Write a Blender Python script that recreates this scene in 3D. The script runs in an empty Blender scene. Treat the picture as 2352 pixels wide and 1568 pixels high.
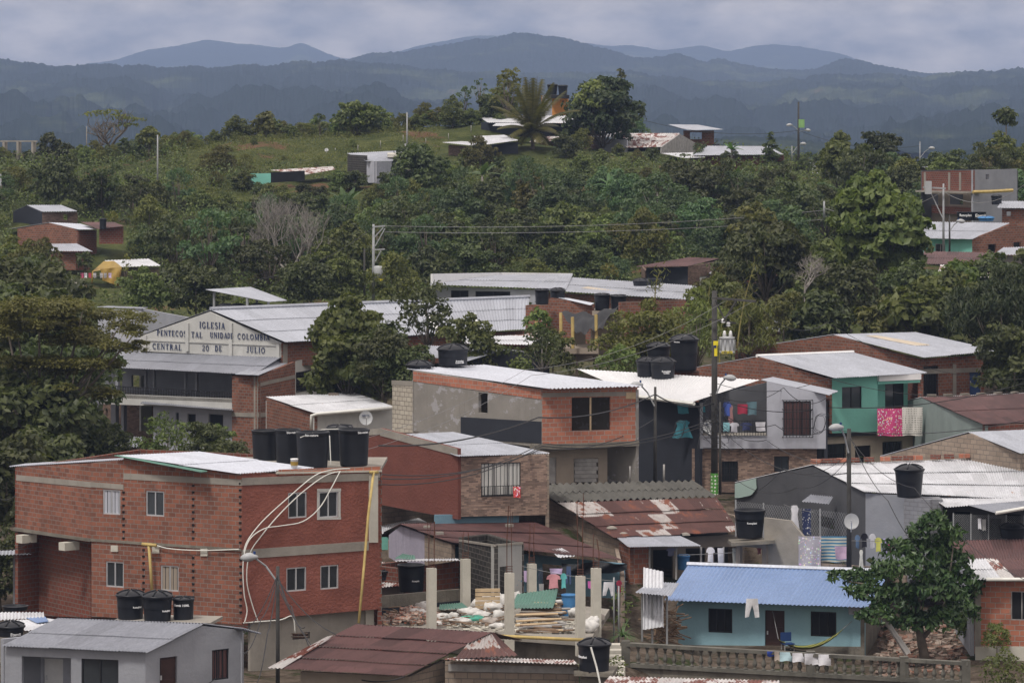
import bpy, math, random
import numpy as np
from mathutils import Vector, Matrix
R_=math.radians
scene=bpy.context.scene
# ---------------------------------------------------------------- camera, sky, sun, exposure
K=9000.;YH=240.;XC=1176.;CZ=30.
cam_d=bpy.data.cameras.new('camera');cam=bpy.data.objects.new('camera',cam_d);scene.collection.objects.link(cam)
cam.location=(0,0,CZ);cam.rotation_euler=(R_(90),0,0)
cam_d.lens=K/2352*36;cam_d.sensor_width=36;cam_d.shift_y=-(784-YH)/2352;cam_d.clip_start=1;cam_d.clip_end=60000
scene.camera=cam
SUN_EL,SUN_AZ=58,-35      # azimuth: degrees from behind the camera, negative = left
scene.view_settings.view_transform='Standard';scene.view_settings.look='None'
scene.view_settings.exposure=0.34;scene.view_settings.gamma=1
w=bpy.data.worlds.new('World');scene.world=w;w.use_nodes=True
nt=w.node_tree;nt.nodes.clear()
def N(nt,t,**k):
    n=nt.nodes.new(t)
    for a,b in k.items():
        if a.startswith('i_'):
            n.inputs[int(a[2:]) if a[2:].isdigit() else a[2:].replace('_',' ')].default_value=b
        else: setattr(n,a,b)
    return n
def L(nt,a,b,i=0,j=0):
    nt.links.new(a.outputs[i] ,b.inputs[j])
sky=N(nt,'ShaderNodeTexSky',sky_type='NISHITA',sun_disc=False,sun_elevation=R_(SUN_EL),sun_rotation=R_(180+SUN_AZ),air_density=1.2,dust_density=3.0,ozone_density=1.5)
tc=N(nt,'ShaderNodeTexCoord');mp=N(nt,'ShaderNodeMapping');mp.inputs['Scale'].default_value=(24,24,62)
L(nt,tc,mp);n1=N(nt,'ShaderNodeTexNoise',noise_dimensions='3D');n1.inputs['Scale'].default_value=1.6;n1.inputs['Detail'].default_value=7;n1.inputs['Roughness'].default_value=.6
L(nt,mp,n1)
cr=N(nt,'ShaderNodeValToRGB');e=cr.color_ramp.elements
e[0].position=.34;e[0].color=(1.9,1.85,1.95,1);e[1].position=.64;e[1].color=(5.5,4.8,4.25,1)
L(nt,n1,cr)
mx=N(nt,'ShaderNodeMix',data_type='RGBA');mx.inputs[0].default_value=.93
nt.links.new(sky.outputs[0],mx.inputs[6]);nt.links.new(cr.outputs[0],mx.inputs[7])
# overcast: brighter high up than at the horizon
sx=N(nt,'ShaderNodeSeparateXYZ');L(nt,tc,sx)
mr=N(nt,'ShaderNodeMapRange');mr.inputs[1].default_value=0;mr.inputs[2].default_value=.6;mr.inputs[3].default_value=1.;mr.inputs[4].default_value=2.1
L(nt,sx,mr,2,0)
mu=N(nt,'ShaderNodeVectorMath',operation='SCALE');nt.links.new(mx.outputs[2],mu.inputs[0]);nt.links.new(mr.outputs[0],mu.inputs[3])
bg=N(nt,'ShaderNodeBackground');bg.inputs[1].default_value=.112
wo=N(nt,'ShaderNodeOutputWorld');L(nt,mu,bg);L(nt,bg,wo)
sd=bpy.data.lights.new('sun','SUN');sd.energy=1.9;sd.angle=R_(10);sd.color=(1,.95,.88)
so=bpy.data.objects.new('sun',sd);scene.collection.objects.link(so);so.location=(0,0,200)
az=R_(SUN_AZ);el=R_(SUN_EL)
sdir=Vector((math.sin(az)*math.cos(el),-math.cos(az)*math.cos(el),math.sin(el)))   # towards the sun (behind camera)
so.rotation_euler=sdir.to_track_quat('Z','Y').to_euler()
# ---------------------------------------------------------------- helpers
col=scene.collection
rnd=random.Random(7)
def P(x,y,Y): return Vector(((x-XC)*Y/K,Y,CZ-(y-YH)*Y/K))
def hY(Y0,y0,y1): return Y0*(y0-YH)/(y1-YH)
def zof(y,Y): return CZ-(y-YH)*Y/K
def tagp(o,label=None,cat=None,group=None,kind=None):
    if label:o['label']=label
    if cat:o['category']=cat
    if group:o['group']=group
    if kind:o['kind']=kind
    return o
class M:
    def __init__(s): s.v=[];s.f=[];s.uv=[]
    def add(s,vs,fs,uvs=None):
        b=len(s.v);s.v.extend([tuple(v) for v in vs])
        for i,f in enumerate(fs):
            s.f.append(tuple(b+k for k in f));s.uv.append(uvs[i] if uvs else None)
    def quad(s,a,b,c,d): s.add([a,b,c,d],[(0,1,2,3)])
    def box(s,c,size,rz=0,rx=0):
        c=Vector(c);hx,hy,hz=[k/2 for k in size];Rm=Matrix.Rotation(rz,3,'Z')@Matrix.Rotation(rx,3,'X')
        vs=[c+Rm@Vector((x,y,z)) for x in(-hx,hx) for y in(-hy,hy) for z in(-hz,hz)]
        s.add(vs,[(0,1,3,2),(4,6,7,5),(0,4,5,1),(2,3,7,6),(0,2,6,4),(1,5,7,3)])
    def bar(s,a,b,w,h=None):      # rectangular bar from a to b
        a=Vector(a);b=Vector(b);d=(b-a);h=h or w
        if d.length<1e-6:return
        d.normalize();up=Vector((0,0,1)) if abs(d.z)<.95 else Vector((0,1,0))
        sd_=d.cross(up).normalized();u2=sd_.cross(d)
        vs=[p+sd_*i*w/2+u2*j*h/2 for p in(a,b) for i,j in((-1,-1),(1,-1),(1,1),(-1,1))]
        s.add(vs,[(3,2,1,0),(4,5,6,7),(0,1,5,4),(1,2,6,5),(2,3,7,6),(3,0,4,7)])
    def tube(s,pts,rad,n=6,cap=True):
        pts=[Vector(p) for p in pts];m=len(pts)
        if not hasattr(rad,'__len__'):rad=[rad]*m
        vs=[];ref=None
        for i,p in enumerate(pts):
            d=(pts[min(i+1,m-1)]-pts[max(i-1,0)]).normalized()
            if ref is None: ref=Vector((1,0,0)) if abs(d.x)<.8 else Vector((0,1,0))
            a=(ref-d*ref.dot(d)).normalized();b=d.cross(a);ref=a
            for k in range(n):
                t=2*math.pi*k/n;vs.append(p+(a*math.cos(t)+b*math.sin(t))*rad[i])
        fs=[(i*n+k,i*n+(k+1)%n,(i+1)*n+(k+1)%n,(i+1)*n+k) for i in range(m-1) for k in range(n)]
        if cap: fs+=[tuple(reversed(range(n))),tuple((m-1)*n+k for k in range(n))]
        s.add(vs,fs)
    def lathe(s,prof,n=24,o=(0,0,0),cap=True):
        o=Vector(o);vs=[];m=len(prof)
        for r,z in prof:
            for k in range(n):
                t=2*math.pi*k/n;vs.append(o+Vector((r*math.cos(t),r*math.sin(t),z)))
        fs=[(i*n+k,i*n+(k+1)%n,(i+1)*n+(k+1)%n,(i+1)*n+k) for i in range(m-1) for k in range(n)]
        if cap: fs+=[tuple(reversed(range(n))),tuple((m-1)*n+k for k in range(n))]
        s.add(vs,fs)
    def mesh(s,name,mat,org=None,smooth=False):
        me=bpy.data.meshes.new(name)
        o=Vector(org) if org is not None else Vector((0,0,0))
        V=[(v[0]-o.x,v[1]-o.y,v[2]-o.z) for v in s.v]
        me.from_pydata(V,[],s.f)
        ul=me.uv_layers.new(name='UVMap')
        dat=[]
        for i,f in enumerate(s.f):
            if s.uv[i] is not None: dat.extend(c for p in s.uv[i] for c in p);continue
            a,b,c=[Vector(s.v[k]) for k in f[:3]];nn=(b-a).cross(c-a)
            if nn.length<1e-12 and len(f)>3: nn=(c-a).cross(Vector(s.v[f[3]])-a)
            if nn.length>0: nn.normalize()
            if abs(nn.z)>.8:
                for k in f: dat.extend((s.v[k][0],s.v[k][1]))
            else:
                t=Vector((-nn.y,nn.x));t.normalize()
                if t.x<0:t=-t
                for k in f: dat.extend((s.v[k][0]*t.x+s.v[k][1]*t.y,s.v[k][2]))
        ul.data.foreach_set('uv',dat)
        if mat is not None: me.materials.append(mat)
        if smooth:
            for p in me.polygons:p.use_smooth=True
        me.update();return me
def rootloc(p):
    while p.parent:p=p.parent
    return p.location
def mk(name,m,mat,parent=None,smooth=False,label=None):
    org=rootloc(parent) if parent else None
    o=bpy.data.objects.new(name,m.mesh(name,mat,org,smooth));col.objects.link(o)
    if parent:o.parent=parent
    if label:o['label']=label
    return o
def solo(name,m,mat,label,cat,group=None,smooth=False,org=None,kind=None):
    if org is None:
        a=np.array(m.v);org=Vector(((a[:,0].min()+a[:,0].max())/2,(a[:,1].min()+a[:,1].max())/2,a[:,2].min()))
    o=bpy.data.objects.new(name,m.mesh(name,mat,org,smooth));o.location=org;col.objects.link(o)
    return tagp(o,label,cat,group,kind)
def thing(name,label,cat,loc=(0,0,0),group=None):
    o=bpy.data.objects.new(name,None);col.objects.link(o);o.location=loc;o.empty_display_size=.3
    return tagp(o,label,cat,group)
def dup(root,loc,rz=0,sc=1,label=None,group=None):
    r=root.copy();col.objects.link(r);r.location=loc;r.rotation_euler=(0,0,rz)
    r.scale=(sc,sc,sc) if not hasattr(sc,'__len__') else sc
    if label:r['label']=label
    if group:r['group']=group
    for ch in list(root.children):
        c=ch.copy();col.objects.link(c);c.parent=r
        for g in ch.children:
            d=g.copy();col.objects.link(d);d.parent=c
    return r
def kill(root):
    for c in list(root.children):
        for g in list(c.children): bpy.data.objects.remove(g)
        bpy.data.objects.remove(c)
    bpy.data.objects.remove(root)
# ---------------------------------------------------------------- materials
def newmat(name):
    m=bpy.data.materials.new(name);m.use_nodes=True;t=m.node_tree;t.nodes.clear()
    b=N(t,'ShaderNodeBsdfPrincipled');o=N(t,'ShaderNodeOutputMaterial');L(t,b,o)
    return m,t,b
def c4(c,k=1): return (c[0]*k,c[1]*k,c[2]*k,1)
def math_(t,op,a,b=None,c=None):
    n=N(t,'ShaderNodeMath',operation=op)
    for i,v in enumerate((a,b,c)):
        if v is None:continue
        if isinstance(v,(int,float)):n.inputs[i].default_value=v
        else:t.links.new(v,n.inputs[i])
    return n.outputs[0]
def mixc(t,f,a,b,blend='MIX'):
    n=N(t,'ShaderNodeMix',data_type='RGBA',blend_type=blend)
    for i,v in((0,f),(6,a),(7,b)):
        if isinstance(v,(int,float)):n.inputs[i].default_value=v
        elif isinstance(v,tuple):n.inputs[i].default_value=v if len(v)==4 else (*v,1)
        else:t.links.new(v,n.inputs[i])
    return n.outputs[2]
def uvmap(t,sc=(1,1,1)):
    u=N(t,'ShaderNodeUVMap');m=N(t,'ShaderNodeMapping');m.inputs['Scale'].default_value=sc;L(t,u,m);return m.outputs[0]
def noise(t,vec,scale,det=4,rough=.55):
    n=N(t,'ShaderNodeTexNoise');n.inputs['Scale'].default_value=scale;n.inputs['Detail'].default_value=det;n.inputs['Roughness'].default_value=rough
    if vec is not None:t.links.new(vec,n.inputs['Vector'])
    return n.outputs[0]
def ramp(t,f,a,b,ca=(0,0,0),cb=(1,1,1)):
    n=N(t,'ShaderNodeValToRGB');e=n.color_ramp.elements;e[0].position=a;e[1].position=b;e[0].color=(*ca,1);e[1].color=(*cb,1)
    t.links.new(f,n.inputs[0]);return n.outputs[0]
def bump(t,b,h,dist,strength=1):
    n=N(t,'ShaderNodeBump');n.inputs['Distance'].default_value=dist;n.inputs['Strength'].default_value=strength
    t.links.new(h,n.inputs['Height']);t.links.new(n.outputs[0],b.inputs['Normal'])
def plain(name,c,rough=.7,var=.15,vs=3,metal=0,spec=.3):
    m,t,b=newmat(name);b.inputs['Roughness'].default_value=rough;b.inputs['Metallic'].default_value=metal;b.inputs['Specular IOR Level'].default_value=spec
    tc=N(t,'ShaderNodeTexCoord');n=noise(t,tc.outputs['Object'],vs)
    t.links.new(mixc(t,ramp(t,n,.3,.7),c4(c,1-var),c4(c,1+var)),b.inputs['Base Color']);return m
def plaster(name,c,stain=.5,stainc=(.06,.055,.05),var=.12,rough=.85,bmp=.012,patch=None,pa=.55):
    m,t,b=newmat(name);b.inputs['Roughness'].default_value=rough;b.inputs['Specular IOR Level'].default_value=.2
    uv=uvmap(t);n=noise(t,uv,.9,6,.6);cc=mixc(t,ramp(t,n,.3,.7),c4(c,1-var),c4(c,1+var))
    s=noise(t,uvmap(t,(3.2,.35,1)),1.3,5,.65);n3=noise(t,uv,.45,3)
    f=math_(t,'MULTIPLY',ramp(t,s,.52,.78),ramp(t,n3,.4,.66))
    f=math_(t,'MULTIPLY',f,stain)
    cc=mixc(t,f,cc,c4(stainc))
    if patch:
        n4=noise(t,uvmap(t,(.8,1.1,1)),1.1,6,.7);cc=mixc(t,ramp(t,n4,pa,pa+.03),cc,c4(patch))
    t.links.new(cc,b.inputs['Base Color']);bump(t,b,noise(t,uv,9,5,.6),bmp);return m
def brick(name,c1,c2,mortar,bw=.30,bh=.165,ms=.016,stain=.5,stainc=(.10,.07,.055),squash=0,groove=0,rv=(.85,1.2)):
    m,t,b=newmat(name);b.inputs['Roughness'].default_value=.88;b.inputs['Specular IOR Level'].default_value=.15
    uv=uvmap(t);dis=N(t,'ShaderNodeMix',data_type='VECTOR');dis.inputs[0].default_value=.02
    nn=N(t,'ShaderNodeTexNoise');nn.inputs['Scale'].default_value=1.6;t.links.new(uv,nn.inputs['Vector'])
    t.links.new(uv,dis.inputs[4]);t.links.new(nn.outputs['Color'],dis.inputs[5])
    bt=N(t,'ShaderNodeTexBrick',offset=.5,squash=1);t.links.new(dis.outputs[1],bt.inputs['Vector'])
    bt.inputs['Scale'].default_value=1;bt.inputs['Brick Width'].default_value=bw;bt.inputs['Row Height'].default_value=bh
    bt.inputs['Mortar Size'].default_value=ms;bt.inputs['Mortar Smooth'].default_value=.1;bt.inputs['Bias'].default_value=-.1
    bt.inputs['Color1'].default_value=c4(c1);bt.inputs['Color2'].default_value=c4(c2);bt.inputs['Mortar'].default_value=c4(mortar)
    n=noise(t,uv,.7,6,.62);cc=mixc(t,1.,bt.outputs[0],ramp(t,n,.25,.75,(rv[0],)*3,(rv[1],)*3),'MULTIPLY')
    s=noise(t,uvmap(t,(1.6,.5,1)),1.1,6,.68);cc=mixc(t,math_(t,'MULTIPLY',ramp(t,s,.5,.75),stain),cc,c4(stainc))
    s2=noise(t,uvmap(t,(5,.9,1)),1.7,4,.6);cc=mixc(t,math_(t,'MULTIPLY',ramp(t,s2,.6,.8),.35),cc,c4(mortar))
    t.links.new(cc,b.inputs['Base Color'])
    h=math_(t,'MULTIPLY',bt.outputs[1],-1);h=math_(t,'ADD',h,math_(t,'MULTIPLY',noise(t,uv,14,4),.35))
    bump(t,b,h,.02);return m
def zinc(name,c,rust=0,rustc=(.12,.035,.02),pv=.12,rough=.45,metal=.35,dirt=.25,pw=.82,ph=2.3,alt=None,altf=0,streak=0,streakc=(.55,.5,.47)):
    """corrugated sheets: tone per sheet, rust blotches, dirt"""
    m,t,b=newmat(name);b.inputs['Roughness'].default_value=rough;b.inputs['Metallic'].default_value=metal;b.inputs['Specular IOR Level'].default_value=.4
    uv=uvmap(t);sp=N(t,'ShaderNodeSeparateXYZ');t.links.new(uv,sp.inputs[0])
    fu=math_(t,'FLOOR',math_(t,'DIVIDE',sp.outputs[0],pw));fv=math_(t,'FLOOR',math_(t,'DIVIDE',sp.outputs[1],ph))
    cb=N(t,'ShaderNodeCombineXYZ');t.links.new(fu,cb.inputs[0]);t.links.new(fv,cb.inputs[1])
    wn=N(t,'ShaderNodeTexWhiteNoise',noise_dimensions='2D');t.links.new(cb.outputs[0],wn.inputs['Vector'])
    n=noise(t,uv,.8,5,.6)
    cc=mixc(t,wn.outputs[0],c4(c,1-pv),c4(c,1+pv))
    if alt: 
        cc=mixc(t,ramp(t,wn.outputs[0],1-altf,1-altf+.01),cc,c4(alt))
    d=noise(t,uvmap(t,(3.,.4,1)),1.2,5,.65)
    cc=mixc(t,math_(t,'MULTIPLY',ramp(t,d,.45,.75),dirt),cc,c4(c,.55))
    cc=mixc(t,1.,cc,ramp(t,noise(t,uvmap(t,(2.2,.8,1)),5,6,.75),.3,.7,(.78,)*3,(1.16,)*3),'MULTIPLY')
    if rust:
        r1=noise(t,uvmap(t,(1.6,.55,1)),1.1,8,.7);r2=math_(t,'ADD',r1,math_(t,'MULTIPLY',math_(t,'SUBTRACT',wn.outputs[1],.5) if False else math_(t,'SUBTRACT',wn.outputs[0],.5),.12))
        th=.78-.45*rust
        cc=mixc(t,ramp(t,r2,th,th+.05),cc,mixc(t,noise(t,uv,3,4),c4(rustc,.6),c4(rustc,1.5)))
    if streak:
        s=noise(t,uvmap(t,(3.4,.35,1)),1.5,5,.7);cc=mixc(t,math_(t,'MULTIPLY',ramp(t,s,.80-.25*streak,.84-.25*streak),.8),cc,c4(streakc))
    t.links.new(cc,b.inputs['Base Color']);return m
def leaf(name,c1,c2,trans=.36,rough=.5):
    m,t,b=newmat(name);b.inputs['Roughness'].default_value=rough;b.inputs['Specular IOR Level'].default_value=.35
    g=N(t,'ShaderNodeNewGeometry');oi=N(t,'ShaderNodeObjectInfo');tc=N(t,'ShaderNodeTexCoord')
    n=noise(t,tc.outputs['Object'],.55,3)
    f=math_(t,'ADD',math_(t,'MULTIPLY',g.outputs['Random Per Island'],.6),math_(t,'MULTIPLY',math_(t,'SUBTRACT',n,.5),1.2))
    cc=mixc(t,f,c4(c1),c4(c2));hs=N(t,'ShaderNodeHueSaturation');t.links.new(cc,hs.inputs['Color'])
    t.links.new(math_(t,'ADD',.475,math_(t,'MULTIPLY',oi.outputs['Random'],.045)),hs.inputs['Hue'])
    t.links.new(math_(t,'ADD',.72,math_(t,'MULTIPLY',oi.outputs['Random'],.6)),hs.inputs['Value'])
    t.links.new(hs.outputs[0],b.inputs['Base Color'])
    tr=N(t,'ShaderNodeBsdfTranslucent');t.links.new(mixc(t,1.,hs.outputs[0],(1.1,1.2,.6,1),'MULTIPLY'),tr.inputs[0])
    ms=N(t,'ShaderNodeMixShader');ms.inputs[0].default_value=trans;out=[k for k in t.nodes if k.type=='OUTPUT_MATERIAL'][0]
    L(t,b,ms,0,1);L(t,tr,ms,0,2);L(t,ms,out);return m
MT={}
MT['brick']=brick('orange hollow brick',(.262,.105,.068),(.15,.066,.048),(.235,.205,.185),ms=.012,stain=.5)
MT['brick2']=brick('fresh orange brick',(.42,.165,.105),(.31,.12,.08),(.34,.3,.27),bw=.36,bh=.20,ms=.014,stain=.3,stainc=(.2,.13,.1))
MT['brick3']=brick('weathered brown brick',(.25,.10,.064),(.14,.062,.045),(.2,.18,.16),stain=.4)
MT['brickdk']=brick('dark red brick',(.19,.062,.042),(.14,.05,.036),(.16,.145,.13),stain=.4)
MT['block']=brick('beige concrete block',(.28,.225,.18),(.22,.175,.14),(.17,.15,.13),bw=.40,bh=.20,ms=.013,stain=.5,stainc=(.09,.08,.07))
MT['blockgrey']=brick('grey concrete block',(.2,.19,.175),(.16,.15,.14),(.27,.26,.245),bw=.40,bh=.20,ms=.02,stain=.75,stainc=(.035,.035,.033))
MT['blockcream']=brick('cream block',(.46,.42,.35),(.4,.36,.3),(.2,.18,.16),bw=.35,bh=.21,ms=.014,stain=.2)
MT['tile']=brick('mosaic stone tile',(.36,.255,.2),(.13,.095,.08),(.24,.19,.165),bw=.2,bh=.07,ms=.005,stain=.15,rv=(.8,1.3))
MT['tiledk']=brick('dark mosaic stone tile',(.22,.15,.115),(.1,.07,.06),(.14,.11,.1),bw=.2,bh=.08,ms=.005,stain=.2)
MT['red']=plaster('rough red plaster',(.215,.078,.058),stain=.55,stainc=(.32,.14,.11),bmp=.05,var=.2,patch=(.265,.10,.078),pa=.6)
MT['red2']=plaster('matt red plaster',(.155,.058,.045),stain=.4,stainc=(.09,.045,.035),bmp=.03)
MT['conc']=plaster('raw concrete',(.27,.25,.22),stain=.6,stainc=(.09,.085,.075),bmp=.012,var=.2)
MT['conclt']=plaster('pale new concrete',(.50,.48,.42),stain=.35,stainc=(.2,.19,.14),var=.12)
MT['concold']=plaster('mouldy concrete',(.17,.155,.13),stain=.9,stainc=(.02,.02,.018),var=.35,bmp=.03)
MT['greyplaster']=plaster('patchy grey plaster',(.24,.225,.205),stain=.7,stainc=(.13,.115,.1),patch=(.34,.33,.34),pa=.56)
MT['grey']=plaster('grey paint',(.27,.28,.31),stain=.3,stainc=(.13,.13,.14))
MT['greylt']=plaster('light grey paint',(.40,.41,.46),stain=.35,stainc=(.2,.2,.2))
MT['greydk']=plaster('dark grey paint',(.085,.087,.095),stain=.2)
MT['navy']=plaster('charcoal paint',(.03,.033,.042),stain=.1,var=.08)
MT['tan']=plaster('tan render',(.29,.245,.2),stain=.4,stainc=(.12,.1,.08))
MT['cream']=plaster('cream paint',(.47,.41,.33),stain=.3,stainc=(.2,.17,.13))
MT['white']=plaster('off white paint',(.47,.47,.45),stain=.6,stainc=(.2,.19,.17))
MT['teal']=plaster('teal paint',(.19,.47,.395),stain=.15,stainc=(.06,.2,.17),var=.06)
MT['lilac']=plaster('lilac paint over blocks',(.32,.3,.37),stain=.9,stainc=(.05,.05,.05))
MT['blue']=plaster('pale blue paint',(.25,.41,.475),stain=.3,stainc=(.1,.17,.2),var=.07)
MT['bluewall']=plaster('faded blue wall',(.15,.26,.33),stain=.3)
MT['sage']=plaster('grey green paint',(.25,.30,.29),stain=.4,stainc=(.13,.15,.14))
MT['green']=plaster('light green paint',(.2,.36,.14),stain=.6,stainc=(.05,.06,.03))
MT['orange']=plaster('orange paint',(.62,.27,.07),stain=.2)
MT['blackold']=brick('black mouldy blocks',(.035,.034,.032),(.055,.05,.045),(.13,.12,.11),bw=.40,bh=.2,ms=.016,stain=.5,stainc=(.02,.02,.018))
MT['roofnew']=zinc('new zinc roof',(.52,.545,.61),pv=.05,dirt=.12,rough=.4,metal=.2)
MT['roof']=zinc('grey zinc roof',(.37,.39,.44),pv=.09,dirt=.3,rough=.5,metal=.25)
MT['roofdull']=zinc('dull grey roof',(.25,.262,.30),pv=.1,dirt=.3,rough=.6,metal=.15)
MT['roofwhite']=zinc('white painted roof',(.64,.645,.66),pv=.03,dirt=.12,rough=.5,metal=0)
MT['roofold']=zinc('old stained zinc roof',(.55,.56,.59),rust=.22,rustc=(.35,.2,.13),pv=.12,dirt=.4,rough=.55,metal=.1)
MT['maroon']=zinc('maroon painted roof',(.092,.043,.041),rust=.35,rustc=(.07,.03,.026),pv=.3,dirt=.6,rough=.65,metal=0,streak=.22)
MT['rust']=zinc('rusty roof',(.105,.048,.042),rust=.5,rustc=(.17,.06,.035),pv=.3,dirt=.4,rough=.75,metal=0,alt=(.42,.395,.385),altf=.24,streak=.6)
MT['rust2']=zinc('half rusted zinc roof',(.55,.53,.52),rust=.62,rustc=(.15,.05,.035),pv=.2,dirt=.3,rough=.7,metal=0)
MT['bluer']=zinc('blue painted roof',(.175,.265,.465),pv=.06,dirt=.15,rough=.4,metal=.1)
MT['asbestos']=zinc('grey fibre cement roof',(.105,.102,.092),rust=.4,rustc=(.07,.068,.058),pv=.15,dirt=.6,rough=.95,metal=0)
MT['greenr']=zinc('green sheet',(.09,.2,.16),pv=.1,dirt=.2,rough=.5,metal=.1)
MT['glass']=plain('dark window glass',(.03,.035,.04),.12,.4,.8,0,.6)
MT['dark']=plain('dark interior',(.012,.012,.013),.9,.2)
MT['alu']=plain('aluminium frame',(.55,.56,.58),.4,.08,3,.5)
MT['blackm']=plain('black iron',(.018,.018,.02),.5,.2)
MT['wood']=plain('weathered wood',(.17,.115,.075),.85,.4,4)
MT['woodgrey']=plain('grey weathered boards',(.3,.29,.28),.85,.25,3)
MT['woodpale']=plain('pale new lumber',(.5,.38,.24),.8,.2,3)
MT['yellowpole']=plain('yellow painted pipe',(.45,.34,.13),.6,.2)
MT['pipe']=plain('white plastic pipe',(.66,.66,.62),.4,.1)
MT['poleconc']=plain('dark concrete pole',(.055,.053,.05),.9,.3,2)
MT['polelt']=plain('galvanised pole',(.3,.31,.32),.6,.15,2)
MT['wire']=plain('black cable',(.03,.03,.032),.6,.1)
MT['wirelt']=plain('grey cable',(.2,.2,.2),.5,.1)
MT['tank']=plain('black plastic tank',(.011,.0125,.017),.42,.35,1.2,0,.3)
MT['tarp']=plain('black plastic sheet',(.010,.011,.013),.55,.3,2,0,.2)
MT['tarpy']=plain('yellow tarpaulin',(.30,.20,.045),.6,.15,2)
MT['bark']=plain('grey brown bark',(.13,.11,.09),.95,.35,3)
MT['barkpale']=plain('pale dry bark',(.24,.22,.2),.95,.25,3)
MT['doorbr']=plain('dark brown door',(.045,.022,.018),.6,.2)
MT['doorbl']=plain('blue door',(.02,.05,.16),.5,.1)
MT['whitep']=plain('white enamel',(.75,.75,.75),.4,.05)
MT['rubber']=plain('grey dish',(.36,.37,.38),.4,.05)
MT['rebar']=plain('rusty rebar',(.10,.045,.03),.8,.3)
MT['letter']=plain('navy lettering',(.02,.035,.10),.7,.1)
MT['white_l']=plain('white lettering',(.75,.76,.78),.6,.03)
MT['leafdk']=leaf('dark green leaves',(0.041,0.055,0.020),(0.135,0.155,0.054))
MT['leaf']=leaf('green leaves',(0.065,0.091,0.026),(0.215,0.247,0.072))
MT['leafyl']=leaf('yellow green leaves',(0.090,0.110,0.030),(0.252,0.264,0.078))
MT['leafbl']=leaf('blue green leaves',(0.052,0.093,0.041),(0.152,0.210,0.087))
MT['leafol']=leaf('olive leaves',(0.070,0.077,0.019),(0.203,0.196,0.049))
MT['leafac']=leaf('feathery olive leaves',(0.090,0.098,0.022),(0.228,0.222,0.054),.4)
MT['leafban']=leaf('banana leaves',(.05,.10,.03),(.13,.2,.07),.3)
MT['leafye']=leaf('yellow croton leaves',(.1,.11,.02),(.34,.30,.07))
MT['leafmango']=leaf('mango leaves',(0.030,0.046,0.018),(0.081,0.088,0.038))
# ---------------------------------------------------------------- builders
GP=[]      # ground control points (X,Y,Z)
class WP:
    """vertical wall plane through two plan points, given as photo column + distance"""
    def __init__(s,xa,Ya,xb,Yb):
        s.A=Vector(P(xa,0,Ya)[:2]);s.B=Vector(P(xb,0,Yb)[:2]);s.t=(s.B-s.A).normalized();s.len=(s.B-s.A).length
        n=Vector((-s.t.y,s.t.x));s.n=n if n.y>0 else -n
        s.xa,s.xb=xa,xb
    def at(s,x,y):
        k=(x-XC)/K;d=s.t;u=(k*s.A.y-s.A.x)/(d.x-k*d.y)
        Y=s.A.y+d.y*u;return u,zof(y,Y)
    def w(s,u,z,off=0): 
        p=s.A+s.t*u-s.n*off;return Vector((p.x,p.y,z))     # off>0: towards the camera
    def p(s,x,y,off=0): u,z=s.at(x,y);return s.w(u,z,off)
    def Y(s,x): u,_=s.at(x,300);return (s.A+s.t*u).y
    def off(s,d): 
        q=WP.__new__(WP);q.A=s.A-s.n*d;q.B=s.B-s.n*d;q.t=s.t;q.n=s.n;q.len=s.len;q.xa=s.xa;q.xb=s.xb;return q
def interp(pl,u):
    if u<=pl[0][0]:return pl[0][1]
    for (a,b),(c,d) in zip(pl,pl[1:]):
        if u<=c: return b+(d-b)*(u-a)/(c-a) if c>a else d
    return pl[-1][1]
def wallmesh(m,W,top,bot,ops,th):
    """top/bot: [(u,z)], ops: [(u0,u1,z0,z1)]"""
    us=sorted(set([round(u,4) for u,_ in top]+[round(u,4) for u,_ in bot if top[0][0]<u<top[-1][0]]+[round(k,4) for o in ops for k in o[:2]]))
    us=[u for u in us if top[0][0]-1e-4<=u<=top[-1][0]+1e-4]
    for a,b in zip(us,us[1:]):
        if b-a<1e-3:continue
        mid=(a+b)/2;sp=sorted([(o[2],o[3]) for o in ops if o[0]<mid<o[1]])
        lo=(interp(bot,a),interp(bot,b))
        for z0,z1 in sp+[None]and [(z0,z1) for z0,z1 in sp]+[(None,None)]:
            hi=(interp(top,a),interp(top,b)) if z0 is None else (z0,z0)
            if hi[0]>lo[0]+1e-3 or hi[1]>lo[1]+1e-3:
                m.quad(W.w(a,lo[0]),W.w(b,lo[1]),W.w(b,hi[1]),W.w(a,hi[0]))
                m.quad(W.w(b,lo[1],-th),W.w(a,lo[0],-th),W.w(a,hi[0],-th),W.w(b,hi[1],-th))
            if z1 is not None: lo=(z1,z1)
        for z in (interp,):
            m.quad(W.w(a,interp(top,a)),W.w(b,interp(top,b)),W.w(b,interp(top,b),-th),W.w(a,interp(top,a),-th))
            m.quad(W.w(b,interp(bot,b)),W.w(a,interp(bot,a)),W.w(a,interp(bot,a),-th),W.w(b,interp(bot,b),-th))
    for u in(us[0],us[-1]): m.quad(W.w(u,interp(bot,u)),W.w(u,interp(top,u)),W.w(u,interp(top,u),-th),W.w(u,interp(bot,u),-th))
    for o in ops:
        u0,u1,z0,z1=o
        m.quad(W.w(u0,z0),W.w(u1,z0),W.w(u1,z0,-th),W.w(u0,z0,-th));m.quad(W.w(u0,z1),W.w(u1,z1),W.w(u1,z1,-th),W.w(u0,z1,-th))
        m.quad(W.w(u0,z0),W.w(u0,z1),W.w(u0,z1,-th),W.w(u0,z0,-th));m.quad(W.w(u1,z0),W.w(u1,z1),W.w(u1,z1,-th),W.w(u1,z0,-th))
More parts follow.
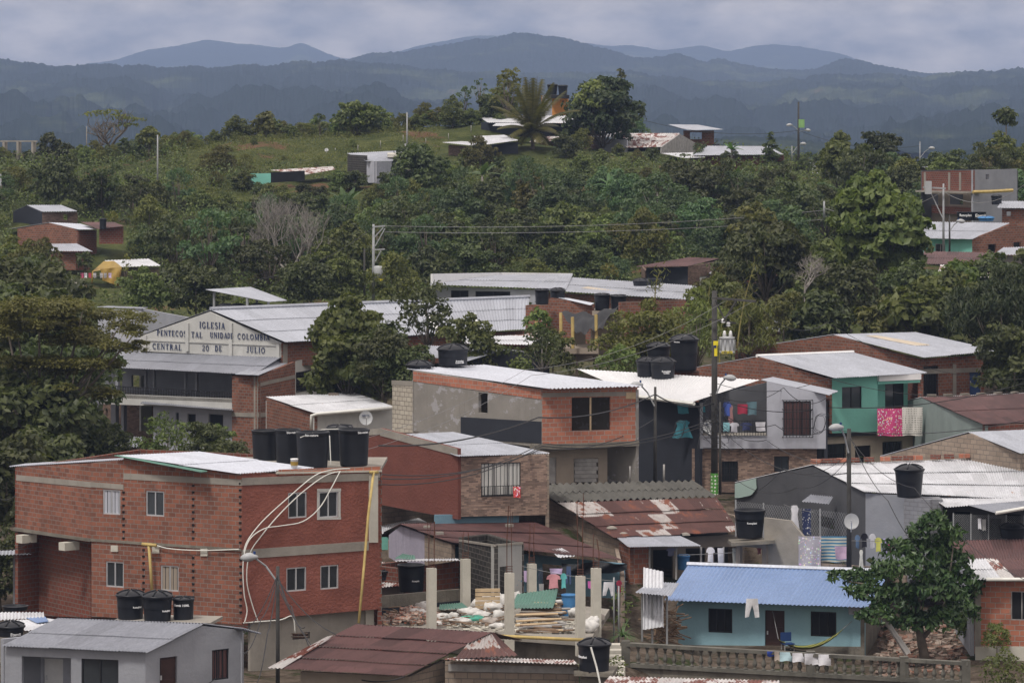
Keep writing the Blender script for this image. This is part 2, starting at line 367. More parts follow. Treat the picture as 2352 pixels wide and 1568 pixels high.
def sheetmesh(m,c00,c10,c11,c01,pitch=.14,amp=.022,rows=2,pw=.82,lift=.02,jag=.04,seed=1,sag=.0):
    """corrugated sheet rows; waves run across c00->c10, slope runs c00->c01"""
    c00,c10,c11,c01=map(Vector,(c00,c10,c11,c01));r=random.Random(seed)
    wl=max((c10-c00).length,(c11-c01).length);sl=max((c01-c00).length,(c11-c10).length)
    nu=max(4,min(900,int(wl/pitch*4)));nrm=(c10-c00).cross(c01-c00)
    if nrm.length<1e-6:nrm=(c10-c11).cross(c01-c11)
    nrm.normalize()
    if nrm.z<0:nrm=-nrm
    def q(u,v): return c00*(1-u)*(1-v)+c10*u*(1-v)+c11*u*v+c01*(1-u)*v
    ng=int(wl/pw)+2
    for k in range(rows):
        v0=k/rows;v1=(k+1)/rows+(.06/rows if k<rows-1 else 0)
        j1=[r.uniform(-1,1)*jag/sl for _ in range(ng)];zz=[r.uniform(0,1)*lift for _ in range(ng)]
        vs=[];uvs={};nv=3
        for i in range(nu+1):
            u=i/nu;g=int(u*wl/pw);wv=math.sin(i/4*2*math.pi)*amp
            for j in range(nv):
                f=j/(nv-1);v=v0+(v1-v0)*f+(j1[g] if f==1 else 0)
                p=q(u,v)+nrm*(wv+f*lift+zz[g]*.6*f-sag*math.sin(math.pi*min(max(v,0),1)))
                vs.append(p);uvs[len(vs)-1]=(u*wl,v*sl+.01)
        fs=[];fu=[]
        for i in range(nu):
            for j in range(nv-1):
                f=(i*nv+j,(i+1)*nv+j,(i+1)*nv+j+1,i*nv+j+1);fs.append(f);fu.append([uvs[x] for x in f])
        m.add(vs,fs,fu)
class House:
    def __init__(s,name,label,base,cat='house',group=None):
        s.o=thing(name,label,cat,P(*base),group);s.n=0;s.base=base
    def wall(s,W,top,bot,mat,ops=(),th=.16,name='wall',label=None,par=None,xl=None,xr=None):
        """top/bot polylines in photo pixels on plane W; ops are photo boxes (x0,y0,x1,y1)"""
        if not isinstance(top,(list,tuple)):top=[(W.xa,top),(W.xb,top)]
        if not isinstance(bot,(list,tuple)):bot=[(W.xa,bot),(W.xb,bot)]
        T=sorted([W.at(*p) for p in top]);B=sorted([W.at(*p) for p in bot])
        O=[]
        for o in ops:
            xm=(o[0]+o[2])/2;u0=W.at(o[0],0)[0];u1=W.at(o[2],0)[0];z1=W.at(xm,o[1])[1];z0=W.at(xm,o[3])[1]
            O.append((min(u0,u1),max(u0,u1),z0,z1))
        m=M();wallmesh(m,W,T,B,O,th);q=mk(name,m,MT[mat],par or s.o,label=label)
        for p in (T[0],T[-1]):
            a=W.w(p[0],0);GP.append((a.x,a.y,interp(B,p[0])+.25))
        return q
    def win(s,W,box,kind='slide',mat='glass',fm='alu',rec=.07,fw=.05,name='window',div=1,label=None,curtain=None):
        xm=(box[0]+box[2])/2;u0=W.at(box[0],0)[0];u1=W.at(box[2],0)[0];u0,u1=min(u0,u1),max(u0,u1);z1=W.at(xm,box[1])[1];z0=W.at(xm,box[3])[1]
        m=M()
        def bar(a,b,c,d,o0=-rec-.03,o1=-rec+.04):  # rect u a..b, z c..d
            vs=[W.w(u,z,o) for u in(a,b) for z in(c,d) for o in(o0,o1)]
            m.add(vs,[(0,1,3,2),(4,6,7,5),(0,4,5,1),(2,3,7,6),(0,2,6,4),(1,5,7,3)])
        bar(u0,u1,z1-fw,z1);bar(u0,u1,z0,z0+fw);bar(u0,u0+fw,z0+fw,z1-fw);bar(u1-fw,u1,z0+fw,z1-fw)
        for k in range(div):
            c=u0+(u1-u0)*(k+1)/(div+1);bar(c-fw*.45,c+fw*.45,z0+fw,z1-fw)
        f=mk(name,m,MT[fm],s.o,label=label)
        g=M();g.quad(W.w(u0+.01,z0+.01,-rec-.005),W.w(u1-.01,z0+.01,-rec-.005),W.w(u1-.01,z1-.01,-rec-.005),W.w(u0+.01,z1-.01,-rec-.005));mk('pane',g,MT[mat],f)
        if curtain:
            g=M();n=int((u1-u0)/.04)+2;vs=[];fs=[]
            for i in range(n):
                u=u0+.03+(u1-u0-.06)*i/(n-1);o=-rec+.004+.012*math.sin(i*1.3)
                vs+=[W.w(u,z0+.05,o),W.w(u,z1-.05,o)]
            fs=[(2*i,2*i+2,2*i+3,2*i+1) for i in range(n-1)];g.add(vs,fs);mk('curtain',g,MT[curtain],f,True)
        return f
    def bars(s,W,box,nv=8,nh=3,off=.05,r=.012,name='window_bars',depth=0,mat='blackm'):
        xm=(box[0]+box[2])/2;u0=W.at(box[0],0)[0];u1=W.at(box[2],0)[0];z1=W.at(xm,box[1])[1];z0=W.at(xm,box[3])[1];m=M()
        for i in range(nv+1):
            u=u0+(u1-u0)*i/nv;m.bar(W.w(u,z0,off),W.w(u,z1,off),r*2)
        for j in range(nh+1):
            z=z0+(z1-z0)*j/nh;m.bar(W.w(u0,z,off+.01),W.w(u1,z,off+.01),r*2)
            if depth:
                m.bar(W.w(u0,z,off),W.w(u0,z,off-depth),r*2);m.bar(W.w(u1,z,off),W.w(u1,z,off-depth),r*2)
        return mk(name,m,MT[mat],s.o)
    def band(s,W,x0,x1,y0a,y0b,h,mat='conc',off=.02,name='concrete_beam',bt=.02):
        """proud strip on the wall: y0a,y0b upper edge at x0,x1; h height px"""
        m=M();a=W.at(x0,y0a);b=W.at(x1,y0b);c=W.at(x1,y0b+h);d=W.at(x0,y0a+h)
        vs=[W.w(p[0],p[1],o) for p in(a,b,c,d) for o in(off,-bt)]
        m.add(vs,[(0,2,4,6),(1,7,5,3),(0,1,3,2),(2,3,5,4),(4,5,7,6),(6,7,1,0)])
        return mk(name,m,MT[mat],s.o)
    def col(s,W,x,w,y0,y1,mat='conc',off=.03,name='column',bt=.2): return s.band(W,x-w/2,x+w/2,y0,y0,y1-y0,mat,off,name,bt)
    def door(s,W,box,mat='doorbr',rec=.08,name='door',handle=True,panels=2):
        xm=(box[0]+box[2])/2;u0=W.at(box[0],0)[0];u1=W.at(box[2],0)[0];z1=W.at(xm,box[1])[1];z0=W.at(xm,box[3])[1];m=M()
        def bx(a,b,c,d,o0,o1):
            vs=[W.w(u,z,o) for u in(a,b) for z in(c,d) for o in(o0,o1)]
            m.add(vs,[(0,1,3,2),(4,6,7,5),(0,4,5,1),(2,3,7,6),(0,2,6,4),(1,5,7,3)])
        bx(u0,u1,z0,z1,-rec-.04,-rec);h=(z1-z0)/panels
        for k in range(panels): bx(u0+.1*(u1-u0),u1-.1*(u1-u0),z0+k*h+.12*h,z0+k*h+.88*h,-rec,-rec+.02)
        d=mk(name,m,MT[mat],s.o)
        if handle:
            g=M();g.box(W.w(u0+.12*(u1-u0),(z0+z1)/2,-rec+.04),(.05,.05,.14));mk('handle',g,MT['alu'],d)
        return d
    def roof(s,c,mat,name='roof',label=None,pitch=.15,rows=2,slab=False,**k):
        c=[P(*q) if len(q)==3 and not isinstance(q,Vector) else q for q in c];s.n+=1
        m=M();sheetmesh(m,*c,pitch=pitch,rows=rows,seed=s.n+int(c[0].x*7)%97,**k);return mk(name,m,MT[mat],s.o,label=label)
    def back(s,pts,zt,zb,mat,name='back_wall'):
        """closing walls through world plan points"""
        m=M()
        if not hasattr(zt,'__len__'):zt=[zt]*len(pts)
        for (a,b,za,zb_) in zip(pts,pts[1:],zt,zt[1:]):
            a=Vector(a[:2]);b=Vector(b[:2]);t=(b-a).normalized();n=Vector((-t.y,t.x))*.08
            v=[Vector((p.x+o*n.x,p.y+o*n.y,z)) for p,zz in((a,za),(b,zb_)) for z in(zb,zz) for o in(-1,1)]
            m.add(v,[(0,1,3,2),(4,6,7,5),(0,4,5,1),(2,3,7,6),(0,2,6,4),(1,5,7,3)])
        return mk(name,m,MT[mat],s.o)
    def slab(s,pts,th,mat,name):
        """horizontal-ish slab from world points (top face), th thickness"""
        m=M();n=len(pts);pts=[Vector(p) for p in pts];m.add(pts+[p-Vector((0,0,th)) for p in pts],[tuple(range(n)),tuple(reversed(range(n,2*n)))]+[(i,i+n,(i+1)%n+n,(i+1)%n) for i in range(n)])
        return mk(name,m,MT[mat],s.o)
    def text(s,W,x,y,txt,h,mat='letter',wd=None,off=.03,name='lettering',fat=.012,par=None):
        """centre x,y ; h cap height px; wd total width px"""
        return textobj(W.p(x,y,off),math.atan2(W.t.y,W.t.x),txt,h*W.Y(x)/K,MT[mat],par or s.o,wd*W.Y(x)/K/abs(W.t.x) if wd else None,name,fat)
def textobj(loc,rz,txt,h,mat,par,wd=None,name='lettering',fat=.012,curve=None,sp=1.0):
    cu=bpy.data.curves.new('t','FONT');cu.body=txt;cu.size=1;cu.align_x='CENTER';cu.align_y='CENTER';cu.extrude=.012;cu.offset=fat;cu.space_character=sp;cu.resolution_u=3
    o=bpy.data.objects.new('t',cu);col.objects.link(o);dg=bpy.context.evaluated_depsgraph_get();dg.update()
    me=bpy.data.meshes.new_from_object(o.evaluated_get(dg));bpy.data.objects.remove(o)
    xs=[v.co.x for v in me.vertices];ys=[v.co.y for v in me.vertices]
    cx=(min(xs)+max(xs))/2;cy=(min(ys)+max(ys))/2;k=h/(max(ys)-min(ys));kx=wd/(max(xs)-min(xs)) if wd else k
    Rz=Matrix.Rotation(rz,3,'Z');loc=Vector(loc)-rootloc(par)
    for v in me.vertices:
        a,b,c=(v.co.x-cx)*kx,(v.co.y-cy)*k,v.co.z
        if curve:   # wrap round a tank of radius curve
            an=a/curve;p=Vector((math.sin(an)*(curve+c),-math.cos(an)*(curve+c)+curve,b))
        else: p=Vector((a,-c,b))
        v.co=Rz@p+loc
    me.materials.clear();me.materials.append(mat);me.update()
    q=bpy.data.objects.new(name,me);me.name=name;col.objects.link(q);q.parent=par;return q
# ---- serif sign letters painted on the church
def arc(cx,cy,rx,ry,a0,a1,n=8): return [(cx+rx*math.cos(R_(a0+(a1-a0)*i/n)),cy+ry*math.sin(R_(a0+(a1-a0)*i/n))) for i in range(n+1)]
TK,TN=.17,.075
def _v(x,y0=0,y1=1,t=TK,s=(1,1)): 
    r=[([(x,y0),(x,y1)],t)]
    if s[0]:r.append(([(x-.14,y0+.03),(x+.14,y0+.03)],.06))
    if s[1]:r.append(([(x-.14,y1-.03),(x+.14,y1-.03)],.06))
    return r
GL_={'I':(.36,_v(.18)),'L':(.66,_v(.18)+[([(.18,.04),(.58,.04),(.6,.2)],TN)]),'E':(.68,_v(.18)+[([(.18,.04),(.58,.04),(.6,.2)],TN),([(.18,.5),(.48,.5)],TN),([(.18,.96),(.56,.96),(.57,.82)],TN)]),
'T':(.7,_v(.35,s=(1,0))+[([(.06,.8),(.07,.96),(.63,.96),(.64,.8)],TN)]),'N':(.8,_v(.14,t=TN)+_v(.66,t=TN,s=(0,1))+[([(.16,.96),(.66,.03)],TK)]),
'M':(.98,_v(.14,t=TN)+_v(.82,t=TK)+[([(.16,.96),(.48,.08)],TK),([(.48,.08),(.8,.96)],TN)]),'A':(.76,[([(.12,.03),(.38,.97)],TN),([(.38,.97),(.64,.03)],TK),([(.22,.34),(.54,.34)],TN),([(.02,.03),(.24,.03)],.06),([(.52,.03),(.76,.03)],.06)]),
'U':(.76,_v(.18,.3,1,s=(0,1))+_v(.6,.3,1,t=TN,s=(0,1))+[(arc(.39,.3,.21,.26,180,360),.11)]),'P':(.68,_v(.18)+[(arc(.3,.73,.26,.23,90,-90),.12),([(.18,.96),(.3,.96)],TN),([(.18,.5),(.3,.5)],TN)]),
'R':(.76,_v(.18)+[(arc(.3,.75,.24,.21,90,-90),.12),([(.18,.96),(.3,.96)],TN),([(.18,.54),(.34,.54)],TN),([(.36,.54),(.62,.04)],TK),([(.56,.03),(.74,.03)],.06)]),
'B':(.7,_v(.18)+[(arc(.3,.75,.22,.21,90,-90),.12),(arc(.3,.28,.27,.24,90,-90),.13),([(.18,.96),(.3,.96)],TN),([(.18,.52),(.3,.52)],TN),([(.18,.04),(.3,.04)],TN)]),
'D':(.8,_v(.18)+[(arc(.3,.5,.37,.46,90,-90,12),.14),([(.18,.96),(.3,.96)],TN),([(.18,.04),(.3,.04)],TN)]),'O':(.84,[(arc(.42,.5,.31,.46,0,360,16),.13)]),'0':(.72,[(arc(.36,.5,.25,.46,0,360,16),.13)]),
'C':(.78,[(arc(.42,.5,.31,.46,48,312,14),.13),([(.63,.7),(.63,.95)],.06)]),'G':(.84,[(arc(.42,.5,.31,.46,48,312,14),.13),([(.63,.7),(.63,.95)],.06),([(.64,.02),(.64,.42)],.13),([(.5,.42),(.74,.42)],.06)]),
'S':(.62,[(arc(.31,.74,.2,.21,40,270,9)+arc(.31,.27,.22,.24,90,-140,9),.13)]),'J':(.5,_v(.3,.2,1,s=(0,1))+[(arc(.17,.2,.13,.17,0,-150),.11)]),'2':(.64,[(arc(.32,.72,.22,.24,160,-20,8)+[(.1,.05)],.11),([(.08,.05),(.55,.05),(.56,.18)],TN+.02)])}
def serif(par,W,x,y,txt,h,wd,off=.05):
    tot=sum(GL_[c][0] for c in txt)+.14*(len(txt)-1);u0,z0=W.at(x,y);s=W.Y(x)/K;hh=h*s;wu=wd*s/abs(W.t.x);kx=wu/tot;m=M();cx=0
    for ch in txt:
        w_,st=GL_[ch]
        for pts,t in st:
            for a,b in zip(pts,pts[1:]):
                ax,ay=(cx+a[0])*kx-wu/2+u0,(a[1]-.5)*hh+z0;bx,by=(cx+b[0])*kx-wu/2+u0,(b[1]-.5)*hh+z0;d=math.hypot(bx-ax,by-ay) or 1;e=t*hh*.12;ux,uy=(bx-ax)/d,(by-ay)/d;ax-=ux*e;ay-=uy*e;bx+=ux*e;by+=uy*e;nx,ny=-uy*t*hh*.5,ux*t*hh*.5
                q=[(ax+nx,ay+ny),(ax-nx,ay-ny),(bx-nx,by-ny),(bx+nx,by+ny)];v=[W.w(p[0],p[1],o) for o in(off,off-.015) for p in q];m.add(v,[(0,1,2,3),(0,4,5,1),(1,5,6,2),(2,6,7,3),(3,7,4,0)])
        cx+=w_+.14
    return mk('lettering',m,MT['letter'],par)
# ---- water tank
def tank(x,yb,yt,w,Y,label,lid='dome',txt=None,tx=0,ty=.75,group='black water tanks',taper=.86,pipe=False,th=.09,mat='tank',tmat='white_l',cat='water tank',name='water_tank',band=True):
    """x centre, yb base y, yt rim y (front), w rim width px at distance Y"""
    s=Y/K;r=w/2*s;zb=zof(yb,Y);zt=zof(yt,Y);H=zt-zb;o=thing(name,label,cat,(P(x,0,Y).x,Y+r*taper*.6,zb),group)
    c=o.location;m=M();rb=r*taper
    pr=[(rb*.98,0),(rb,.03*H)]
    for k in range(1,9):
        f=k/9;rr=rb+(r*.95-rb)*f;pr+=[(rr,f*H*.93),(rr+.012*r*(1 if k in(5,8) and band else 0),f*H*.93+.02*H)]
    pr+=[(r*.95,H*.93),(r,H*.94),(r*1.0,H*.985),(r*.97,H)]
    if lid is None: pr+=[(r*.9,H),(r*.9,H*.6),(0.01,H*.6)]
    else: pr+=[(r*.9,H)]
    m.lathe(pr,32,c,cap=(lid is not None));mk('tank_body',m,MT[mat],o,True)
    if lid:
        m=M();lw=.27 if lid=='dome' else .1;h=r*lw
        pr=[(r*1.04,H-.02),(r*1.05,H+.02),(r*.98,H+.045),(r*.85,H+.04+h*.35),(r*.62,H+.04+h*.72),(r*.35,H+.04+h*.93),(r*.18,H+.04+h),(0.01,H+.04+h*1.02)]
        m.lathe(pr,32,c)
        for k in range(6):
            a=k*math.pi/3+.3;pp=[c+Vector((q*math.cos(a),q*math.sin(a),z+.015)) for q,z in pr[2:7]];m.tube(pp,.035*r+.01,4)
        mk('lid',m,MT[mat],o,True)
    if txt:
        an=tx/w*2.;rr=rb+(r-rb)*ty
        for li,line in enumerate(txt.split('|')):
            an2=math.asin(max(-.9,min(.9,an)));loc=c+Vector((math.sin(an2)*rr*1.012,-math.cos(an2)*rr*1.012,H*(ty-li*.09)))
            textobj(loc,an2,line,th*(1 if li==0 else .75),MT[tmat],o,None,'lettering',.015,curve=rr)
    if pipe:
        m=M();m.tube([c+Vector((r*.5,-r*1.02,H*1.05)),c+Vector((r*.75,-r*.9,H*.5)),c+Vector((r*.95,-r*.7,-.1))],.022,6);mk('pipe',m,MT['pipe'],o)
    return o
def dish(x,y,w,Y,label,arm=True,yaw=0,txt=None,tilt=35):
    s=Y/K;r=w/2*s;p=P(x,y,Y);o=thing('satellite_dish',label,'satellite dish',p-Vector((0,0,r)),'satellite dishes')
    m=M();Rm=Matrix.Rotation(yaw,3,'Z')@Matrix.Rotation(R_(-90+tilt+90-90),3,'X')
    # paraboloid facing -Y tilted up
    vs=[];n=28;rings=6
    Rm=Matrix.Rotation(yaw,3,'Z')@Matrix.Rotation(R_(90-tilt),3,'X')
    for side in(0,.012):
        for i in range(rings+1):
            q=i/rings
            for k in range(n):
                t=2*math.pi*k/n;vs.append(p+Rm@Vector((r*q*math.cos(t),r*q*math.sin(t)*1.08,.22*r*q*q-side)))
    fs=[]
    for sd_ in(0,1):
        b=sd_*(rings+1)*n
        fs+=[(b+i*n+k,b+i*n+(k+1)%n,b+(i+1)*n+(k+1)%n,b+(i+1)*n+k) for i in range(rings) for k in range(n)]
    m.add(vs,fs);mk('reflector',m,MT['rubber'],o,True)
    m=M();f=p+Rm@Vector((0,-r*.1,r*1.15));m.tube([p+Rm@Vector((0,-r*1.05,.2*r)),p+Rm@Vector((0,-r*.9,r*.6)),f],.018,6);m.box(f,(.07,.12,.08));mk('feed_arm',m,MT['alu'],o)
    m=M();m.tube([p+Vector((0,.05,0)),p+Vector((0,.2,-.1)),p+Vector((0,.22,-r*1.5))],.025,6);mk('mast',m,MT['alu'],o)
    if txt:
        q=textobj(p,0,txt,r*.28,MT['letter'],o,r*1.1,'lettering',.01)
        Ri=Rm@Matrix.Rotation(0,3,'X')
        for v in q.data.vertices:
            d=v.co-(p-rootloc(o));v.co=(p-rootloc(o))+Rm@Vector((d.x,d.z+.35*r,.05+.2*r*.5-d.y))
    return o
def pole(x,yt,yb,w,Y,label,mat='poleconc',name='utility_pole',taper=.65,cat='utility pole',group='utility poles',n=10,lean=0):
    s=Y/K;r=w/2*s;a=P(x,yb,Y);b=P(x+lean,yt,Y);o=thing(name,label,cat,a,group)
    m=M();m.tube([a,a.lerp(b,.5),b],[r,r*(1+taper)/2,r*taper],n);mk('shaft',m,MT[mat],o,True);return o
def part(o,name,m,mat,smooth=False): return mk(name,m,MT[mat],o,smooth)
def lamp(o,x,y,Y,dx,dy,bx,by,mat='rubber'):
    """street lamp arm from pole point (bx,by) to head at (x,y)"""
    m=M();m.tube([P(bx,by,Y),P((bx+x)/2,min(y,by)+ (by-y)*.35,Y),P(x,y,Y-.3)],.035,6);part(o,'lamp_arm',m,'polelt')
    m=M();c=P(x,y,Y-.3);d=1 if x>=bx else -1
    pr=[];vs=[];n=10
    pts=[c+Vector((d*(-.1+.6*k/5),-.05,.03+.02*math.sin(k))) for k in range(6)]
    m.tube(pts,[.05,.10,.15,.16,.13,.05],10);q=part(o,'lamp_head',m,mat,True)
    m=M();m.tube([c+Vector((d*.02,-.05,.14)),c+Vector((d*.02,-.05,.24))],.045,8);mk('photocell',m,MT['doorbl'],q)
def wire(pts,sag,label,r=.014,mat='wire',n=14,group='cables strung across the houses',name='power_cable'):
    """pts: list of (x,y,Y)"""
    m=M();path=[]
    for a,b in zip(pts,pts[1:]):
        a=P(*a);b=P(*b)
        for i in range(n+1 if b is pts[-1] else n):
            f=i/n;p=a.lerp(b,f);p.z-=sag*4*f*(1-f);path.append(p)
    path.append(P(*pts[-1]));m.tube(path,r,4)
    return solo(name,m,MT[mat],label,'cable',group)
def cloth(x0,x1,y0,y1,Y,c,kind,label,pat=None,Y1=None,group='washing hung out on lines and railings'):
    """garment hanging from y0; colours are base colours"""
    key='cloth_%s'%'_'.join('%.2f'%k for k in c)+(pat or '')
    if key not in MT:
        if pat is None: MT[key]=plain('cloth',c,.9,.1,6)
        else:
            m,t,b=newmat('patterned cloth');b.inputs['Roughness'].default_value=.9;uv=uvmap(t)
            if pat=='check':
                n=N(t,'ShaderNodeTexChecker');n.inputs['Scale'].default_value=11;t.links.new(uv,n.inputs[0]);n.inputs[1].default_value=c4(c);n.inputs[2].default_value=(.1,.1,.1,1);oc=n.outputs[0]
            elif pat=='stripe':
                n=N(t,'ShaderNodeTexWave',bands_direction='Z' if False else 'Y');n.inputs['Scale'].default_value=2.4;t.links.new(uv,n.inputs[0]);oc=mixc(t,ramp(t,n.outputs[1],.45,.55),c4(c),(.5,.5,.42,1))
            elif pat=='floral':
                v=N(t,'ShaderNodeTexVoronoi');v.inputs['Scale'].default_value=9;t.links.new(uv,v.inputs[0])
                oc=mixc(t,ramp(t,v.outputs[0],.3,.38),mixc(t,.55,v.outputs['Color'],(.9,.75,.7,1)),c4(c))
            elif pat=='floral2':
                v=N(t,'ShaderNodeTexVoronoi');v.inputs['Scale'].default_value=7;t.links.new(uv,v.inputs[0]);oc=mixc(t,ramp(t,v.outputs[0],.22,.28),(.5,.5,.5,1),c4(c))
            elif pat=='dots':
                v=N(t,'ShaderNodeTexVoronoi');v.inputs['Scale'].default_value=9;v.inputs['Randomness'].default_value=.1;t.links.new(uv,v.inputs[0])
                oc=mixc(t,ramp(t,v.outputs[0],.2,.25),(.12,.12,.1,1),c4(c))
            t.links.new(oc,b.inputs['Base Color']);MT[key]=m
    s=Y/K;Y1=Y1 or Y;A=P(x0,y0,Y);B=P(x1,y0,Y1);H=(y1-y0)*s;Wd=(B-A).length;t=(B-A).normalized();n=Vector((-t.y,t.x,0))
    if kind=='shirt': outl=[(0,.16,.42),(.0,.18,.45)];
    # width profile by rows: (v, left, right) list ; trousers get two legs
    r=random.Random(int(x0*13+y0));ph=r.uniform(0,6)
    m=M()
    def strip(prof,nu=8):
        vs=[];k=len(prof)
        for side in(0,1):
            for v,a,b in prof:
                for i in range(nu+1):
                    f=a+(b-a)*i/nu;d=.045*math.sin(f*9*Wd+ph+v*1.5)*(.35+v)+(.015 if side else 0)
                    vs.append(A+t*f*Wd+n*d-Vector((0,0,v*H+.02*math.sin(f*7+ph)*v)))
        m_=nu+1;fs=[];b=k*m_
        for j in range(k-1):
            for i in range(nu):
                q=j*m_+i;fs.append((q,q+m_,q+m_+1,q+1));fs.append((b+q,b+q+1,b+q+m_+1,b+q+m_))
        for j in range(k-1):
            for i in(0,nu): q=j*m_+i;fs.append((q,q+m_,b+q+m_,b+q))
        for i in range(nu):
            for j in(0,k-1): q=j*m_+i;fs.append((q,q+1,b+q+1,b+q))
        m.add(vs,fs)
    if kind=='sheet': strip([(0,0,1),(.3,.0,1),(.6,.01,.99),(.85,.0,.98),(1,.02,1)],14)
    elif kind=='shirt': strip([(0,.33,.67),(.05,.2,.8),(.16,.06,.94),(.36,.0,1),(.365,.2,.8),(.5,.21,.79),(.75,.19,.8),(1,.17,.83)],10)
    elif kind=='trousers':
        strip([(0,.1,.9),(.2,.08,.92),(.34,.06,.94)],8);strip([(.34,.06,.5),(.7,.02,.36),(1,.0,.28)],5);strip([(.34,.5,.94),(.7,.64,.98),(1,.70,1)],5)
    elif kind=='towel': strip([(0,.0,1),(.5,.05,.95),(1,.1,1)],8)
    elif kind=='dress': strip([(0,.3,.7),(.12,.15,.85),(.3,.25,.75),(.6,.15,.85),(1,0,1)],10)
    nm={'sheet':'hanging_sheet','shirt':'hanging_shirt','trousers':'hanging_trousers','towel':'hanging_towel','dress':'hanging_dress'}[kind]
    return solo(nm,m,MT[key],label,'laundry',group,False)
# ---- foliage
def leafarr(cent,nrm,ln,wd,droop=0,rng=None,fold=True):
    """cent (n,3), nrm (n,3) -> verts, faces of folded leaves (6 verts, 2 quads-ish)"""
    n=len(cent);rr=rng.normal(size=(n,3));t=np.cross(nrm,rr);t/=np.linalg.norm(t,axis=1)[:,None]+1e-9
    t[:,2]-=droop;t/=np.linalg.norm(t,axis=1)[:,None]+1e-9
    b=np.cross(nrm,t);b/=np.linalg.norm(b,axis=1)[:,None]+1e-9
    ln=(ln*rng.uniform(.6,1.25,n))[:,None];wd=(wd*rng.uniform(.7,1.2,n))[:,None]
    up=np.cross(t,b)
    v=np.stack([cent-t*ln*.5,cent+b*wd*.5+up*wd*.12,cent+t*ln*.5-up*ln*.08,cent-b*wd*.5+up*wd*.12],1)
    return v.reshape(-1,3)
def leafmesh(name,V,mat):
    n=len(V)//4;me=bpy.data.meshes.new(name);me.vertices.add(n*4);me.vertices.foreach_set('co',V.astype('f').ravel())
    me.loops.add(n*6);me.polygons.add(n*2);b=np.arange(n)[:,None]*4
    li=np.concatenate([b+0,b+1,b+2,b+0,b+2,b+3],1).ravel();me.loops.foreach_set('vertex_index',li.astype('i'))
    me.polygons.foreach_set('loop_start',(np.arange(n*2)*3).astype('i'));me.update(calc_edges=True);me.materials.append(mat);me.validate();return me
def blobleaves(blobs,dens,ln,wd,seed,droop=.3,up=.5,inner=.55):
    rng=np.random.default_rng(seed);out=[]
    for (x,y,z,rx,ry,rz) in blobs:
        n=int(dens*((rx*ry+ry*rz+rx*rz)/3)*4);
        d=rng.normal(size=(n,3));d/=np.linalg.norm(d,axis=1)[:,None]
        d[:,2]=np.where(d[:,2]<-.35,-d[:,2],d[:,2])
        bump=1+.16*np.sin(d[:,0]*5+seed+x)*np.sin(d[:,1]*6+y)+.14*np.sin(d[:,2]*7+x*3)
        q=(rng.uniform(inner,1.,n)**.6*bump)[:,None]
        c=np.array([x,y,z])+d*q*np.array([rx,ry,rz])
        nn=d*1.0+np.array([0,0,up])+rng.normal(size=(n,3))*.55;nn/=np.linalg.norm(nn,axis=1)[:,None]
        out.append(leafarr(c,nn,ln,wd,droop,rng))
    return np.concatenate(out)
def mkblobs(r,h,seed,n=9,kind='round',rs=.5):
    """crown blobs within radius r, height h, origin at crown bottom"""
    g=random.Random(seed);o=[]
    for i in range(n):
        f=(i+.5)/n;a=i*2.4+g.uniform(-.4,.4)
        if kind=='round': z=h*(.18+.66*f);rad=r*.66*math.sqrt(max(0.02,1-(2*f-.85)**2))*(.75+.3*g.random())
        elif kind=='cone': z=h*f;rad=r*(1-f)*.7
        elif kind=='flat': z=h*(.35+.5*g.random());rad=r*math.sqrt(g.random())*.85
        else: z=h*g.uniform(.15,.85);rad=r*.75*math.sqrt(g.random())
        br=r*rs*g.uniform(.75,1.2)*(1-.45*f if kind=='cone' else 1)
        o.append((rad*math.cos(a),rad*math.sin(a),z,br,br,br*(.42 if kind=='flat' else .78)))
    return o
def tree(name,label,cat,loc,H,R,trunk=.35,seed=1,mat='leaf',dens=60,ln=.3,wd=.16,kind='round',nb=9,rs=.5,droop=.3,group=None,tr=.05,bark='bark',lean=(0,0),up=.5,limbs=True,extra=0,inner=.5):
    """H total height, R crown radius, trunk = share of height below the crown"""
    o=thing(name,label,cat,loc,group);loc=Vector(loc)
    hb=H*trunk;bl=mkblobs(R,H-hb,seed,nb,kind,rs)
    if extra:
        g=random.Random(seed+5)
        for i in range(extra):
            a=g.uniform(0,6.28);f=g.uniform(.1,1.0);q=R*.28*g.uniform(.6,1.2);zz=(H-hb)*f;rr=R*(1.0*math.sqrt(max(0,1-(2*f-.9)**2)))*g.uniform(.8,1.08)
            bl.append((rr*math.cos(a),rr*math.sin(a),zz,q,q,q*.8))
    bl=[(b[0]+lean[0],b[1]+lean[1],b[2]+hb,*b[3:]) for b in bl]
    V=blobleaves(bl,dens,ln,wd,seed,droop,up,inner)
    me=leafmesh('crown',V,MT[mat]);c=bpy.data.objects.new('crown',me);col.objects.link(c);c.parent=o
    m=M();g=random.Random(seed);top=Vector((lean[0]*.8,lean[1]*.8,hb+(H-hb)*.55));r0=H*tr*.5
    bp=Vector((g.uniform(-.1,.1)*H*.3,0,hb*.5));m.tube([(0,0,-.4),bp,(lean[0]*.4,lean[1]*.4,hb),top],[r0*1.2,r0*.9,r0*.7,r0*.25],7)
    if limbs:
        for b in bl[:12]:
            st=Vector((lean[0]*.4,lean[1]*.4,hb*g.uniform(.75,1.0)));e_=Vector(b[:3]);mid=st.lerp(e_,.5)+Vector((0,0,-.08*R));m.tube([st,mid,e_],[r0*.5,r0*.3,r0*.08],5)
    me=m.mesh('trunk',MT[bark],None,True);t=bpy.data.objects.new('trunk',me);col.objects.link(t);t.parent=o
    return o
def treeat(name,label,x,yt,yb,wpx,Y,cat='tree',**k):
    """x centre, crown top y, base y, crown width px"""
    s=Y/K;return tree(name,label,cat,P(x,yb,Y),(yb-yt)*s,wpx/2*s*1.0,**k)
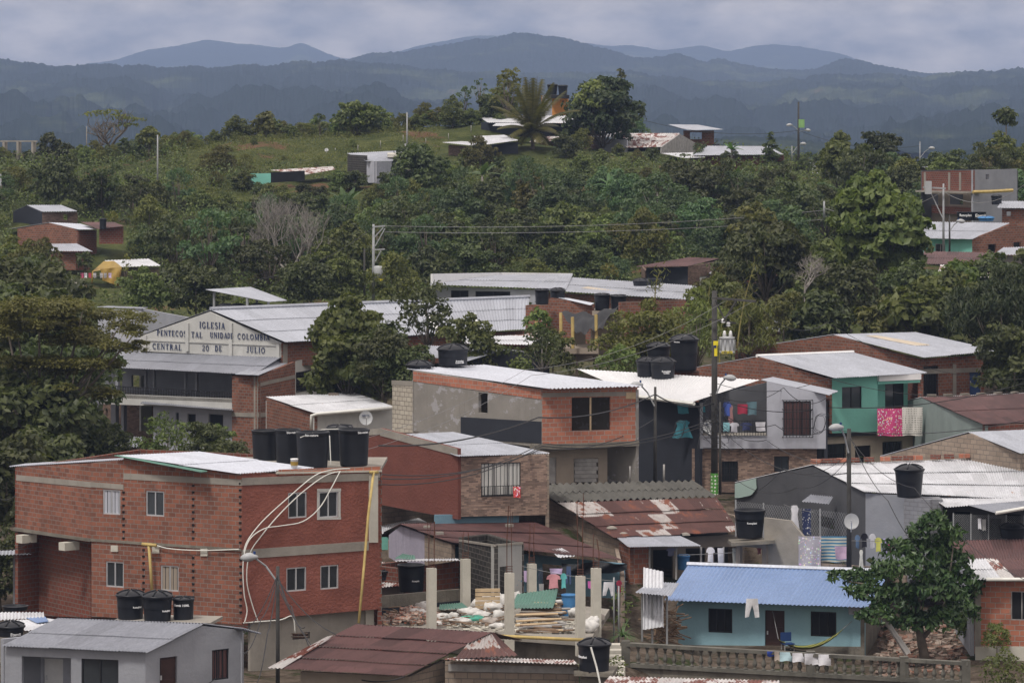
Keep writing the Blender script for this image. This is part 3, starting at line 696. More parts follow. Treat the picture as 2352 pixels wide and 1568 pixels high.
def bare(name,label,x,yt,yb,wpx,Y,seed=1,mat='barkpale',cat='dead tree',depth=5,group=None,r0=.16,spread=.5,nb=3,parts=True,mesh_only=False,upb=.25):
    s=Y/K;loc=P(x,yb,Y);H=(yb-yt)*s;g=random.Random(seed);m=M()
    def br(p,d,l,r,k):
        q=p+d*l;mid=p.lerp(q,.5)+Vector((g.uniform(-1,1),g.uniform(-1,1),0))*l*.07
        m.tube([p,mid,q],[r,r*.8,r*.62],5 if k>2 else 4,cap=False)
        if k<=0:return
        for i in range(nb if k<depth else nb+1):
            a=Vector((g.uniform(-1,1),g.uniform(-1,1),g.uniform(-.2,.6)+upb));e_=(d*(1-spread)+a.normalized()*spread*1.5).normalized()
            br(p.lerp(q,g.uniform(.6,1)),e_,l*g.uniform(.6,.85),r*.58,k-1)
    br(Vector((0,0,-.2)),Vector((0,0,1)),H*.36,r0,depth)
    o=thing(name,label,cat,loc,group);me=m.mesh('branches',MT[mat],None,True);c=bpy.data.objects.new('branches',me);col.objects.link(c);c.parent=o
    zs=max(v.co.z for v in me.vertices);xs=max(abs(v.co.x) for v in me.vertices);kx=(wpx/2*s)/xs;kz=H/zs
    for v in me.vertices: v.co.x*=kx;v.co.y*=kx;v.co.z*=kz
    return o
def frond(m,p,d,L_,w,droop,n=10,nl=16,leafl=.8):
    """pinnate palm frond"""
    pts=[];d=d.normalized();q=Vector(p)
    for i in range(n+1):
        pts.append(q.copy());d=(d+Vector((0,0,-droop/n))).normalized();q=q+d*L_/n
    m.tube(pts,[.04*(1-i/(n+1)) +.008 for i in range(n+1)],4,cap=False)
    side=d.cross(Vector((0,0,1))).normalized()
    for i in range(nl*2):
        f=(i//2+1)/(nl+1);k=min(int(f*n),n-1);a=pts[k].lerp(pts[k+1],f*n-k);sg=1 if i%2 else -1
        ax=(pts[k+1]-pts[k]).normalized();ll=leafl*math.sin(math.pi*(.12+.85*f))**.6;e_=a+(side*sg*.8+ax*.55+Vector((0,0,-.35))).normalized()*ll
        wv=ax*w;m.add([a-wv,a+wv,e_],[(0,1,2)])
def palm(name,label,x,ytop,yb,wpx,Y,seed=1,nf=18,trh=.45):
    s=Y/K;loc=P(x,yb,Y);H=(yb-ytop)*s;g=random.Random(seed);o=thing(name,label,'palm tree',loc);L_=wpx/2*s*1.05
    m=M();hc=H*trh;m.tube([loc+Vector((0,0,-.5)),loc+Vector((.1,0,hc*.5)),loc+Vector((0,0,hc))],[.24,.19,.15],8);mk('trunk',m,MT['bark'],o,True)
    m=M();
    for i in range(nf):
        a=i*2.4;el_=1.5-1.3*(i/nf);d=Vector((math.cos(a)*math.cos(el_),math.sin(a)*math.cos(el_),math.sin(el_)));frond(m,loc+Vector((0,0,hc)),d,(H-hc)*1.08 if el_>.75 else L_,.085,.5+.9*(i/nf),leafl=1.05,nl=34)
    mk('fronds',m,MT['leafol'],o)
    m=M()
    for i in range(4):
        a=i*1.7+.4;d=Vector((math.cos(a),math.sin(a),.1));frond(m,loc+Vector((0,0,hc-.1)),d,L_*.75,.06,1.3,leafl=.7,nl=22)
    mk('dry_fronds',m,MT['leafye'],o);return o
def banana(name,label,x,ytop,yb,wpx,Y,seed=1,n=7,group=None):
    s=Y/K;loc=P(x,yb,Y);H=(yb-ytop)*s;g=random.Random(seed);o=thing(name,label,'banana plant',loc,group);hc=H*.5
    m=M();m.tube([(0,0,-.2),(.05,0,hc*.6),(0,0,hc)],[.14,.11,.07],7);me=m.mesh('stem',MT['barkpale'],None,True);c=bpy.data.objects.new('stem',me);col.objects.link(c);c.parent=o
    m=M();L_=max(wpx/2*s,H*.5)
    for i in range(n):
        a=i*2.4+g.uniform(-.3,.3);el_=g.uniform(.35,1.25);d=Vector((math.cos(a)*math.cos(el_),math.sin(a)*math.cos(el_),math.sin(el_)))
        q=Vector((0,0,hc));side=d.cross(Vector((0,0,1))).normalized();vs=[];k=9;dr=g.uniform(.5,1.3)
        for j in range(k+1):
            f=j/k;wv=.32*math.sin(math.pi*min(1,f*.92+.06))**.6*(L_/2.2);vs+=[q-side*wv+Vector((0,0,-wv*.3)),q.copy(),q+side*wv+Vector((0,0,-wv*.3))]
            d=(d+Vector((0,0,-dr/k))).normalized();q=q+d*L_/k
        m.add(vs,[(j*3+e_,j*3+e_+1,j*3+e_+4,j*3+e_+3) for j in range(k) for e_ in(0,1)])
    me=m.mesh('leaves',MT['leafban'],None);c=bpy.data.objects.new('leaves',me);col.objects.link(c);c.parent=o;return o
# ================================================================ ground, hills, far mountains
GPX=[(0,1700,122),(600,1620,130),(1176,1720,116),(1800,1760,126),(2352,1700,130),(0,1520,140),(300,1520,140),(600,1520,146),(800,1480,152),
(900,1450,151),(1000,1460,150),(1300,1455,152),(1370,1448,152),(1176,1600,140),(1390,1540,140),(1420,1490,147),(1558,1505,155),(1986,1500,153),(1750,1480,162),(1900,1330,163),(1750,1310,163),(2050,1340,163),
(1500,1720,138),(1650,1740,138),(1850,1740,137),(2100,1720,136),(2100,1470,153),(2160,1400,160),(2300,1550,144),(1500,1400,158),(1430,1330,163),(1600,1340,163),(1050,1215,166),(1250,1200,168),(1037,1340,162),(900,1330,163),(900,1250,170),
(1300,1125,177),(1400,1180,176),(1600,1135,185),(1876,1130,185),(1900,1088,194),(2100,1085,196),(2250,1040,186),(2400,1100,178),(2200,940,208),(1985,1310,164),(2200,1300,164),(1750,1200,176),
(724,1015,197),(900,1010,198),(533,1045,218),(330,1055,224),(220,1080,214),(1000,880,234),(712,930,226),(100,1120,200),(50,1080,200),(50,1280,165),(0,1440,152),(300,1150,185),(500,1090,195),(850,1160,175),
(1130,730,262),(1600,735,258),(1330,880,216),(1165,900,204),(1500,900,212),(1650,980,204),(2000,860,230),(2200,960,213),(1800,830,230),(1850,760,250),(2250,690,262),(2400,860,225),(100,760,250),(330,820,240),(600,740,250),(900,740,250),
(100,700,272),(500,690,272),(900,690,275),(1300,670,282),(1650,650,284),(1900,640,285),(0,640,292),(170,655,288),(260,655,290),(500,620,300),(900,600,302),(1300,590,305),(1600,600,300),(1850,560,305),(2150,620,278),(2250,530,298),
(100,600,300),(120,560,310),(110,515,320),(500,500,338),(850,500,335),(1150,490,338),(1450,480,340),(1700,480,335),(1950,470,330),(2100,450,335),(2350,530,300),
(0,460,335),(250,430,355),(500,415,358),(700,410,360),(870,425,352),(1000,430,350),(1200,400,362),(1400,390,366),(1600,395,362),(1750,400,365),(1900,410,360),(2100,420,345),(2350,430,335),
(0,385,375),(250,375,385),(450,345,388),(600,325,392),(750,320,392),(900,305,396),(1050,290,400),(1130,285,402),(1285,300,405),(1420,330,396),(1560,350,392),(1700,370,388),(1900,400,380),(2100,410,368),(2330,392,345),
(900,370,374),(760,370,376),(1100,350,382),(1250,335,384),(1350,350,384)]
pts=np.array([tuple(P(*p)) for p in GPX])
ex=[(x*Y/K,Y,z) for x in(-1900,-1200,-600,0,600,1200,1900) for Y,z in((430,2.),(470,12.),(560,-8.),(800,-45.),(90,4.),(60,3.))]
for i,e in enumerate(ex):
    if e[1]==430: ex[i]=(e[0],430,22. if abs(e[0])<40 else 17.)
    if e[1]==470: ex[i]=(e[0],470,9.)
for Y in(150,190,230,270,310,350,390):
    for sg in(-1,1):
        x=XC+sg*1900; ex.append((sg*1900*Y/K,Y,float(np.interp(Y,[150,230,300,390],[9,11.,14,22]))))
pts=np.concatenate([pts,np.array(ex)])
def ground_z(X,Y):
    X=np.asarray(X,float);Y=np.asarray(Y,float);sh=X.shape;X=X.ravel();Y=Y.ravel()
    d=(X[:,None]-pts[:,0])**2+(.55*(Y[:,None]-pts[:,1]))**2+1.5;w_=d**-2.;z=(w_*pts[:,2]).sum(1)/w_.sum(1)
    z=z+.22*np.sin(X*.7+Y*.35)*np.sin(Y*.5-X*.3)*np.clip((Y-200)/60,0,1);return z.reshape(sh)
def gz(X,Y): return float(ground_z(np.array([X]),np.array([Y]))[0])
def grid(name,X,Y,Z,mat,kind='structure'):
    n,m_=X.shape;me=bpy.data.meshes.new(name);me.vertices.add(n*m_);me.vertices.foreach_set('co',np.stack([X,Y,Z],-1).astype('f').ravel())
    i,j=np.meshgrid(np.arange(n-1),np.arange(m_-1),indexing='ij');a=(i*m_+j).ravel();q=np.stack([a,a+1,a+m_+1,a+m_],1)
    me.loops.add(q.size);me.polygons.add(len(q));me.loops.foreach_set('vertex_index',q.astype('i').ravel());me.polygons.foreach_set('loop_start',(np.arange(len(q))*4).astype('i'))
    me.polygons.foreach_set('use_smooth',np.ones(len(q),bool));me.update(calc_edges=True);me.materials.append(mat);o=bpy.data.objects.new(name,me);col.objects.link(o);o['kind']=kind;return o
mg,t,b=newmat('grassy soil');tc_=N(t,'ShaderNodeTexCoord');v=tc_.outputs['Object'];b.inputs['Roughness'].default_value=.95;b.inputs['Specular IOR Level'].default_value=.1
cc=mixc(t,ramp(t,noise(t,v,.35,7,.7),.4,.6),(.045,.06,.018,1),(.10,.11,.035,1));cc=mixc(t,ramp(t,noise(t,v,.09,6,.65),.60,.64),cc,(.15,.085,.05,1))
cc=mixc(t,ramp(t,noise(t,v,3,5,.7),.35,.7),cc,mixc(t,.5,cc,(.02,.025,.01,1)));sp_=N(t,'ShaderNodeSeparateXYZ');t.links.new(v,sp_.inputs[0]);yy=math_(t,'ADD',sp_.outputs[1],math_(t,'MULTIPLY',noise(t,v,.12,3),30.))
soil=mixc(t,ramp(t,noise(t,v,.8,7,.75),.4,.6),(.06,.045,.032,1),(.15,.12,.095,1));soil=mixc(t,ramp(t,noise(t,v,.5,6,.7),.56,.6),soil,(.035,.045,.016,1))
mr_=N(t,'ShaderNodeMapRange');mr_.inputs[1].default_value=235;mr_.inputs[2].default_value=262;t.links.new(yy,mr_.inputs[0]);cc=mixc(t,mr_.outputs[0],soil,cc)
t.links.new(cc,b.inputs['Base Color']);bump(t,b,noise(t,v,2.5,6,.7),.25)
rows=np.concatenate([np.arange(60,470,1.4),np.geomspace(471,30000,90)]);cols=np.linspace(-1,1,300)
YY,CC=np.meshgrid(rows,cols,indexing='ij');XX=CC*(30+YY*.21)
ZZ=ground_z(XX[:294],YY[:294]) if False else np.zeros_like(XX)
near=rows<470
for k in range(0,near.sum(),40): ZZ[k:k+40][:]=ground_z(XX[k:k+40],YY[k:k+40])
zf=np.interp(rows,[470,560,800,1500,30000],[9,-8,-45,-60,-120]);w1=np.clip((rows-400)/60,0,1)[:,None]
nr=~near;ZZ[near.sum():]=zf[nr][:,None]
ZZ[:near.sum()]=ZZ[:near.sum()]*(1-w1[near])+zf[near][:,None]*w1[near]
grid('ground',XX,YY,ZZ,mg)
# far wooded hills
mf,t,b=newmat('forested hills');b.inputs['Roughness'].default_value=1;b.inputs['Specular IOR Level'].default_value=0;tc_=N(t,'ShaderNodeTexCoord')
mp_=N(t,'ShaderNodeMapping');mp_.inputs['Scale'].default_value=(.0022,.0013,.009);L(t,tc_,mp_,3,0);v=mp_.outputs[0]
n1_=noise(t,v,2.2,6,.62);n2_=noise(t,v,24,5,.7);cc=mixc(t,ramp(t,n1_,.54,.62),(.012,.019,.011,1),(.06,.073,.034,1));cc=mixc(t,ramp(t,n1_,.65,.69),cc,(.11,.09,.06,1))  # forest tone darkened as cloud shadow; grass patches lightened to show sunlit relief
cc=mixc(t,ramp(t,n2_,.4,.62),mixc(t,.6,cc,(.008,.014,.006,1)),cc);t.links.new(cc,b.inputs['Base Color'])
def fbm(x,y,s,seed,o=5):
    r=np.zeros_like(x);a=1;g=np.random.default_rng(seed)
    for k in range(o):
        for _ in range(3):
            th=g.uniform(0,6.28);ph=g.uniform(0,6.28);f=s*2**k*g.uniform(.7,1.3);r=r+a*np.sin((x*math.cos(th)+y*math.sin(th))*f+ph+1.3*np.sin(y*f*.7+ph))/3
        a*=.55
    return r
def rn2(sh,seed):
    a=np.random.default_rng(seed).normal(size=sh)
    for ax in(0,1): a=(np.roll(a,1,ax)+2*a+np.roll(a,-1,ax))/2.45
    return a
def ridge(name,prof,Y0,Y1,base_y,amp,seed,skyn=1.,cw=900,rw=90):
    """prof: skyline in photo px at distance Y1; slope starts at Y0"""
    px=np.linspace(-500,2852,cw);py=np.interp(px,[p[0] for p in prof],[p[1] for p in prof]);k=np.ones(9)/9;py=np.convolve(np.pad(py,4,'edge'),k,'valid')
    g=np.random.default_rng(seed);jag=np.convolve(g.normal(size=cw+2),[.3,.5,.3],'valid')*skyn+g.normal(size=cw)*.35*skyn;py=py-jag+1.2*np.sin(px*.05+seed)
    tt=np.linspace(0,1.25,rw);T,PX=np.meshgrid(tt,px,indexing='ij');Yd=Y0+(Y1-Y0)*T;X=(PX-XC)/K*Yd
    zr=CZ-(py-YH)*Y1/K;zb=CZ-(base_y-YH)*Y0/K
    f=np.clip(T,0,1);Z=zb+(zr[None,:]-zb)*(f**1.25)*np.where(T>1,1-(T-1)*2.2,1)
    s=2*math.pi/(Y1*.10);n=fbm(X,Yd*.8,s,seed);rd=-np.abs(fbm(X,Yd*.35,s*1.3,seed+9))*1.4+.5
    Z=Z+(n*.45+rd*.8-.75)*amp*np.sin(math.pi*np.clip(T,0,1)**.7)**.9+fbm(X,Yd,s*10,seed+3,3)*amp*.05+rn2(X.shape,seed+1)*(Y1/K)*.9*skyn*np.clip(T*3,0,1)
    return grid(name,X,Yd,Z,mf)
ridge('hills',[(-500,380),(1900,392),(2130,376),(2200,358),(2300,348),(2352,345),(2852,335)],1100,1700,420,9,5,1.2)
ridge('hills',[(-500,360),(100,352),(400,356),(700,352),(1200,350),(1560,330),(1700,312),(1800,316),(1900,330),(2100,350),(2852,348)],1500,2100,380,6,15,1.2)
ridge('hills',[(-500,150),(-50,142),(0,138),(60,143),(130,151),(250,147),(400,155),(600,150),(700,141),(780,139),(860,143),(950,155),(1100,166),(1300,168),(1420,163),(1500,172),(1600,185),(1700,187),(1850,181),(1870,172),(1960,170),(2050,170),(2130,176),(2200,166),(2352,158),(2852,150)],1700,4500,352,38,21,.9,1700,170)
ridge('mountains',[(-500,230),(700,200),(790,141),(850,121),(940,117),(1040,98),(1100,89),(1176,77),(1226,77),(1280,84),(1326,97),(1386,108),(1446,130),(1490,132),(1526,130),(1556,121),(1585,130),(1616,143),(1656,131),(1706,150),(1776,156),(1841,163),(1880,154),(1936,134),(1990,141),(2076,162),(2200,170),(2400,190),(2852,200)],4700,5700,215,20,33,.8,1500,110)
ridge('mountains',[(-500,190),(140,156),(250,140),(330,117),(400,105),(480,91),(560,100),(650,110),(690,96),(740,119),(790,135),(900,120),(1060,85),(1140,81),(1300,96),(1396,105),(1441,102),(1516,115),(1616,105),(1671,117),(1776,99),(1851,110),(1931,121),(1976,142),(2080,165),(2300,190),(2852,190)],7600,9000,190,13,44,.3,900,60)
# ================================================================ near buildings
def plus(a,b,c): return a+(b-c)      # parallelogram corner
# ---- red brick house, left
h=House('brick_house','large two storey orange brick house with a red plastered side and white corrugated roof',(555,1433,143))
PL1=WP(210,146.1,555,143);PL0=WP(38,150.2,210,146.1);PR=WP(555,143,872,146.2);PB=WP(70,151.6,208.5,147.6)
h.wall(PL0,[(38,1072),(210,1063)],[(38,1213),(210,1240)],'brick')
h.wall(PL1,[(210,1063),(283,1057),(284,1051),(400,1068),(555,1090)],[(210,1415),(555,1433)],'brick',[(236,1124,276,1181),(335,1127,377,1185),(243,1289,284,1348),(369,1298,410,1357)])
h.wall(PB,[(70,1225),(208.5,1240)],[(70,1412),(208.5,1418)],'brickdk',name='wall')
h.wall(PR,[(555,1090),(872,1082)],[(555,1430),(668,1415),(845,1400)],'red',[(662,1130,705,1189),(733,1128,777,1188),(658,1302,704,1357),(736,1297,778,1352)],label='red plastered wall')
for i,b in enumerate(((236,1124,276,1181),(335,1127,377,1185),(243,1289,284,1348),(369,1298,410,1357))): h.win(PL1,b,curtain=['greylt',None,None,'tan'][i])  # pale sheet in the first window imitates the reflection on its glass
for b in((662,1130,705,1189),(733,1128,777,1188),(658,1302,704,1357),(736,1297,778,1352)): h.win(PR,b)
# white plaster ring round one window
for b in((728,1122,783,1129),(728,1188,783,1193)): h.band(PR,b[0],b[2],b[1],b[1]-1,b[3]-b[1],'white',.012,'window_surround')
for x in(728,777): h.band(PR,x,x+5,1127,1127,62,'white',.012,'window_surround')
h.band(PL0,38,210,1090,1106,13,'conc');h.band(PL1,210,284,1106,1112,12,'conc');h.band(PL1,284,555,1086,1101,14,'conc')
h.band(PL0,34,210,1211,1236,7,'concold',.08);h.band(PL1,208,555,1236,1259,6,'concold',.05)
h.band(PR,555,846,1262,1242,21,'conc',.03);h.band(PR,555,872,1097,1085,17,'conc',.03)
h.band(PR,640,874,1078,1070,13,'brick2',.02,'parapet')
h.band(PR,634,876,1084,1079,4,'conclt',.05,'parapet_cap')
h.col(PR,857,20,1092,1245,'conclt',.05)
for x,y in((62,1226),(160,1243)): h.band(PL0,x-7,x+7,y,y+2,18,'conclt',.35,'beam_end',.3)
for x,y in((359,1251),(470,1257),(264,1252)): h.band(PL1,x-8,x+8,y,y,19 if x>300 else 14,'conclt',.05,'beam_end')
# rows of open brick ends at the seams
for x,y0,y1 in((284,1130,1240),(444,1115,1250),(552,1110,1262),(330,1262,1370),(444,1280,1372),(553,1285,1420)):
    m=M();y=y0
    while y<y1: 
        a=PL1.p(x,y,.005);m.box(a,(.10,.05,.07));y+=15
    mk('brick_end',m,MT['dark'],h.o)
PBS=WP(575,143.2,872,146.6)
h.wall(PBS.off(-.15),[(575,1425),(668,1414),(850,1396)],[(575,1600),(850,1520)],'conc',[(672,1452,712,1467)],name='base_wall')
m=M()
for i in range(7):
    for j in range(2): m.lathe([(.045,0),(.075,0),(.075,.04),(.045,.04)],10,PBS.p(676+i*5.6,1456+j*7,-.2))
mk('vent_blocks',m,MT['block'],h.o)
h.roof([(275,1046,145.5),(457,1037,148),(722,1076,145),(548,1089,142.8)],'roofnew',pitch=.13,rows=2,lift=.02)
h.roof([(20,1071,150.6),(284,1055,145.5),(330,1051,152),(60,1066,156)],'roofnew',pitch=.13,rows=1)
m=M();sheetmesh(m,P(262,1046,145.4),P(292,1044,146),P(478,1084,143.5),P(462,1086,143),pitch=.13,rows=1);mk('roof_edging',m,MT['greenr'],h.o)
tf=[PR.p(640,1080),PR.p(874,1077)]
h.slab([tf[0],tf[1],tf[1]+Vector((.1,5,0)),tf[0]+Vector((-3,5.5,0)),tf[0]+Vector((-2.6,2,0))],.12,'conc','terrace')
a=PL0.w(0,0);c=PR.w(PR.at(872,0)[0],0);d=Vector((a.x+4.2,a.y+5.5,0))
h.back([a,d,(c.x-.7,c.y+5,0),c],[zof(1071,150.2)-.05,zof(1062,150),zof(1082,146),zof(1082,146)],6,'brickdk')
# ---- lower left grey house
h=House('grey_house','low grey painted house with a dull corrugated gable roof, at the bottom left',(334,1600,125))
GL=WP(5,126.3,334,125);GR=WP(334,125,558,127.7)
h.wall(GL,[(5,1484),(334,1498)],[(5,1640),(334,1640)],'grey',[(50,1508,163,1575),(187,1513,272,1590)])
h.wall(GR,[(334,1498),(464,1436),(558,1447)],[(334,1640),(558,1640)],'grey',[(367,1508,407,1600),(487,1490,526,1560)])
h.win(GL,(187,1513,272,1590),fm='blackm',div=1,fw=.04);h.win(GR,(487,1490,526,1560),fm='blackm',div=2,fw=.04,curtain='maroon');h.door(GR,(367,1508,407,1600),'doorbr')
pw=GL.off(-1.2);h.wall(pw,[(40,1500),(180,1500)],[(40,1640),(180,1640)],'greylt',[(100,1512,145,1600)],name='porch_wall',th=.08);h.door(pw,(100,1512,145,1600),'whitep')
h.roof([(130,1420,127.8),(466,1432,126.5),(336,1499,124.7),(3,1484,126.1)],'roofdull',pitch=.11,rows=2)
h.roof([(130,1419,127.8),(466,1431,126.5),(562,1446,128),(225,1434,129.4)],'roofdull',pitch=.11,rows=1)
a=GL.w(0,0);c=GR.w(GR.at(558,0)[0],0);b=GL.w(GL.len,0);h.back([a,plus(a,c,b),c],zof(1450,128),6,'grey')
m=M();sheetmesh(m,P(505,1436,128.5),P(570,1449,127.5),P(600,1456,126.6),P(560,1444,126.8),pitch=.13,rows=1);mk('side_awning',m,MT['roofdull'],h.o)
# block stand for the tanks behind
h2=House('tank_stand','low concrete stand under the three black tanks behind the grey house roof',(350,1440,130.5),'platform')
w=WP(258,131,482,130);h2.wall(w,[(258,1425),(482,1430)],[(258,1500),(482,1500)],'conc');h2.slab([w.p(258,1425),w.p(482,1430),w.p(482,1430)+Vector((.3,1.8,0)),w.p(258,1425)+Vector((.3,1.8,0))],.1,'conc','slab')
# ---- bottom centre maroon roof
h=House('block_house','low block house under a wide maroon corrugated roof, bottom centre of the photo',(929,1600,124))
h.roof([(817,1433,129.6),(1132,1452,128.3),(931,1554,123.9),(637,1536,125.6)],'maroon',pitch=.12,rows=4,lift=.035)
h.roof([(752,1461,128),(770,1457,128.2),(645,1536,125.4),(611,1535,125.4)],'rust2',pitch=.12,rows=1,label='pale rusty edge sheets')
h.roof([(1098,1450,128.7),(1134,1452,128.3),(1190,1506,125.5),(1045,1513,125.3)],'rust',pitch=.16,amp=.025,rows=1,name='hip_roof')
h.roof([(1055,1507,127),(1320,1515,127),(1328,1526,124.7),(1018,1516,124.8)],'rust2',pitch=.12,rows=1,name='lean_to_roof')
h.roof([(817,1433,129.6),(1132,1452,128.3),(1200,1470,133),(890,1450,135)],'maroon',pitch=.14,rows=1)
w=WP(690,125.9,940,124.7);h.wall(w,[(690,1541),(940,1553)],[(690,1660),(940,1660)],'tan')
w=WP(940,124.7,1022,126.4);h.wall(w,[(940,1553),(1022,1514)],[(940,1660),(1022,1660)],'block')
w=WP(1022,125.6,1330,125.2);h.wall(w,[(1022,1519),(1330,1526)],[(1022,1660),(1330,1660)],'block')
h.band(w,1030,1325,1524,1530,16,'woodgrey',.04,'fascia_board')
w=WP(1330,125.2,1368,128);h.wall(w,[(1330,1525),(1368,1530)],[(1330,1660),(1368,1660)],'green',label='light green end wall')
w=WP(1318,124.6,1408,124.2);h.slab([w.p(1318,1541),w.p(1408,1545),w.p(1408,1545)+Vector((.2,1.7,0)),w.p(1318,1541)+Vector((0,1.7,0))],.14,'concold','tank_slab')
h.wall(w.off(-.3),[(1332,1550),(1400,1550)],[(1332,1660),(1400,1660)],'concold')
# ---- bottom rusty roof
h=House('shed','rusty pale corrugated shed roof cut by the bottom edge below the balustrade',(1560,1640,118),'shed')
h.roof([(1400,1552,121),(1790,1562,120),(1790,1600,116),(1370,1590,117)],'rust2',pitch=.12,rows=2)
w=WP(1380,117.5,1790,116.5);h.wall(w,1600,1700,'block')
# ---- building plot
Z0=zof(1467,143)
def onz(x,y,z=Z0): return P(x,y,(CZ-z)*K/(y-YH))
h=House('concrete_floor','bare concrete floor slab of the unfinished plot with the pillars',(1100,1467,146),'floor slab')
h.slab([onz(880,1436),onz(1000,1443),onz(1356,1468),onz(1400,1398),onz(1250,1380),onz(880,1390)],.25,'conc','slab')
w=WP(985,146.6,1350,143.3);h.wall(w.off(-.1),[(985,1452),(1350,1474)],[(985,1560),(1350,1560)],'concold',name='retaining_wall')
m=M();m.tube([P(1130,1459,142.6),P(1346,1469,142.3)],.062,10);solo('yellow_pipe',m,MT['yellowpole'],'long yellow pipe lying along the front edge of the plot slab','pipe',smooth=True)
PIL=[(847,1297,1434,24,146.5,'leftmost pale concrete pillar, against the right corner of the brick house'),(991,1304,1443,24,145.8,'pale concrete pillar left of the white sacks, front row'),(1069,1283,1395,24,152,'pale concrete pillar in the back row beside the black block tower'),
 (1170,1315,1456,23,144,'pale concrete pillar at the left end of the timber pile'),(1221,1294,1382,23,153,'pale concrete pillar at the back left of the hanging pink shirt'),(1333,1322,1468,23,142.8,'nearest pale concrete pillar at the end of the yellow pipe'),(1369,1304,1450,24,147,'rightmost pale concrete pillar beside the white trousers')]
for k,(x,yt,yb,w_,Y,lb) in enumerate(PIL):
    s=Y/K;a=P(x,yb,Y);H=(yb-yt)*s;o=thing('concrete_pillar',lb,'pillar',a,'bare pillars of the unfinished plot')
    m=M();q=w_*s/2*.92;m.box(a+Vector((0,0,H/2-.3)),(q*1.8,q*1.5,H+.6),.35);mk('shaft',m,MT['conclt'],o)
    for i,(dx,dy) in enumerate(((-1,-1),(1,-1),(-1,1),(1,1))):
        m=M();b=a+Vector((dx*q*.55,dy*q*.5,H-.05));g=random.Random(k*9+i);L_=[.5,1.8,1.1,2.5,1.6,2.9,1.25][k]*g.uniform(.9,1.08)
        m.tube([b,b+Vector((g.uniform(-.03,.03),0,L_*.5)),b+Vector((g.uniform(-.08,.08),g.uniform(-.05,.05),L_))],.011,5);mk('rebar',m,MT['rebar'],o)
    m=M();z=H+.06
    for j in range(3):
        c_=a+Vector((0,0,z+j*.09));pp=[c_+Vector((u*q*.65,v*q*.6,0)) for u,v in((-1,-1),(1,-1),(1,1),(-1,1),(-1,-1))]
        for p1,p2 in zip(pp,pp[1:]):m.bar(p1,p2,.014)
    mk('stirrup',m,MT['rebar'],o)
# ---- rubble and stores on the plot
def sack(x,y,w_,h_,label,c='sack',mat=None,rot=0,name='sack',z=None,grp='sacks and sheeting on the plot'):
    if 'sack' not in MT: MT['sack']=plain('white woven sack',(.56,.55,.53),.8,.2,5);MT['sackg']=plain('green sheeting',(.06,.30,.22),.5,.3,5);MT['sackd']=plain('dirty sack',(.36,.32,.29),.9,.3,4)
    p=onz(x,y,Z0 if z is None else z);s=p.y/K;m=M();g=random.Random(int(x*7+y));n=14;k=9;rx,rz=w_*s/2,h_*s/2;ry=rx*.7;vs=[]
    ph=[g.uniform(0,6) for _ in range(6)]
    for i in range(k+1):
        th=math.pi*i/k
        for j in range(n):
            a=2*math.pi*j/n;q=1+.16*math.sin(3*a+ph[0]+th*2)+.12*math.sin(5*a+ph[1])*math.sin(4*th+ph[2])+g.uniform(-.13,.13)
            vs.append(p+Vector((rx*q*math.sin(th)**.7*math.cos(a),ry*q*math.sin(th)**.7*math.sin(a),rz+rz*q*math.cos(th))))
    fs=[(i*n+j,(i+1)*n+j,(i+1)*n+(j+1)%n,i*n+(j+1)%n) for i in range(k) for j in range(n)]
    m.add(vs,fs);return solo(name,m,MT[mat or c],label,'sack',grp,True)
sack(960,1420,52,22,'crumpled white sack left of the second front pillar')
sack(938,1428,36,14,'low dirty white sack on the brick rubble',c='sackd')
sack(1018,1424,34,16,'white sack just right of the second front pillar')
sack(1060,1432,50,14,'long flattened white sack in front of the green sheeting')
sack(1080,1415,54,20,'white sack behind the green sheeting');sack(1088,1428,60,14,'crumpled green plastic sheeting among the sacks',mat='sackg',name='plastic_sheet')
sack(1130,1408,48,26,'tall heap of white sheeting left of the timber pile');sack(1128,1436,44,18,'dirty sack leaning on the timber pile',c='sackd')
sack(1146,1425,30,24,'white sack wedged beside the fourth pillar');sack(1180,1390,40,30,'white sheeting behind the pillar by the pink shirt',z=Z0+.1)
sack(1290,1400,56,22,'pale sack on the right of the green sheet metal');sack(1352,1452,44,28,'white sack between the two right hand pillars')
sack(1262,1396,34,14,'dirty sack at the foot of the blue barrel',c='sackd');sack(1375,1430,30,20,'small pale sack near the grass clump',c='sackd')
for i,(x,y,w_,h_) in enumerate(((975,1412,40,30),(1000,1436,30,10),(1040,1420,26,14),(1105,1420,40,16),(1120,1395,34,26),(1150,1400,36,34),(1098,1398,34,22),(1142,1442,36,12),(1275,1412,40,26),(1300,1408,34,22),(1318,1416,30,20),(1362,1440,30,24))):
    sack(x,y,w_,h_,['white plastic heap on top of the leftmost sack','flat scrap of white sheet at the slab front','small white sack between second and third pillars','white scrap beside the green sheeting','upper white sack of the tall heap by the pallet','white sack touching the fourth pillar on its left','white sack behind the heap by the pallet','low white sheet at the slab front left of the timber','white sack right under the green sheet metal','white sack by the blue barrel, nearer one','white sack right of the barrel foot','dirty white sack behind the nearest pillar'][i])
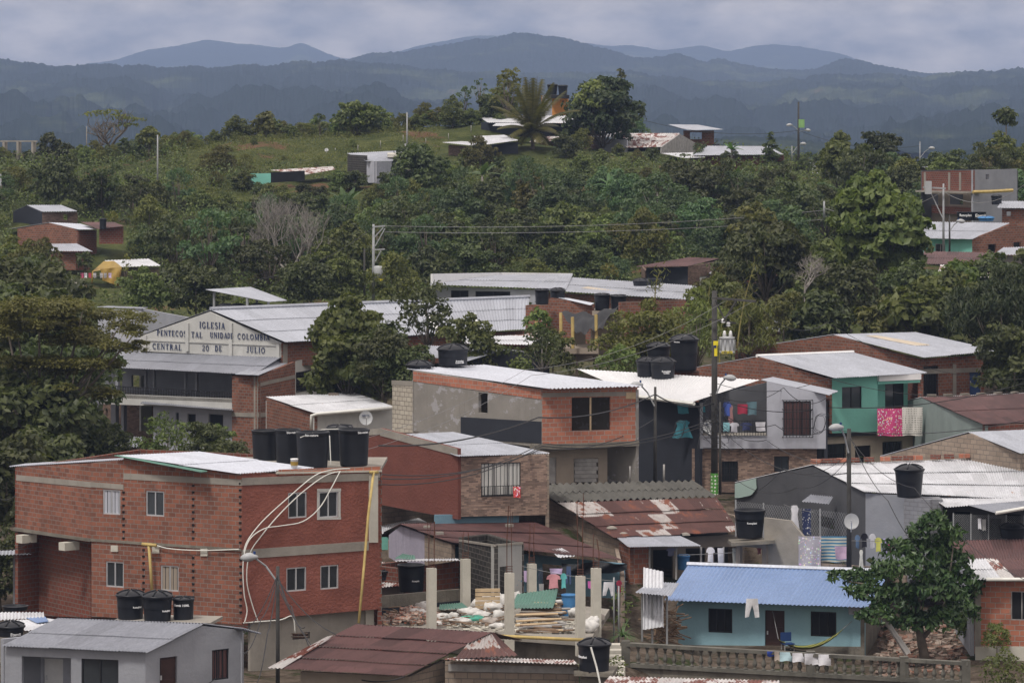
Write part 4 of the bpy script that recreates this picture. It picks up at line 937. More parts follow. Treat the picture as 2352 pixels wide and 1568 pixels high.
# brick rubble heap
g=random.Random(3);m=M()
for i in range(260):
    x=g.gauss(950,38);y=g.uniform(1412,1437);p=onz(x,y);hh=.35*math.exp(-((x-950)/45)**2)*g.random();m.box(p+Vector((0,0,hh+.04)),(g.uniform(.08,.3),g.uniform(.06,.16),g.uniform(.04,.1)),g.uniform(0,3),g.uniform(-.6,.6))
solo('brick_rubble',m,brick('broken brick',(.36,.14,.09),(.5,.42,.36),(.3,.27,.24),bw=.2,bh=.1),'heap of broken bricks and plaster left of the white sacks','rubble',kind='stuff')
m=M()
for i in range(200):
    x=g.uniform(1010,1330);y=g.uniform(1425,1455)
    if y>1443+(x-1000)*.07:continue
    m.box(onz(x,y)+Vector((0,0,.04)),(g.uniform(.05,.35),g.uniform(.05,.2),g.uniform(.02,.09)),g.uniform(0,3),g.uniform(-.5,.5))
solo('debris',m,MT['conclt'],'pale building debris scattered over the plot slab','debris',kind='stuff')
g=random.Random(77);m=M()
for i in range(120):
    x=g.uniform(890,1180);y=g.uniform(1405,1443);a=onz(x,y)+Vector((0,0,g.uniform(.03,.25)));an=g.uniform(0,3.1);L_=g.uniform(.2,1.0);m.bar(a,a+Vector((math.cos(an)*L_,math.sin(an)*L_*.5,g.uniform(-.05,.12))),g.uniform(.04,.14),.025)
solo('scrap_wood',m,MT['wood'],'scattered splintered boards among the sacks on the plot','scrap wood',kind='stuff')
# timber pile
tp=thing('timber_pile','stacked old poles and planks behind the yellow pipe','timber',onz(1240,1452),None)
for i in range(34):
    g=random.Random(i+50);x0=1182+g.uniform(0,40);x1=x0+g.uniform(70,115);y=1456-(i//6)*8+g.uniform(-3,3);lv=(i//7)*.11
    a=onz(x0,min(y,1452))+Vector((0,0,lv+.05));b=onz(min(x1,1318),min(y+g.uniform(-4,5),1455))+Vector((0,0,lv+g.uniform(0,.15)))
    m=M()
    if i%3: m.tube([a,a.lerp(b,.5)+Vector((0,0,g.uniform(-.03,.05))),b],[.05,.055,.045],6)
    else: m.bar(a,b,.2,.035)
    mk('pole' if i%3 else 'plank',m,MT[['wood','woodgrey','woodpale'][i%5%3]],tp)
m=M();a,b,c,d=onz(1188,1408),onz(1282,1404),onz(1270,1430),onz(1166,1432)
for v in(a,b,c,d):v.z+=.55
a.z+=.2;b.z+=.35;sheetmesh(m,a,b,c,d,pitch=.13,rows=1,amp=.022,sag=.1);solo('corrugated_sheet',m,MT['greenr'],'bent green corrugated sheet lying on the timber pile','metal sheet')
m=M();sheetmesh(m,*[onz(x,y)+Vector((0,0,.25)) for x,y in((1010,1402),(1060,1398),(1075,1412),(1008,1416))],pitch=.13,rows=1);solo('corrugated_sheet',m,MT['greenr'],'green corrugated sheet lying between second and third pillars','metal sheet')
m=M();p=onz(1120,1408)
for k in range(5): m.box(p+Vector((0,0,.25+.16*k)),(.95,.05,.13),.1)
solo('wooden_pallet',m,MT['woodpale'],'pale wooden pallet board standing among the white sheeting','pallet')
# yellow gas pipe and white conduits on the brick house
m=M();m.tube([P(858,1084,145.7),P(846,1180,145.5),P(836,1300,145),P(824,1430,144.3)],.05,8);m.tube([P(850,1084,145.6),P(868,1084,145.9)],.06,8);solo('yellow_pipe',m,MT['yellowpole'],'tall yellow pipe leaning down the right corner of the brick house','pipe',smooth=True)
m=M();m.tube([PL1.p(352,1247,.3),PL1.p(355,1310,.25),PL1.p(357,1372,.2)],.055,8);m.tube([PL1.p(337,1247,.3),PL1.p(369,1250,.3)],.065,8);solo('yellow_pipe',m,MT['yellowpole'],'yellow pipe with a T top standing against the brick left wall','pipe',smooth=True)
def hose(pts,W,lb,r=.022,off=.12,mat='pipe'):
    m=M();q=[W.p(x,y,off) for x,y in pts];P2=[]
    for i in range(len(q)-1):
        p0=q[max(i-1,0)];p1=q[i];p2=q[i+1];p3=q[min(i+2,len(q)-1)]
        for k in range(5):
            t=k/5;P2.append(.5*((2*p1)+(p2-p0)*t+(2*p0-5*p1+4*p2-p3)*t*t+(3*p1-p0-3*p2+p3)*t*t*t))
    P2.append(q[-1]);m.tube(P2,r,6);return solo('plastic_hose',m,MT[mat],lb,'hose','white hoses on the brick house',True)
hose([(800,1075),(760,1078),(718,1092),(660,1140),(600,1195),(565,1240),(556,1268)],PR,'white hose arching from the parapet down to the slab line, upper one')
hose([(775,1082),(742,1092),(690,1130),(640,1178),(600,1225),(570,1270),(563,1330),(575,1385),(590,1428)],PR,'white hose curving from the parapet to the foot of the red wall')
hose([(776,1080),(755,1120),(728,1165),(690,1196),(640,1206),(600,1213),(566,1240),(553,1290),(555,1360),(562,1400),(556,1428)],PR,'white hose drooping under the upper windows',off=.18)
hose([(555,1429),(590,1426),(640,1422),(668,1414),(674,1452)],PR,'thin white pipe along the foot of the red wall',r=.025)
hose([(357,1249),(390,1258),(440,1262),(500,1262),(553,1260)],PL1,'white hose slung along the slab of the brick wall')
# ---- blue house
h=House('blue_house','pale blue house with a bright blue corrugated roof behind the balustrade',(1770,1500,153))
BF=WP(1558,154,1986,151.8);BS=WP(1986,151.8,2024,156.5)
h.wall(BF,[(1558,1379),(1986,1394)],[(1558,1510),(1986,1512)],'blue',[(1627,1397,1682,1452),(1757,1401,1802,1505),(1862,1404,1921,1461)])
h.wall(BS,[(1986,1394),(2003,1340),(2024,1385)],[(1986,1512),(2024,1500)],'concold')
h.band(BF,1558,1986,1480,1484,34,'concold',.02,'plinth')
h.door(BF,(1757,1401,1802,1505),'doorbr',panels=3)
for b in((1627,1397,1682,1452),(1862,1404,1921,1461)): h.win(BF,b,mat='dark',fm='blackm',div=2,fw=.05)
h.roof([(1580,1297,158.7),(2045,1313,156.6),(1993,1396,151),(1526,1379,153.2)],'bluer',pitch=.17,amp=.02,rows=1,pw=1.0)
h.roof([(1580,1296,158.7),(2045,1312,156.6),(2100,1345,162),(1640,1335,164)],'bluer',pitch=.17,rows=1)
m=M();m.tube([P(1578,1295,158.7),P(2046,1311,156.6)],.11,6);mk('ridge_cap',m,MT['roof'],h.o)
a=BF.w(0,0);c=BS.w(BS.len,0);b=BS.w(0,0);h.back([a,plus(a,c,b)+Vector((0,4,0)),c+Vector((0,4,0)),c],zof(1345,160),9,'blue')
m=M();m.box(BF.p(1964,1398,.1),(.45,.3,.35));mk('meter_box',m,MT['greylt'],h.o)
# hammock, chair
m=M();vs=[];n=22;A=BF.p(1772,1402,.6);B=BF.p(1942,1440,.5);A=BF.p(1800,1460,.9)
for i in range(n+1):
    f=i/n;p=A.lerp(B,f);p.z-=.62*4*f*(1-f)*(.9)-(0);w_=.30*math.sin(math.pi*f)**.7+.02
    for j in range(7):
        q=(j-3)/3;vs.append(p+Vector((0,q*w_,.10*q*q*math.sin(math.pi*f)-.02*(j%2))))
m.add(vs,[(i*7+j,(i+1)*7+j,(i+1)*7+j+1,i*7+j+1) for i in range(n) for j in range(6)])
hm=thing('hammock','green and yellow striped hammock slung across the blue house porch','hammock',A);mh,t,b_=newmat('striped hammock');uvn=N(t,'ShaderNodeTexCoord');wv=N(t,'ShaderNodeTexWave',bands_direction='Y');wv.inputs['Scale'].default_value=4;t.links.new(uvn.outputs['Object'],wv.inputs[0]);t.links.new(mixc(t,wv.outputs[1],(.03,.07,.02,1),(.33,.30,.08,1)),b_.inputs['Base Color']);b_.inputs['Roughness'].default_value=.9;MT['hammock']=mh
mk('cloth',m,mh,hm,True);m=M();m.tube([BF.p(1776,1402,.1),A],.015,5);m.tube([B,BF.p(1958,1425,.1)],.015,5);mk('rope',m,MT['wirelt'],hm)
def chair(p,rz,label,mat):
    o=thing('plastic_chair',label,'chair',p);Rz=Matrix.Rotation(rz,3,'Z')
    def bx(n,c,s):
        m=M();m.box(p+Rz@Vector(c),s,rz);mk(n,m,MT[mat] if n!='leg' else MT['alu'],o)
    bx('seat',(0,0,.44),(.44,.42,.04));bx('backrest',(0,.2,.68),(.44,.04,.34))
    for dx in(-.19,.19):
        for dy in(-.18,.18): bx('leg',(dx,dy,.21),(.03,.03,.43))
    return o
chair(Vector((BF.p(1820,1490,.8).x,BF.p(1820,1490,.8).y,zof(1502,152))),.3,'dark blue plastic chair by the door of the blue house','doorbl')
# lean-to left of the blue house
h=House('shelter','open zinc shelter on thin posts left of the blue house',(1500,1500,150),'shelter')
h.roof([(1494,1335,153),(1560,1338,153),(1540,1370,149.5),(1458,1361,150)],'roof',pitch=.12,rows=1)
for x,y0,y1 in((1475,1364,1500),(1498,1366,1500),(1532,1366,1490)): 
    m=M();m.tube([P(x,y0,150.5),P(x,y1,150.5)],.04,6);mk('post',m,MT['polelt'],h.o)
m=M();sheetmesh(m,P(1478,1302,152),P(1524,1312,152),P(1524,1440,150.3),P(1476,1448,150.1),pitch=.14,amp=.025,rows=1);solo('corrugated_sheet',m,MT['roofold'],'tall pale corrugated panel leaning upright left of the blue house','metal sheet')
g=random.Random(8);m=M()
for i in range(70):
    a=P(g.uniform(1502,1550),g.uniform(1400,1470),g.uniform(151,153));m.tube([a,a+Vector((g.uniform(-.8,.8),g.uniform(-.4,.4),g.uniform(-.35,.35)))],g.uniform(.02,.05),5)
solo('firewood_heap',m,MT['wood'],'tangled heap of firewood and scrap under the shelter by the blue house','firewood',kind='stuff')
# ---- balustrade
bl=thing('balustrade','long old concrete balustrade with turned balusters in front of the blue house','balustrade',P(1830,1560,141))
BW=WP(1431,144,2226,138.8)
def rail(x0,y0,x1,y1,h,dep,nm,mat='concold',off=0):
    m=M();a=BW.p(x0,y0);b=BW.p(x1,y1);d=BW.n*dep/2;dz=Vector((0,0,h));d3=Vector((d.x,d.y,0))
    vs=[p+o-z for p in(a,b) for o in(-d3,d3) for z in(Vector((0,0,0)),dz)]
    m.add(vs,[(0,1,3,2),(4,6,7,5),(0,4,5,1),(2,3,7,6),(0,2,6,4),(1,5,7,3)]);return mk(nm,m,MT[mat],bl)
MT['concrail']=plaster('mossy grey concrete',(.115,.11,.095),stain=1,stainc=(.025,.025,.02),var=.45)
rail(1428,1474,2226,1519,.12,.30,'top_rail','concrail');rail(1450,1522,2226,1563,.14,.26,'bottom_rail','concrail')
for i in range(37):
    x=1466+i*20.6
    if x>2215:break
    t_=(x-1431)/795;yt=1474+45*t_+8;yb=1521+42*t_+.5;p=BW.p(x,yb);H=BW.p(x,yt).z-p.z+.02;m=M()
    pr=[(.075,0),(.075,.08),(.05,.10),(.045,.16),(.075,.26),(.088,.34),(.075,.43),(.04,.62),(.035,.72),(.06,.75),(.04,.79),(.06,.86),(.075,.9),(.075,1)]
    m.lathe([(r_*1.05,z*H) for r_,z in pr],10,p);mk('baluster',m,MT['concrail'],bl,True)
for x in(1437,1862,2076,2218):
    t_=(x-1431)/795;m=M();a=BW.p(x,1470+45*t_);b=BW.p(x,1530+42*t_);m.box((a+b)/2,(.30,.32,a.z-b.z),.03);mk('pier',m,MT['concrail'],bl)
m=M();a=BW.w(BW.at(1440,0)[0],zof(1530,144));b=BW.w(BW.at(2235,0)[0],zof(1571,138.8));d=Vector((0,.3,0));z=Vector((0,0,3))
m.add([a,b,b-z,a-z,a+d,b+d,b-z+d,a-z+d],[(0,1,2,3),(7,6,5,4),(0,4,5,1),(1,5,6,2),(0,3,7,4)]);mk('base_wall',m,MT['concold'],bl)
# ---- right hand brick house with rusty roof
h=House('brick_house','brick house with rusty maroon and zinc sheet roof at the right edge',(2238,1500,148))
RF=WP(2238,148,2440,147.4);RS=WP(2196,156,2238,148)
h.wall(RF,[(2238,1334),(2440,1334)],[(2238,1500),(2440,1500)],'brick2',[(2322,1357,2372,1424)],label='orange brick front wall');h.win(RF,(2322,1357,2372,1424),mat='dark',fm='woodgrey',fw=.04)
h.wall(RS,[(2196,1262),(2238,1334)],[(2196,1440),(2238,1505)],'grey')
h.wall(RF.off(.05),[(2240,1484),(2440,1484)],[(2240,1560),(2440,1560)],'conclt',name='foundation')
h.col(RF,2246,14,1334,1500,'conc',.04)
h.roof([(2180,1241,156),(2440,1235,156),(2440,1284,151.5),(2208,1286,151.5)],'maroon',pitch=.12,rows=1);h.roof([(2205,1283,151.6),(2262,1282,151.6),(2300,1331,147.25),(2232,1331,147.2)],'roofold',pitch=.12,rows=2);h.roof([(2262,1282,151.6),(2290,1282,151.6),(2335,1331,147.3),(2300,1331,147.25)],'rust2',pitch=.12,rows=1);h.roof([(2290,1282,151.6),(2440,1281,151.6),(2440,1331,147.3),(2335,1331,147.3)],'maroon',pitch=.12,rows=1)
m=M();m.tube([P(2265,1330,146.9),P(2440,1330,146.9)],.07,8);mk('gutter',m,MT['pipe'],h.o,True)
h.back([RS.w(0,0),(RS.A.x+6,RS.A.y,0)],zof(1262,156),9,'grey')
# ================================================================ middle buildings
# ---- long old house with fibre cement and rusty sheets
h=House('block_house','long low block house roofed half in grey fibre cement and half in patched rusty sheets',(1409,1310,164))
OL=WP(1188,173.4,1430,163.2)
h.wall(OL,[(1188,1164),(1222,1118),(1280,1158),(1409,1236),(1430,1243)],[(1188,1215),(1430,1300)],'block')
h.roof([(1221,1112,172),(1592,1104,173.8),(1647,1142,170),(1279,1154,168.4)],'asbestos',pitch=.3,amp=.065,rows=2,pw=1.1,lift=.03)
h.roof([(1222,1112,172),(1592,1104,173.8),(1540,1162,180),(1169,1164,176.5)],'asbestos',pitch=.28,amp=.045,rows=1)
h.roof([(1281,1154,168.2),(1645,1142,170),(1698,1222,164.8),(1409,1236,163.3)],'rust',pitch=.1,rows=3,pw=.75,lift=.04,jag=.09)
h.roof([(1413,1231,163.8),(1556,1228,164.3),(1609,1254,161.3),(1443,1257,160.8)],'roof',name='awning',pitch=.1,rows=1,label='plain zinc awning')
a=WP(1409,164.3,1447,162);h.wall(a,[(1409,1240),(1447,1256)],[(1409,1330),(1447,1345)],'brick')
a=WP(1447,162,1490,162.3);h.wall(a,[(1447,1256),(1490,1255)],[(1447,1345),(1490,1340)],'brick2')
a=WP(1490,164.8,1705,165.6);h.wall(a,[(1490,1238),(1705,1226)],[(1490,1345),(1705,1330)],'tan',[(1500,1262,1545,1330),(1575,1258,1620,1300),(1640,1255,1690,1300)])
h.back([a.w(0,0,-2.5),a.w(a.len,0,-2.5)],zof(1240,165),10,'greydk')
for x in(1492,1553,1610,1662,1700):
    m=M();m.tube([P(x,1256,161.6),P(x,1330,161.6)],.045,6);mk('post',m,MT['woodgrey'],h.o)
h.back([OL.w(0,0),(OL.A.x+8,OL.A.y+1,0),(a.B.x,a.B.y+5,0),(a.B.x,a.B.y,0)],zof(1165,174),9,'block')
for i,(x,y,Y) in enumerate(((1350,1200,166.5),(1376,1206,166.2),(1420,1190,167.2),(1405,1216,164.6),(1464,1217,165.2),(1500,1213,165.7),(1548,1212,166),(1575,1231,163.8),(1650,1205,166.6),(1671,1206,166.4),(1432,1230,164))):
    g=random.Random(i);m=M();p=P(x,y,Y);m.lathe([(.1,0),(.17,.05),(.14,.12),(.05,.16)],7,p,True)
    for k,v in enumerate(m.v): m.v[k]=(p.x+(v[0]-p.x)*g.uniform(.9,1.5),v[1],v[2])
    solo('roof_stone',m,MT['conc'],'grey stone on the patched rusty sheets, '+['upper left by the gable','left, below the upper one','on the upper middle','at the left edge of the middle row','middle of the roof, left one','middle of the roof, centre one','middle of the roof, right one','lower middle','upper right, left of a pair','upper right, right of a pair','at the lower left corner'][i],'stone','stones holding down the long rusty roof')
# ---- maroon roof, middle left
h=House('block_house','low lilac and block house under a maroon rusty roof, left of the long old house',(1035,1290,160))
h.roof([(920,1203,164.6),(1222,1196,167),(1432,1289,154.2),(1036,1247,160.2)],'maroon',pitch=.11,rows=3,pw=.8,lift=.04,jag=.08)
h.roof([(920,1202,164.6),(1222,1195,167),(1170,1226,173),(867,1230,169.5)],'maroon',pitch=.11,rows=1)
a=WP(893,166.6,1037,160.4);h.wall(a,[(893,1228),(920,1207),(975,1228)],[(893,1300),(975,1310)],'lilac',label='lilac mouldy gable wall',xr=1);h.wall(a,[(975,1228),(1037,1250)],[(975,1320),(1037,1320)],'block')
b=WP(1037,160.4,1430,154.6);h.wall(b.off(-1),[(1037,1255),(1200,1272),(1430,1294)],[(1037,1345),(1430,1375)],'bluewall',[(1240,1296,1300,1370)])
h.back([a.w(0,0),(a.A.x+6.5,a.A.y+3,0),(b.B.x,b.B.y+10,0),(b.B.x,b.B.y,0)],zof(1232,168),9,'block')
m=M();sheetmesh(m,P(1263,1262,157.7),P(1292,1258,157.8),P(1325,1278,155.8),P(1283,1282,155.6),pitch=.13,rows=1);mk('patch_sheet',m,MT['roofold'],h.o)
for i,(x,y,Y) in enumerate(((981,1213,163.6),(1010,1227,161.9),(1170,1209,164.4),(1297,1283,156))):
    m=M();m.box(P(x,y-3,Y),(.3,.18,.12),.3*i);solo('roof_stone',m,MT['conc'],['small stone on the upper left of the maroon roof','lower stone on the left of the maroon roof','stone near the ridge of the maroon roof','stone on the lower right of the maroon roof'][i],'stone','stones on the maroon roof')
# tarp along the eave
m=M();vs=[];n=20
for i in range(n+1):
    f=i/n;x=1290+150*f;y=1292+3*math.sin(f*9);
    for j in range(5): vs.append(P(x,y+j*7*(.6+.4*math.sin(f*3.1+.3)),154.6+.15*math.sin(f*14+j)))
m.add(vs,[(i*5+j,(i+1)*5+j,(i+1)*5+j+1,i*5+j+1) for i in range(n) for j in range(4)]);solo('tarpaulin',m,MT['tarp'],'black plastic sheet drooping under the lower maroon eave','tarpaulin',smooth=True)
# black block tower
h=House('block_tower','roofless black mouldy block tower behind the building plot',(1135,1400,152))
a=WP(1057,155.2,1135,151.6);b=WP(1135,151.6,1199,152.8)
h.wall(a,[(1057,1240),(1135,1252)],[(1057,1385),(1135,1405)],'blackold');MT['mouldw']=plaster('mouldy white paint',(.34,.34,.33),stain=1,stainc=(.05,.05,.05),patch=(.14,.25,.34),pa=.6)
h.wall(b,[(1135,1252),(1199,1246)],[(1135,1405),(1199,1400)],'mouldw',[(1148,1300,1166,1398)])
h.band(a,1056,1136,1238,1250,5,'conc',.04,'rim');h.band(b,1134,1200,1250,1244,5,'conc',.04,'rim')
c=a.w(0,0)+Vector((b.w(b.len,0)-b.w(0,0)));h.back([a.w(0,0),(c.x,c.y,0),b.w(b.len,0)],zof(1241,154),9,'blackold')
h=House('zinc_hut','low hut with a stained zinc roof and teal wall beside the brick house corner',(900,1290,168),'hut')
h.roof([(850,1153,178),(905,1158,177),(985,1202,170),(850,1232,167.5)],'roofold',pitch=.13,rows=2);h.wall(WP(850,168,894,168),[(850,1232),(894,1234)],[(850,1310),(894,1310)],'teal')
# small things left of the tower
h=House('low_hut','tiny hut with pinkish rusty sheets against the brick house corner',(890,1360,156),'hut')
h.roof([(868,1290,160),(905,1292,160),(925,1345,154.8),(868,1350,155)],'rust2',pitch=.12,rows=2)
a=WP(868,155.4,924,155);h.wall(a,[(868,1352),(924,1346)],[(868,1420),(924,1420)],'conc')
h=House('brick_hut','small rough brick hut with a flat cover beside the open black tank',(1015,1360,154),'hut')
a=WP(976,154.5,1057,156);h.wall(a,[(976,1300),(1057,1288)],[(976,1400),(1057,1400)],'brick2')
h.roof([(940,1284,158),(1050,1282,158),(1058,1288,154),(905,1290,154)],'roofold',pitch=.13,rows=1);m=M();sheetmesh(m,P(905,1282,156),P(955,1284,156),P(952,1276,157.5),P(925,1272,158),pitch=.13,rows=1);mk('patch_sheet',m,MT['greenr'],h.o)
h.back([a.w(0,0),a.w(0,0,-3),a.w(a.len,0,-3)],zof(1300,156),9,'brickdk')
h=House('garden_wall','mouldy low wall between the hut and the building plot',(960,1430,152),'wall')
a=WP(876,150.3,1058,153);h.wall(a,[(876,1368),(1058,1352)],[(876,1445),(1058,1425)],'concold');h.band(a,876,1057,1396,1378,50,'navy',.02,'painted_base')
# ---- red plaster and tile building
h=House('tiled_house','house with a dark red plastered side and a mosaic stone tiled front',(1050,1190,165))
a=WP(840,169.9,1050,165);b=WP(1050,165,1257,166.4)
h.wall(a,[(840,986),(874,983),(1052,1030)],[(840,1152),(1050,1192)],'red2');h.band(a,840,874,986,983,14,'conc',.03,'parapet');h.band(a,874,1051,983,1030,17,'conc',.03,'parapet')
h.wall(b,[(1050,1050),(1257,1044)],[(1050,1186),(1257,1182)],'tile',[(1105,1062,1196,1138)])
h.win(b,(1105,1062,1196,1138),fm='blackm',mat='glass',div=2,fw=.035,curtain='white')
h.bars(b,(1105,1115,1190,1138),14,1,.12,.012,'balcony_rail',.12)
h.roof([(925,997,170.4),(1040,992,174),(1263,1042,167),(1051,1049,164.5)],'roof',pitch=.12,rows=2)
c=a.w(0,0);d=b.w(b.len,0);h.back([c,(c.x+3.6,c.y+3.4,0),(d.x,d.y+2,0),d],[zof(990,170),zof(996,173),zof(1045,167),zof(1045,166.4)],9,'block')
h.wall(b.off(-.3),[(1000,1182),(1192,1180)],[(1000,1230),(1192,1230)],'bluewall',name='lower_wall')
# ---- grey / orange brick box building
h=House('brick_house','house with a raw orange brick upper room, large unglazed window and patchy grey side wall',(1245,1112,176))
a=WP(948,183.6,1245,176);b=WP(1245,176,1464,177.3)
h.wall(a,[(948,851),(1245,893)],[(948,990),(1245,1028)],'greyplaster',[(1099,902,1120,948)])
h.band(a,950,1244,853,895,22,'brick2',.02,'brick_course',.01);h.band(a,1059,1244,957,968,50,'navy',.025,'painted_base')
h.wall(b,[(1245,893),(1464,888)],[(1245,1022),(1464,1012)],'brick2',[(1313,912,1402,988)])
h.band(b,1246,1448,902,899,10,'conc',.015,'lintel');h.band(b,1226,1466,1021,1012,11,'concold',.15,'floor_slab',.6)
m=M();m.bar(b.p(1357,911,-.05),b.p(1357,990,-.05),.08);mk('window_post',m,MT['woodpale'],h.o);m=M();m.box(b.p(1448,908,.06),(.45,.03,.3),0,0);mk('loose_board',m,MT['woodpale'],h.o)
c=b.off(-.7);h.wall(c,[(1248,1024),(1395,1022)],[(1248,1130),(1395,1130)],'tan',[(1257,1050,1278,1125),(1318,1052,1374,1108)])
h.door(c,(1257,1050,1278,1125),'woodgrey',handle=False);m=M()
for k in range(6): m.box(c.p(1346-(k%2),1057+k*9,.0),(1.08-.1*(k%2),.03,.165),.0,.02*(k%3-1))
mk('window_boards',m,MT['woodgrey'],h.o)
h.roof([(934,847,184.6),(1112,838,187.6),(1476,888,176.9),(1262,894,175.1)],'roofnew',pitch=.2,amp=.03,rows=1,label='shiny ribbed roof')
e_=WP(901,184.9,949,183.6);h.wall(e_,[(901,874),(949,876)],[(901,995),(949,995)],'blockcream');h.band(e_,900,950,873,875,11,'conc',.02,'cap')
p=a.w(0,0);q=b.w(b.len,0);h.back([p,plus(p,q,a.w(a.len,0)),q],zof(885,180),11,'greyplaster')
# ---- dark house with balcony
h=House('balcony_house','dark walled house with white roof, balcony full of washing and a barred red window',(1607,1110,185))
a=WP(1395,190.5,1607,185);b=WP(1607,185,1897,185.4)
h.wall(a,[(1395,905),(1465,909),(1607,924)],[(1395,1125),(1607,1130)],'navy')
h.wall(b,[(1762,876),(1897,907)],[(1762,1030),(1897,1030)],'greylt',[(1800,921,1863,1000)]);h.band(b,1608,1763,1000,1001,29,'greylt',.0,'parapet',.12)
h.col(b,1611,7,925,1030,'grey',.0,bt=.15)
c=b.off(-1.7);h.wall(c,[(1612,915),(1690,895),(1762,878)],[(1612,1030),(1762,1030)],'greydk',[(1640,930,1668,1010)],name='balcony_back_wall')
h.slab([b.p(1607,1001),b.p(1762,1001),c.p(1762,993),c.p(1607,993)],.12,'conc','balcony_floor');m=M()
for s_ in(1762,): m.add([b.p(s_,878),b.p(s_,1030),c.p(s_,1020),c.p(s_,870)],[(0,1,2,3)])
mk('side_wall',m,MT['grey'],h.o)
h.bars(b,(1660,966,1760,1000),16,1,.03,.012,'balcony_railing');h.win(b,(1800,921,1863,1000),fm='blackm',mat='maroon',div=2,fw=.04,curtain='maroon');h.bars(b,(1797,918,1865,1003),9,4,.28,.014,'window_grille',.28)
d=b.off(-.3);h.wall(d,[(1590,1030),(1876,1030)],[(1590,1130),(1876,1130)],'tile',[(1658,1059,1694,1105),(1778,1047,1812,1083)],name='tiled_wall')
h.band(d,1700,1845,1030,1030,100,'tiledk',.02,'tiled_panel') if False else None
h.win(d,(1658,1059,1694,1105),fm='blackm',div=1);h.bars(d,(1658,1059,1694,1105),6,3,.03,.01);h.win(d,(1778,1047,1812,1083),fm='blackm',div=1)
h.roof([(1325,847,196),(1748,872,190),(1592,924,183.4),(1462,908,187.8)],'roofwhite',pitch=.2,amp=.015,rows=1,label='white roof with screw dots')
h.roof([(1748,872,189),(1775,866,197),(1925,899,193),(1904,908,184.3)],'roof',pitch=.15,rows=1)
m=M();m.tube([P(1462,910,187.3),P(1594,927,183)],.09,6);mk('gutter',m,MT['pipe'],h.o)
p=a.w(0,0);q=b.w(b.len,0);h.back([p,(p.x,p.y+6,0),(q.x,q.y+11,0),q],zof(908,190),11,'navy')
# ---- teal house
h=House('teal_house','teal fronted upper storey over cream ground floor, with a grey corrugated gable roof',(1905,1080,194))
a=WP(1590,203.6,1905,194);b=WP(1893,193.9,2112,196.8)
h.wall(a,[(1590,846),(1743,820),(1905,870)],[(1590,1000),(1905,1000)],'brick3');h.band(a,1722,1904,941-9,948,9,'conc',.02)
h.wall(b,[(1905,870),(2016,862)],[(1905,996),(2016,992)],'teal',[(1934,888,1979,937)]);c=b.off(-1.0)
h.wall(c,[(2010,862),(2085,858)],[(2010,1000),(2085,998)],'teal',[(2033,880,2076,992)],name='balcony_back_wall');h.win(b,(1934,888,1979,937),fm='blackm',mat='glass',div=1,fw=.03)
h.win(c,(2033,880,2076,936),fm='blackm',mat='glass',div=1,fw=.03);m=M();m.add([b.p(2016,862),b.p(2016,992),c.p(2016,990),c.p(2016,858)],[(0,1,2,3)]);mk('side_wall',m,MT['teal'],h.o)
h.band(b,2015,2112,862,858,13,'whitep',.15,'fascia_board');h.band(b,2015,2112,876,872,6,'teal',.05,'eave_board')
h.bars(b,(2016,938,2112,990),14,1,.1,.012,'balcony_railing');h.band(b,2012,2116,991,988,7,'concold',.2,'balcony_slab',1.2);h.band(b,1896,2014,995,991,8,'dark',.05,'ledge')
d=b.off(-.25);h.wall(d,[(1893,1002),(2112,997)],[(1893,1090),(2112,1090)],'cream',[(1899,1019,1941,1062),(1964,1023,2000,1085),(2027,1014,2070,1059)],name='ground_floor_wall')
h.door(d,(1964,1023,2000,1085),'dark',handle=False)
for bx in((1899,1019,1941,1062),(2027,1014,2070,1059)): h.win(d,bx,fm='blackm');h.bars(d,bx,7,2,.05,.014)
h.roof([(1742,818,199.2),(1958,809,203.4),(2131,857,197.2),(1917,869,192.9)],'roof',pitch=.16,rows=1,label='grey corrugated roof slope')
h.roof([(1742,818,199.2),(1958,809,203.4),(1800,835,210),(1585,847,205)],'roof',pitch=.16,rows=1)
m=M();m.tube([P(1738,817,199.2),P(1960,808,203.4)],.09,6);mk('ridge_cap',m,MT['whitep'],h.o)
p=a.w(0,0);q=b.w(b.len,0);h.back([p,(p.x+4,p.y+5,0),(q.x,q.y+5,0),q],zof(868,199),11,'brickdk')
# ---- brick house behind
h=House('brick_house','brick house with grey gable roof and a blue door, behind the teal one',(2113,912,206))
a=WP(1690,218.5,2113,206);b=WP(2113,206,2258,208.6)
h.wall(a,[(1690,803),(1916,770),(2113,825)],[(1690,940),(2113,940)],'brick3');h.wall(b,[(2113,825),(2258,815)],[(2113,945),(2258,945)],'brick3',[(2121,840,2155,909),(2227,845,2254,909)])
h.band(b,2113,2258,848,843,11,'conc',.02);h.col(b,2192,8,836,912,'conc');h.door(b,(2227,845,2254,909),'doorbl');h.bars(b,(2121,840,2155,909),9,2,-.03,.014,'barred_gate');h.back([b.w(0,0,-1.5),b.w(b.len,0,-1.5)],zof(840,207),12,'greydk')
h.roof([(1914,768,212.2),(2103,763,217),(2292,806,209.5),(2122,822,204.6)],'roof',pitch=.17,rows=1);h.roof([(1914,768,212.2),(2103,763,217),(1880,795,226),(1688,805,220)],'roof',pitch=.17,rows=1)
m=M();sheetmesh(m,P(1990,771,212.6),P(2010,770,213),P(2135,793,210),P(2105,795,209.5),pitch=.17,rows=1);mk('patch_sheet',m,MT['cream'],h.o)
p=a.w(0,0);q=b.w(b.len,0);h.back([p,plus(p,q,b.w(0,0)),q],zof(830,212),12,'brickdk')
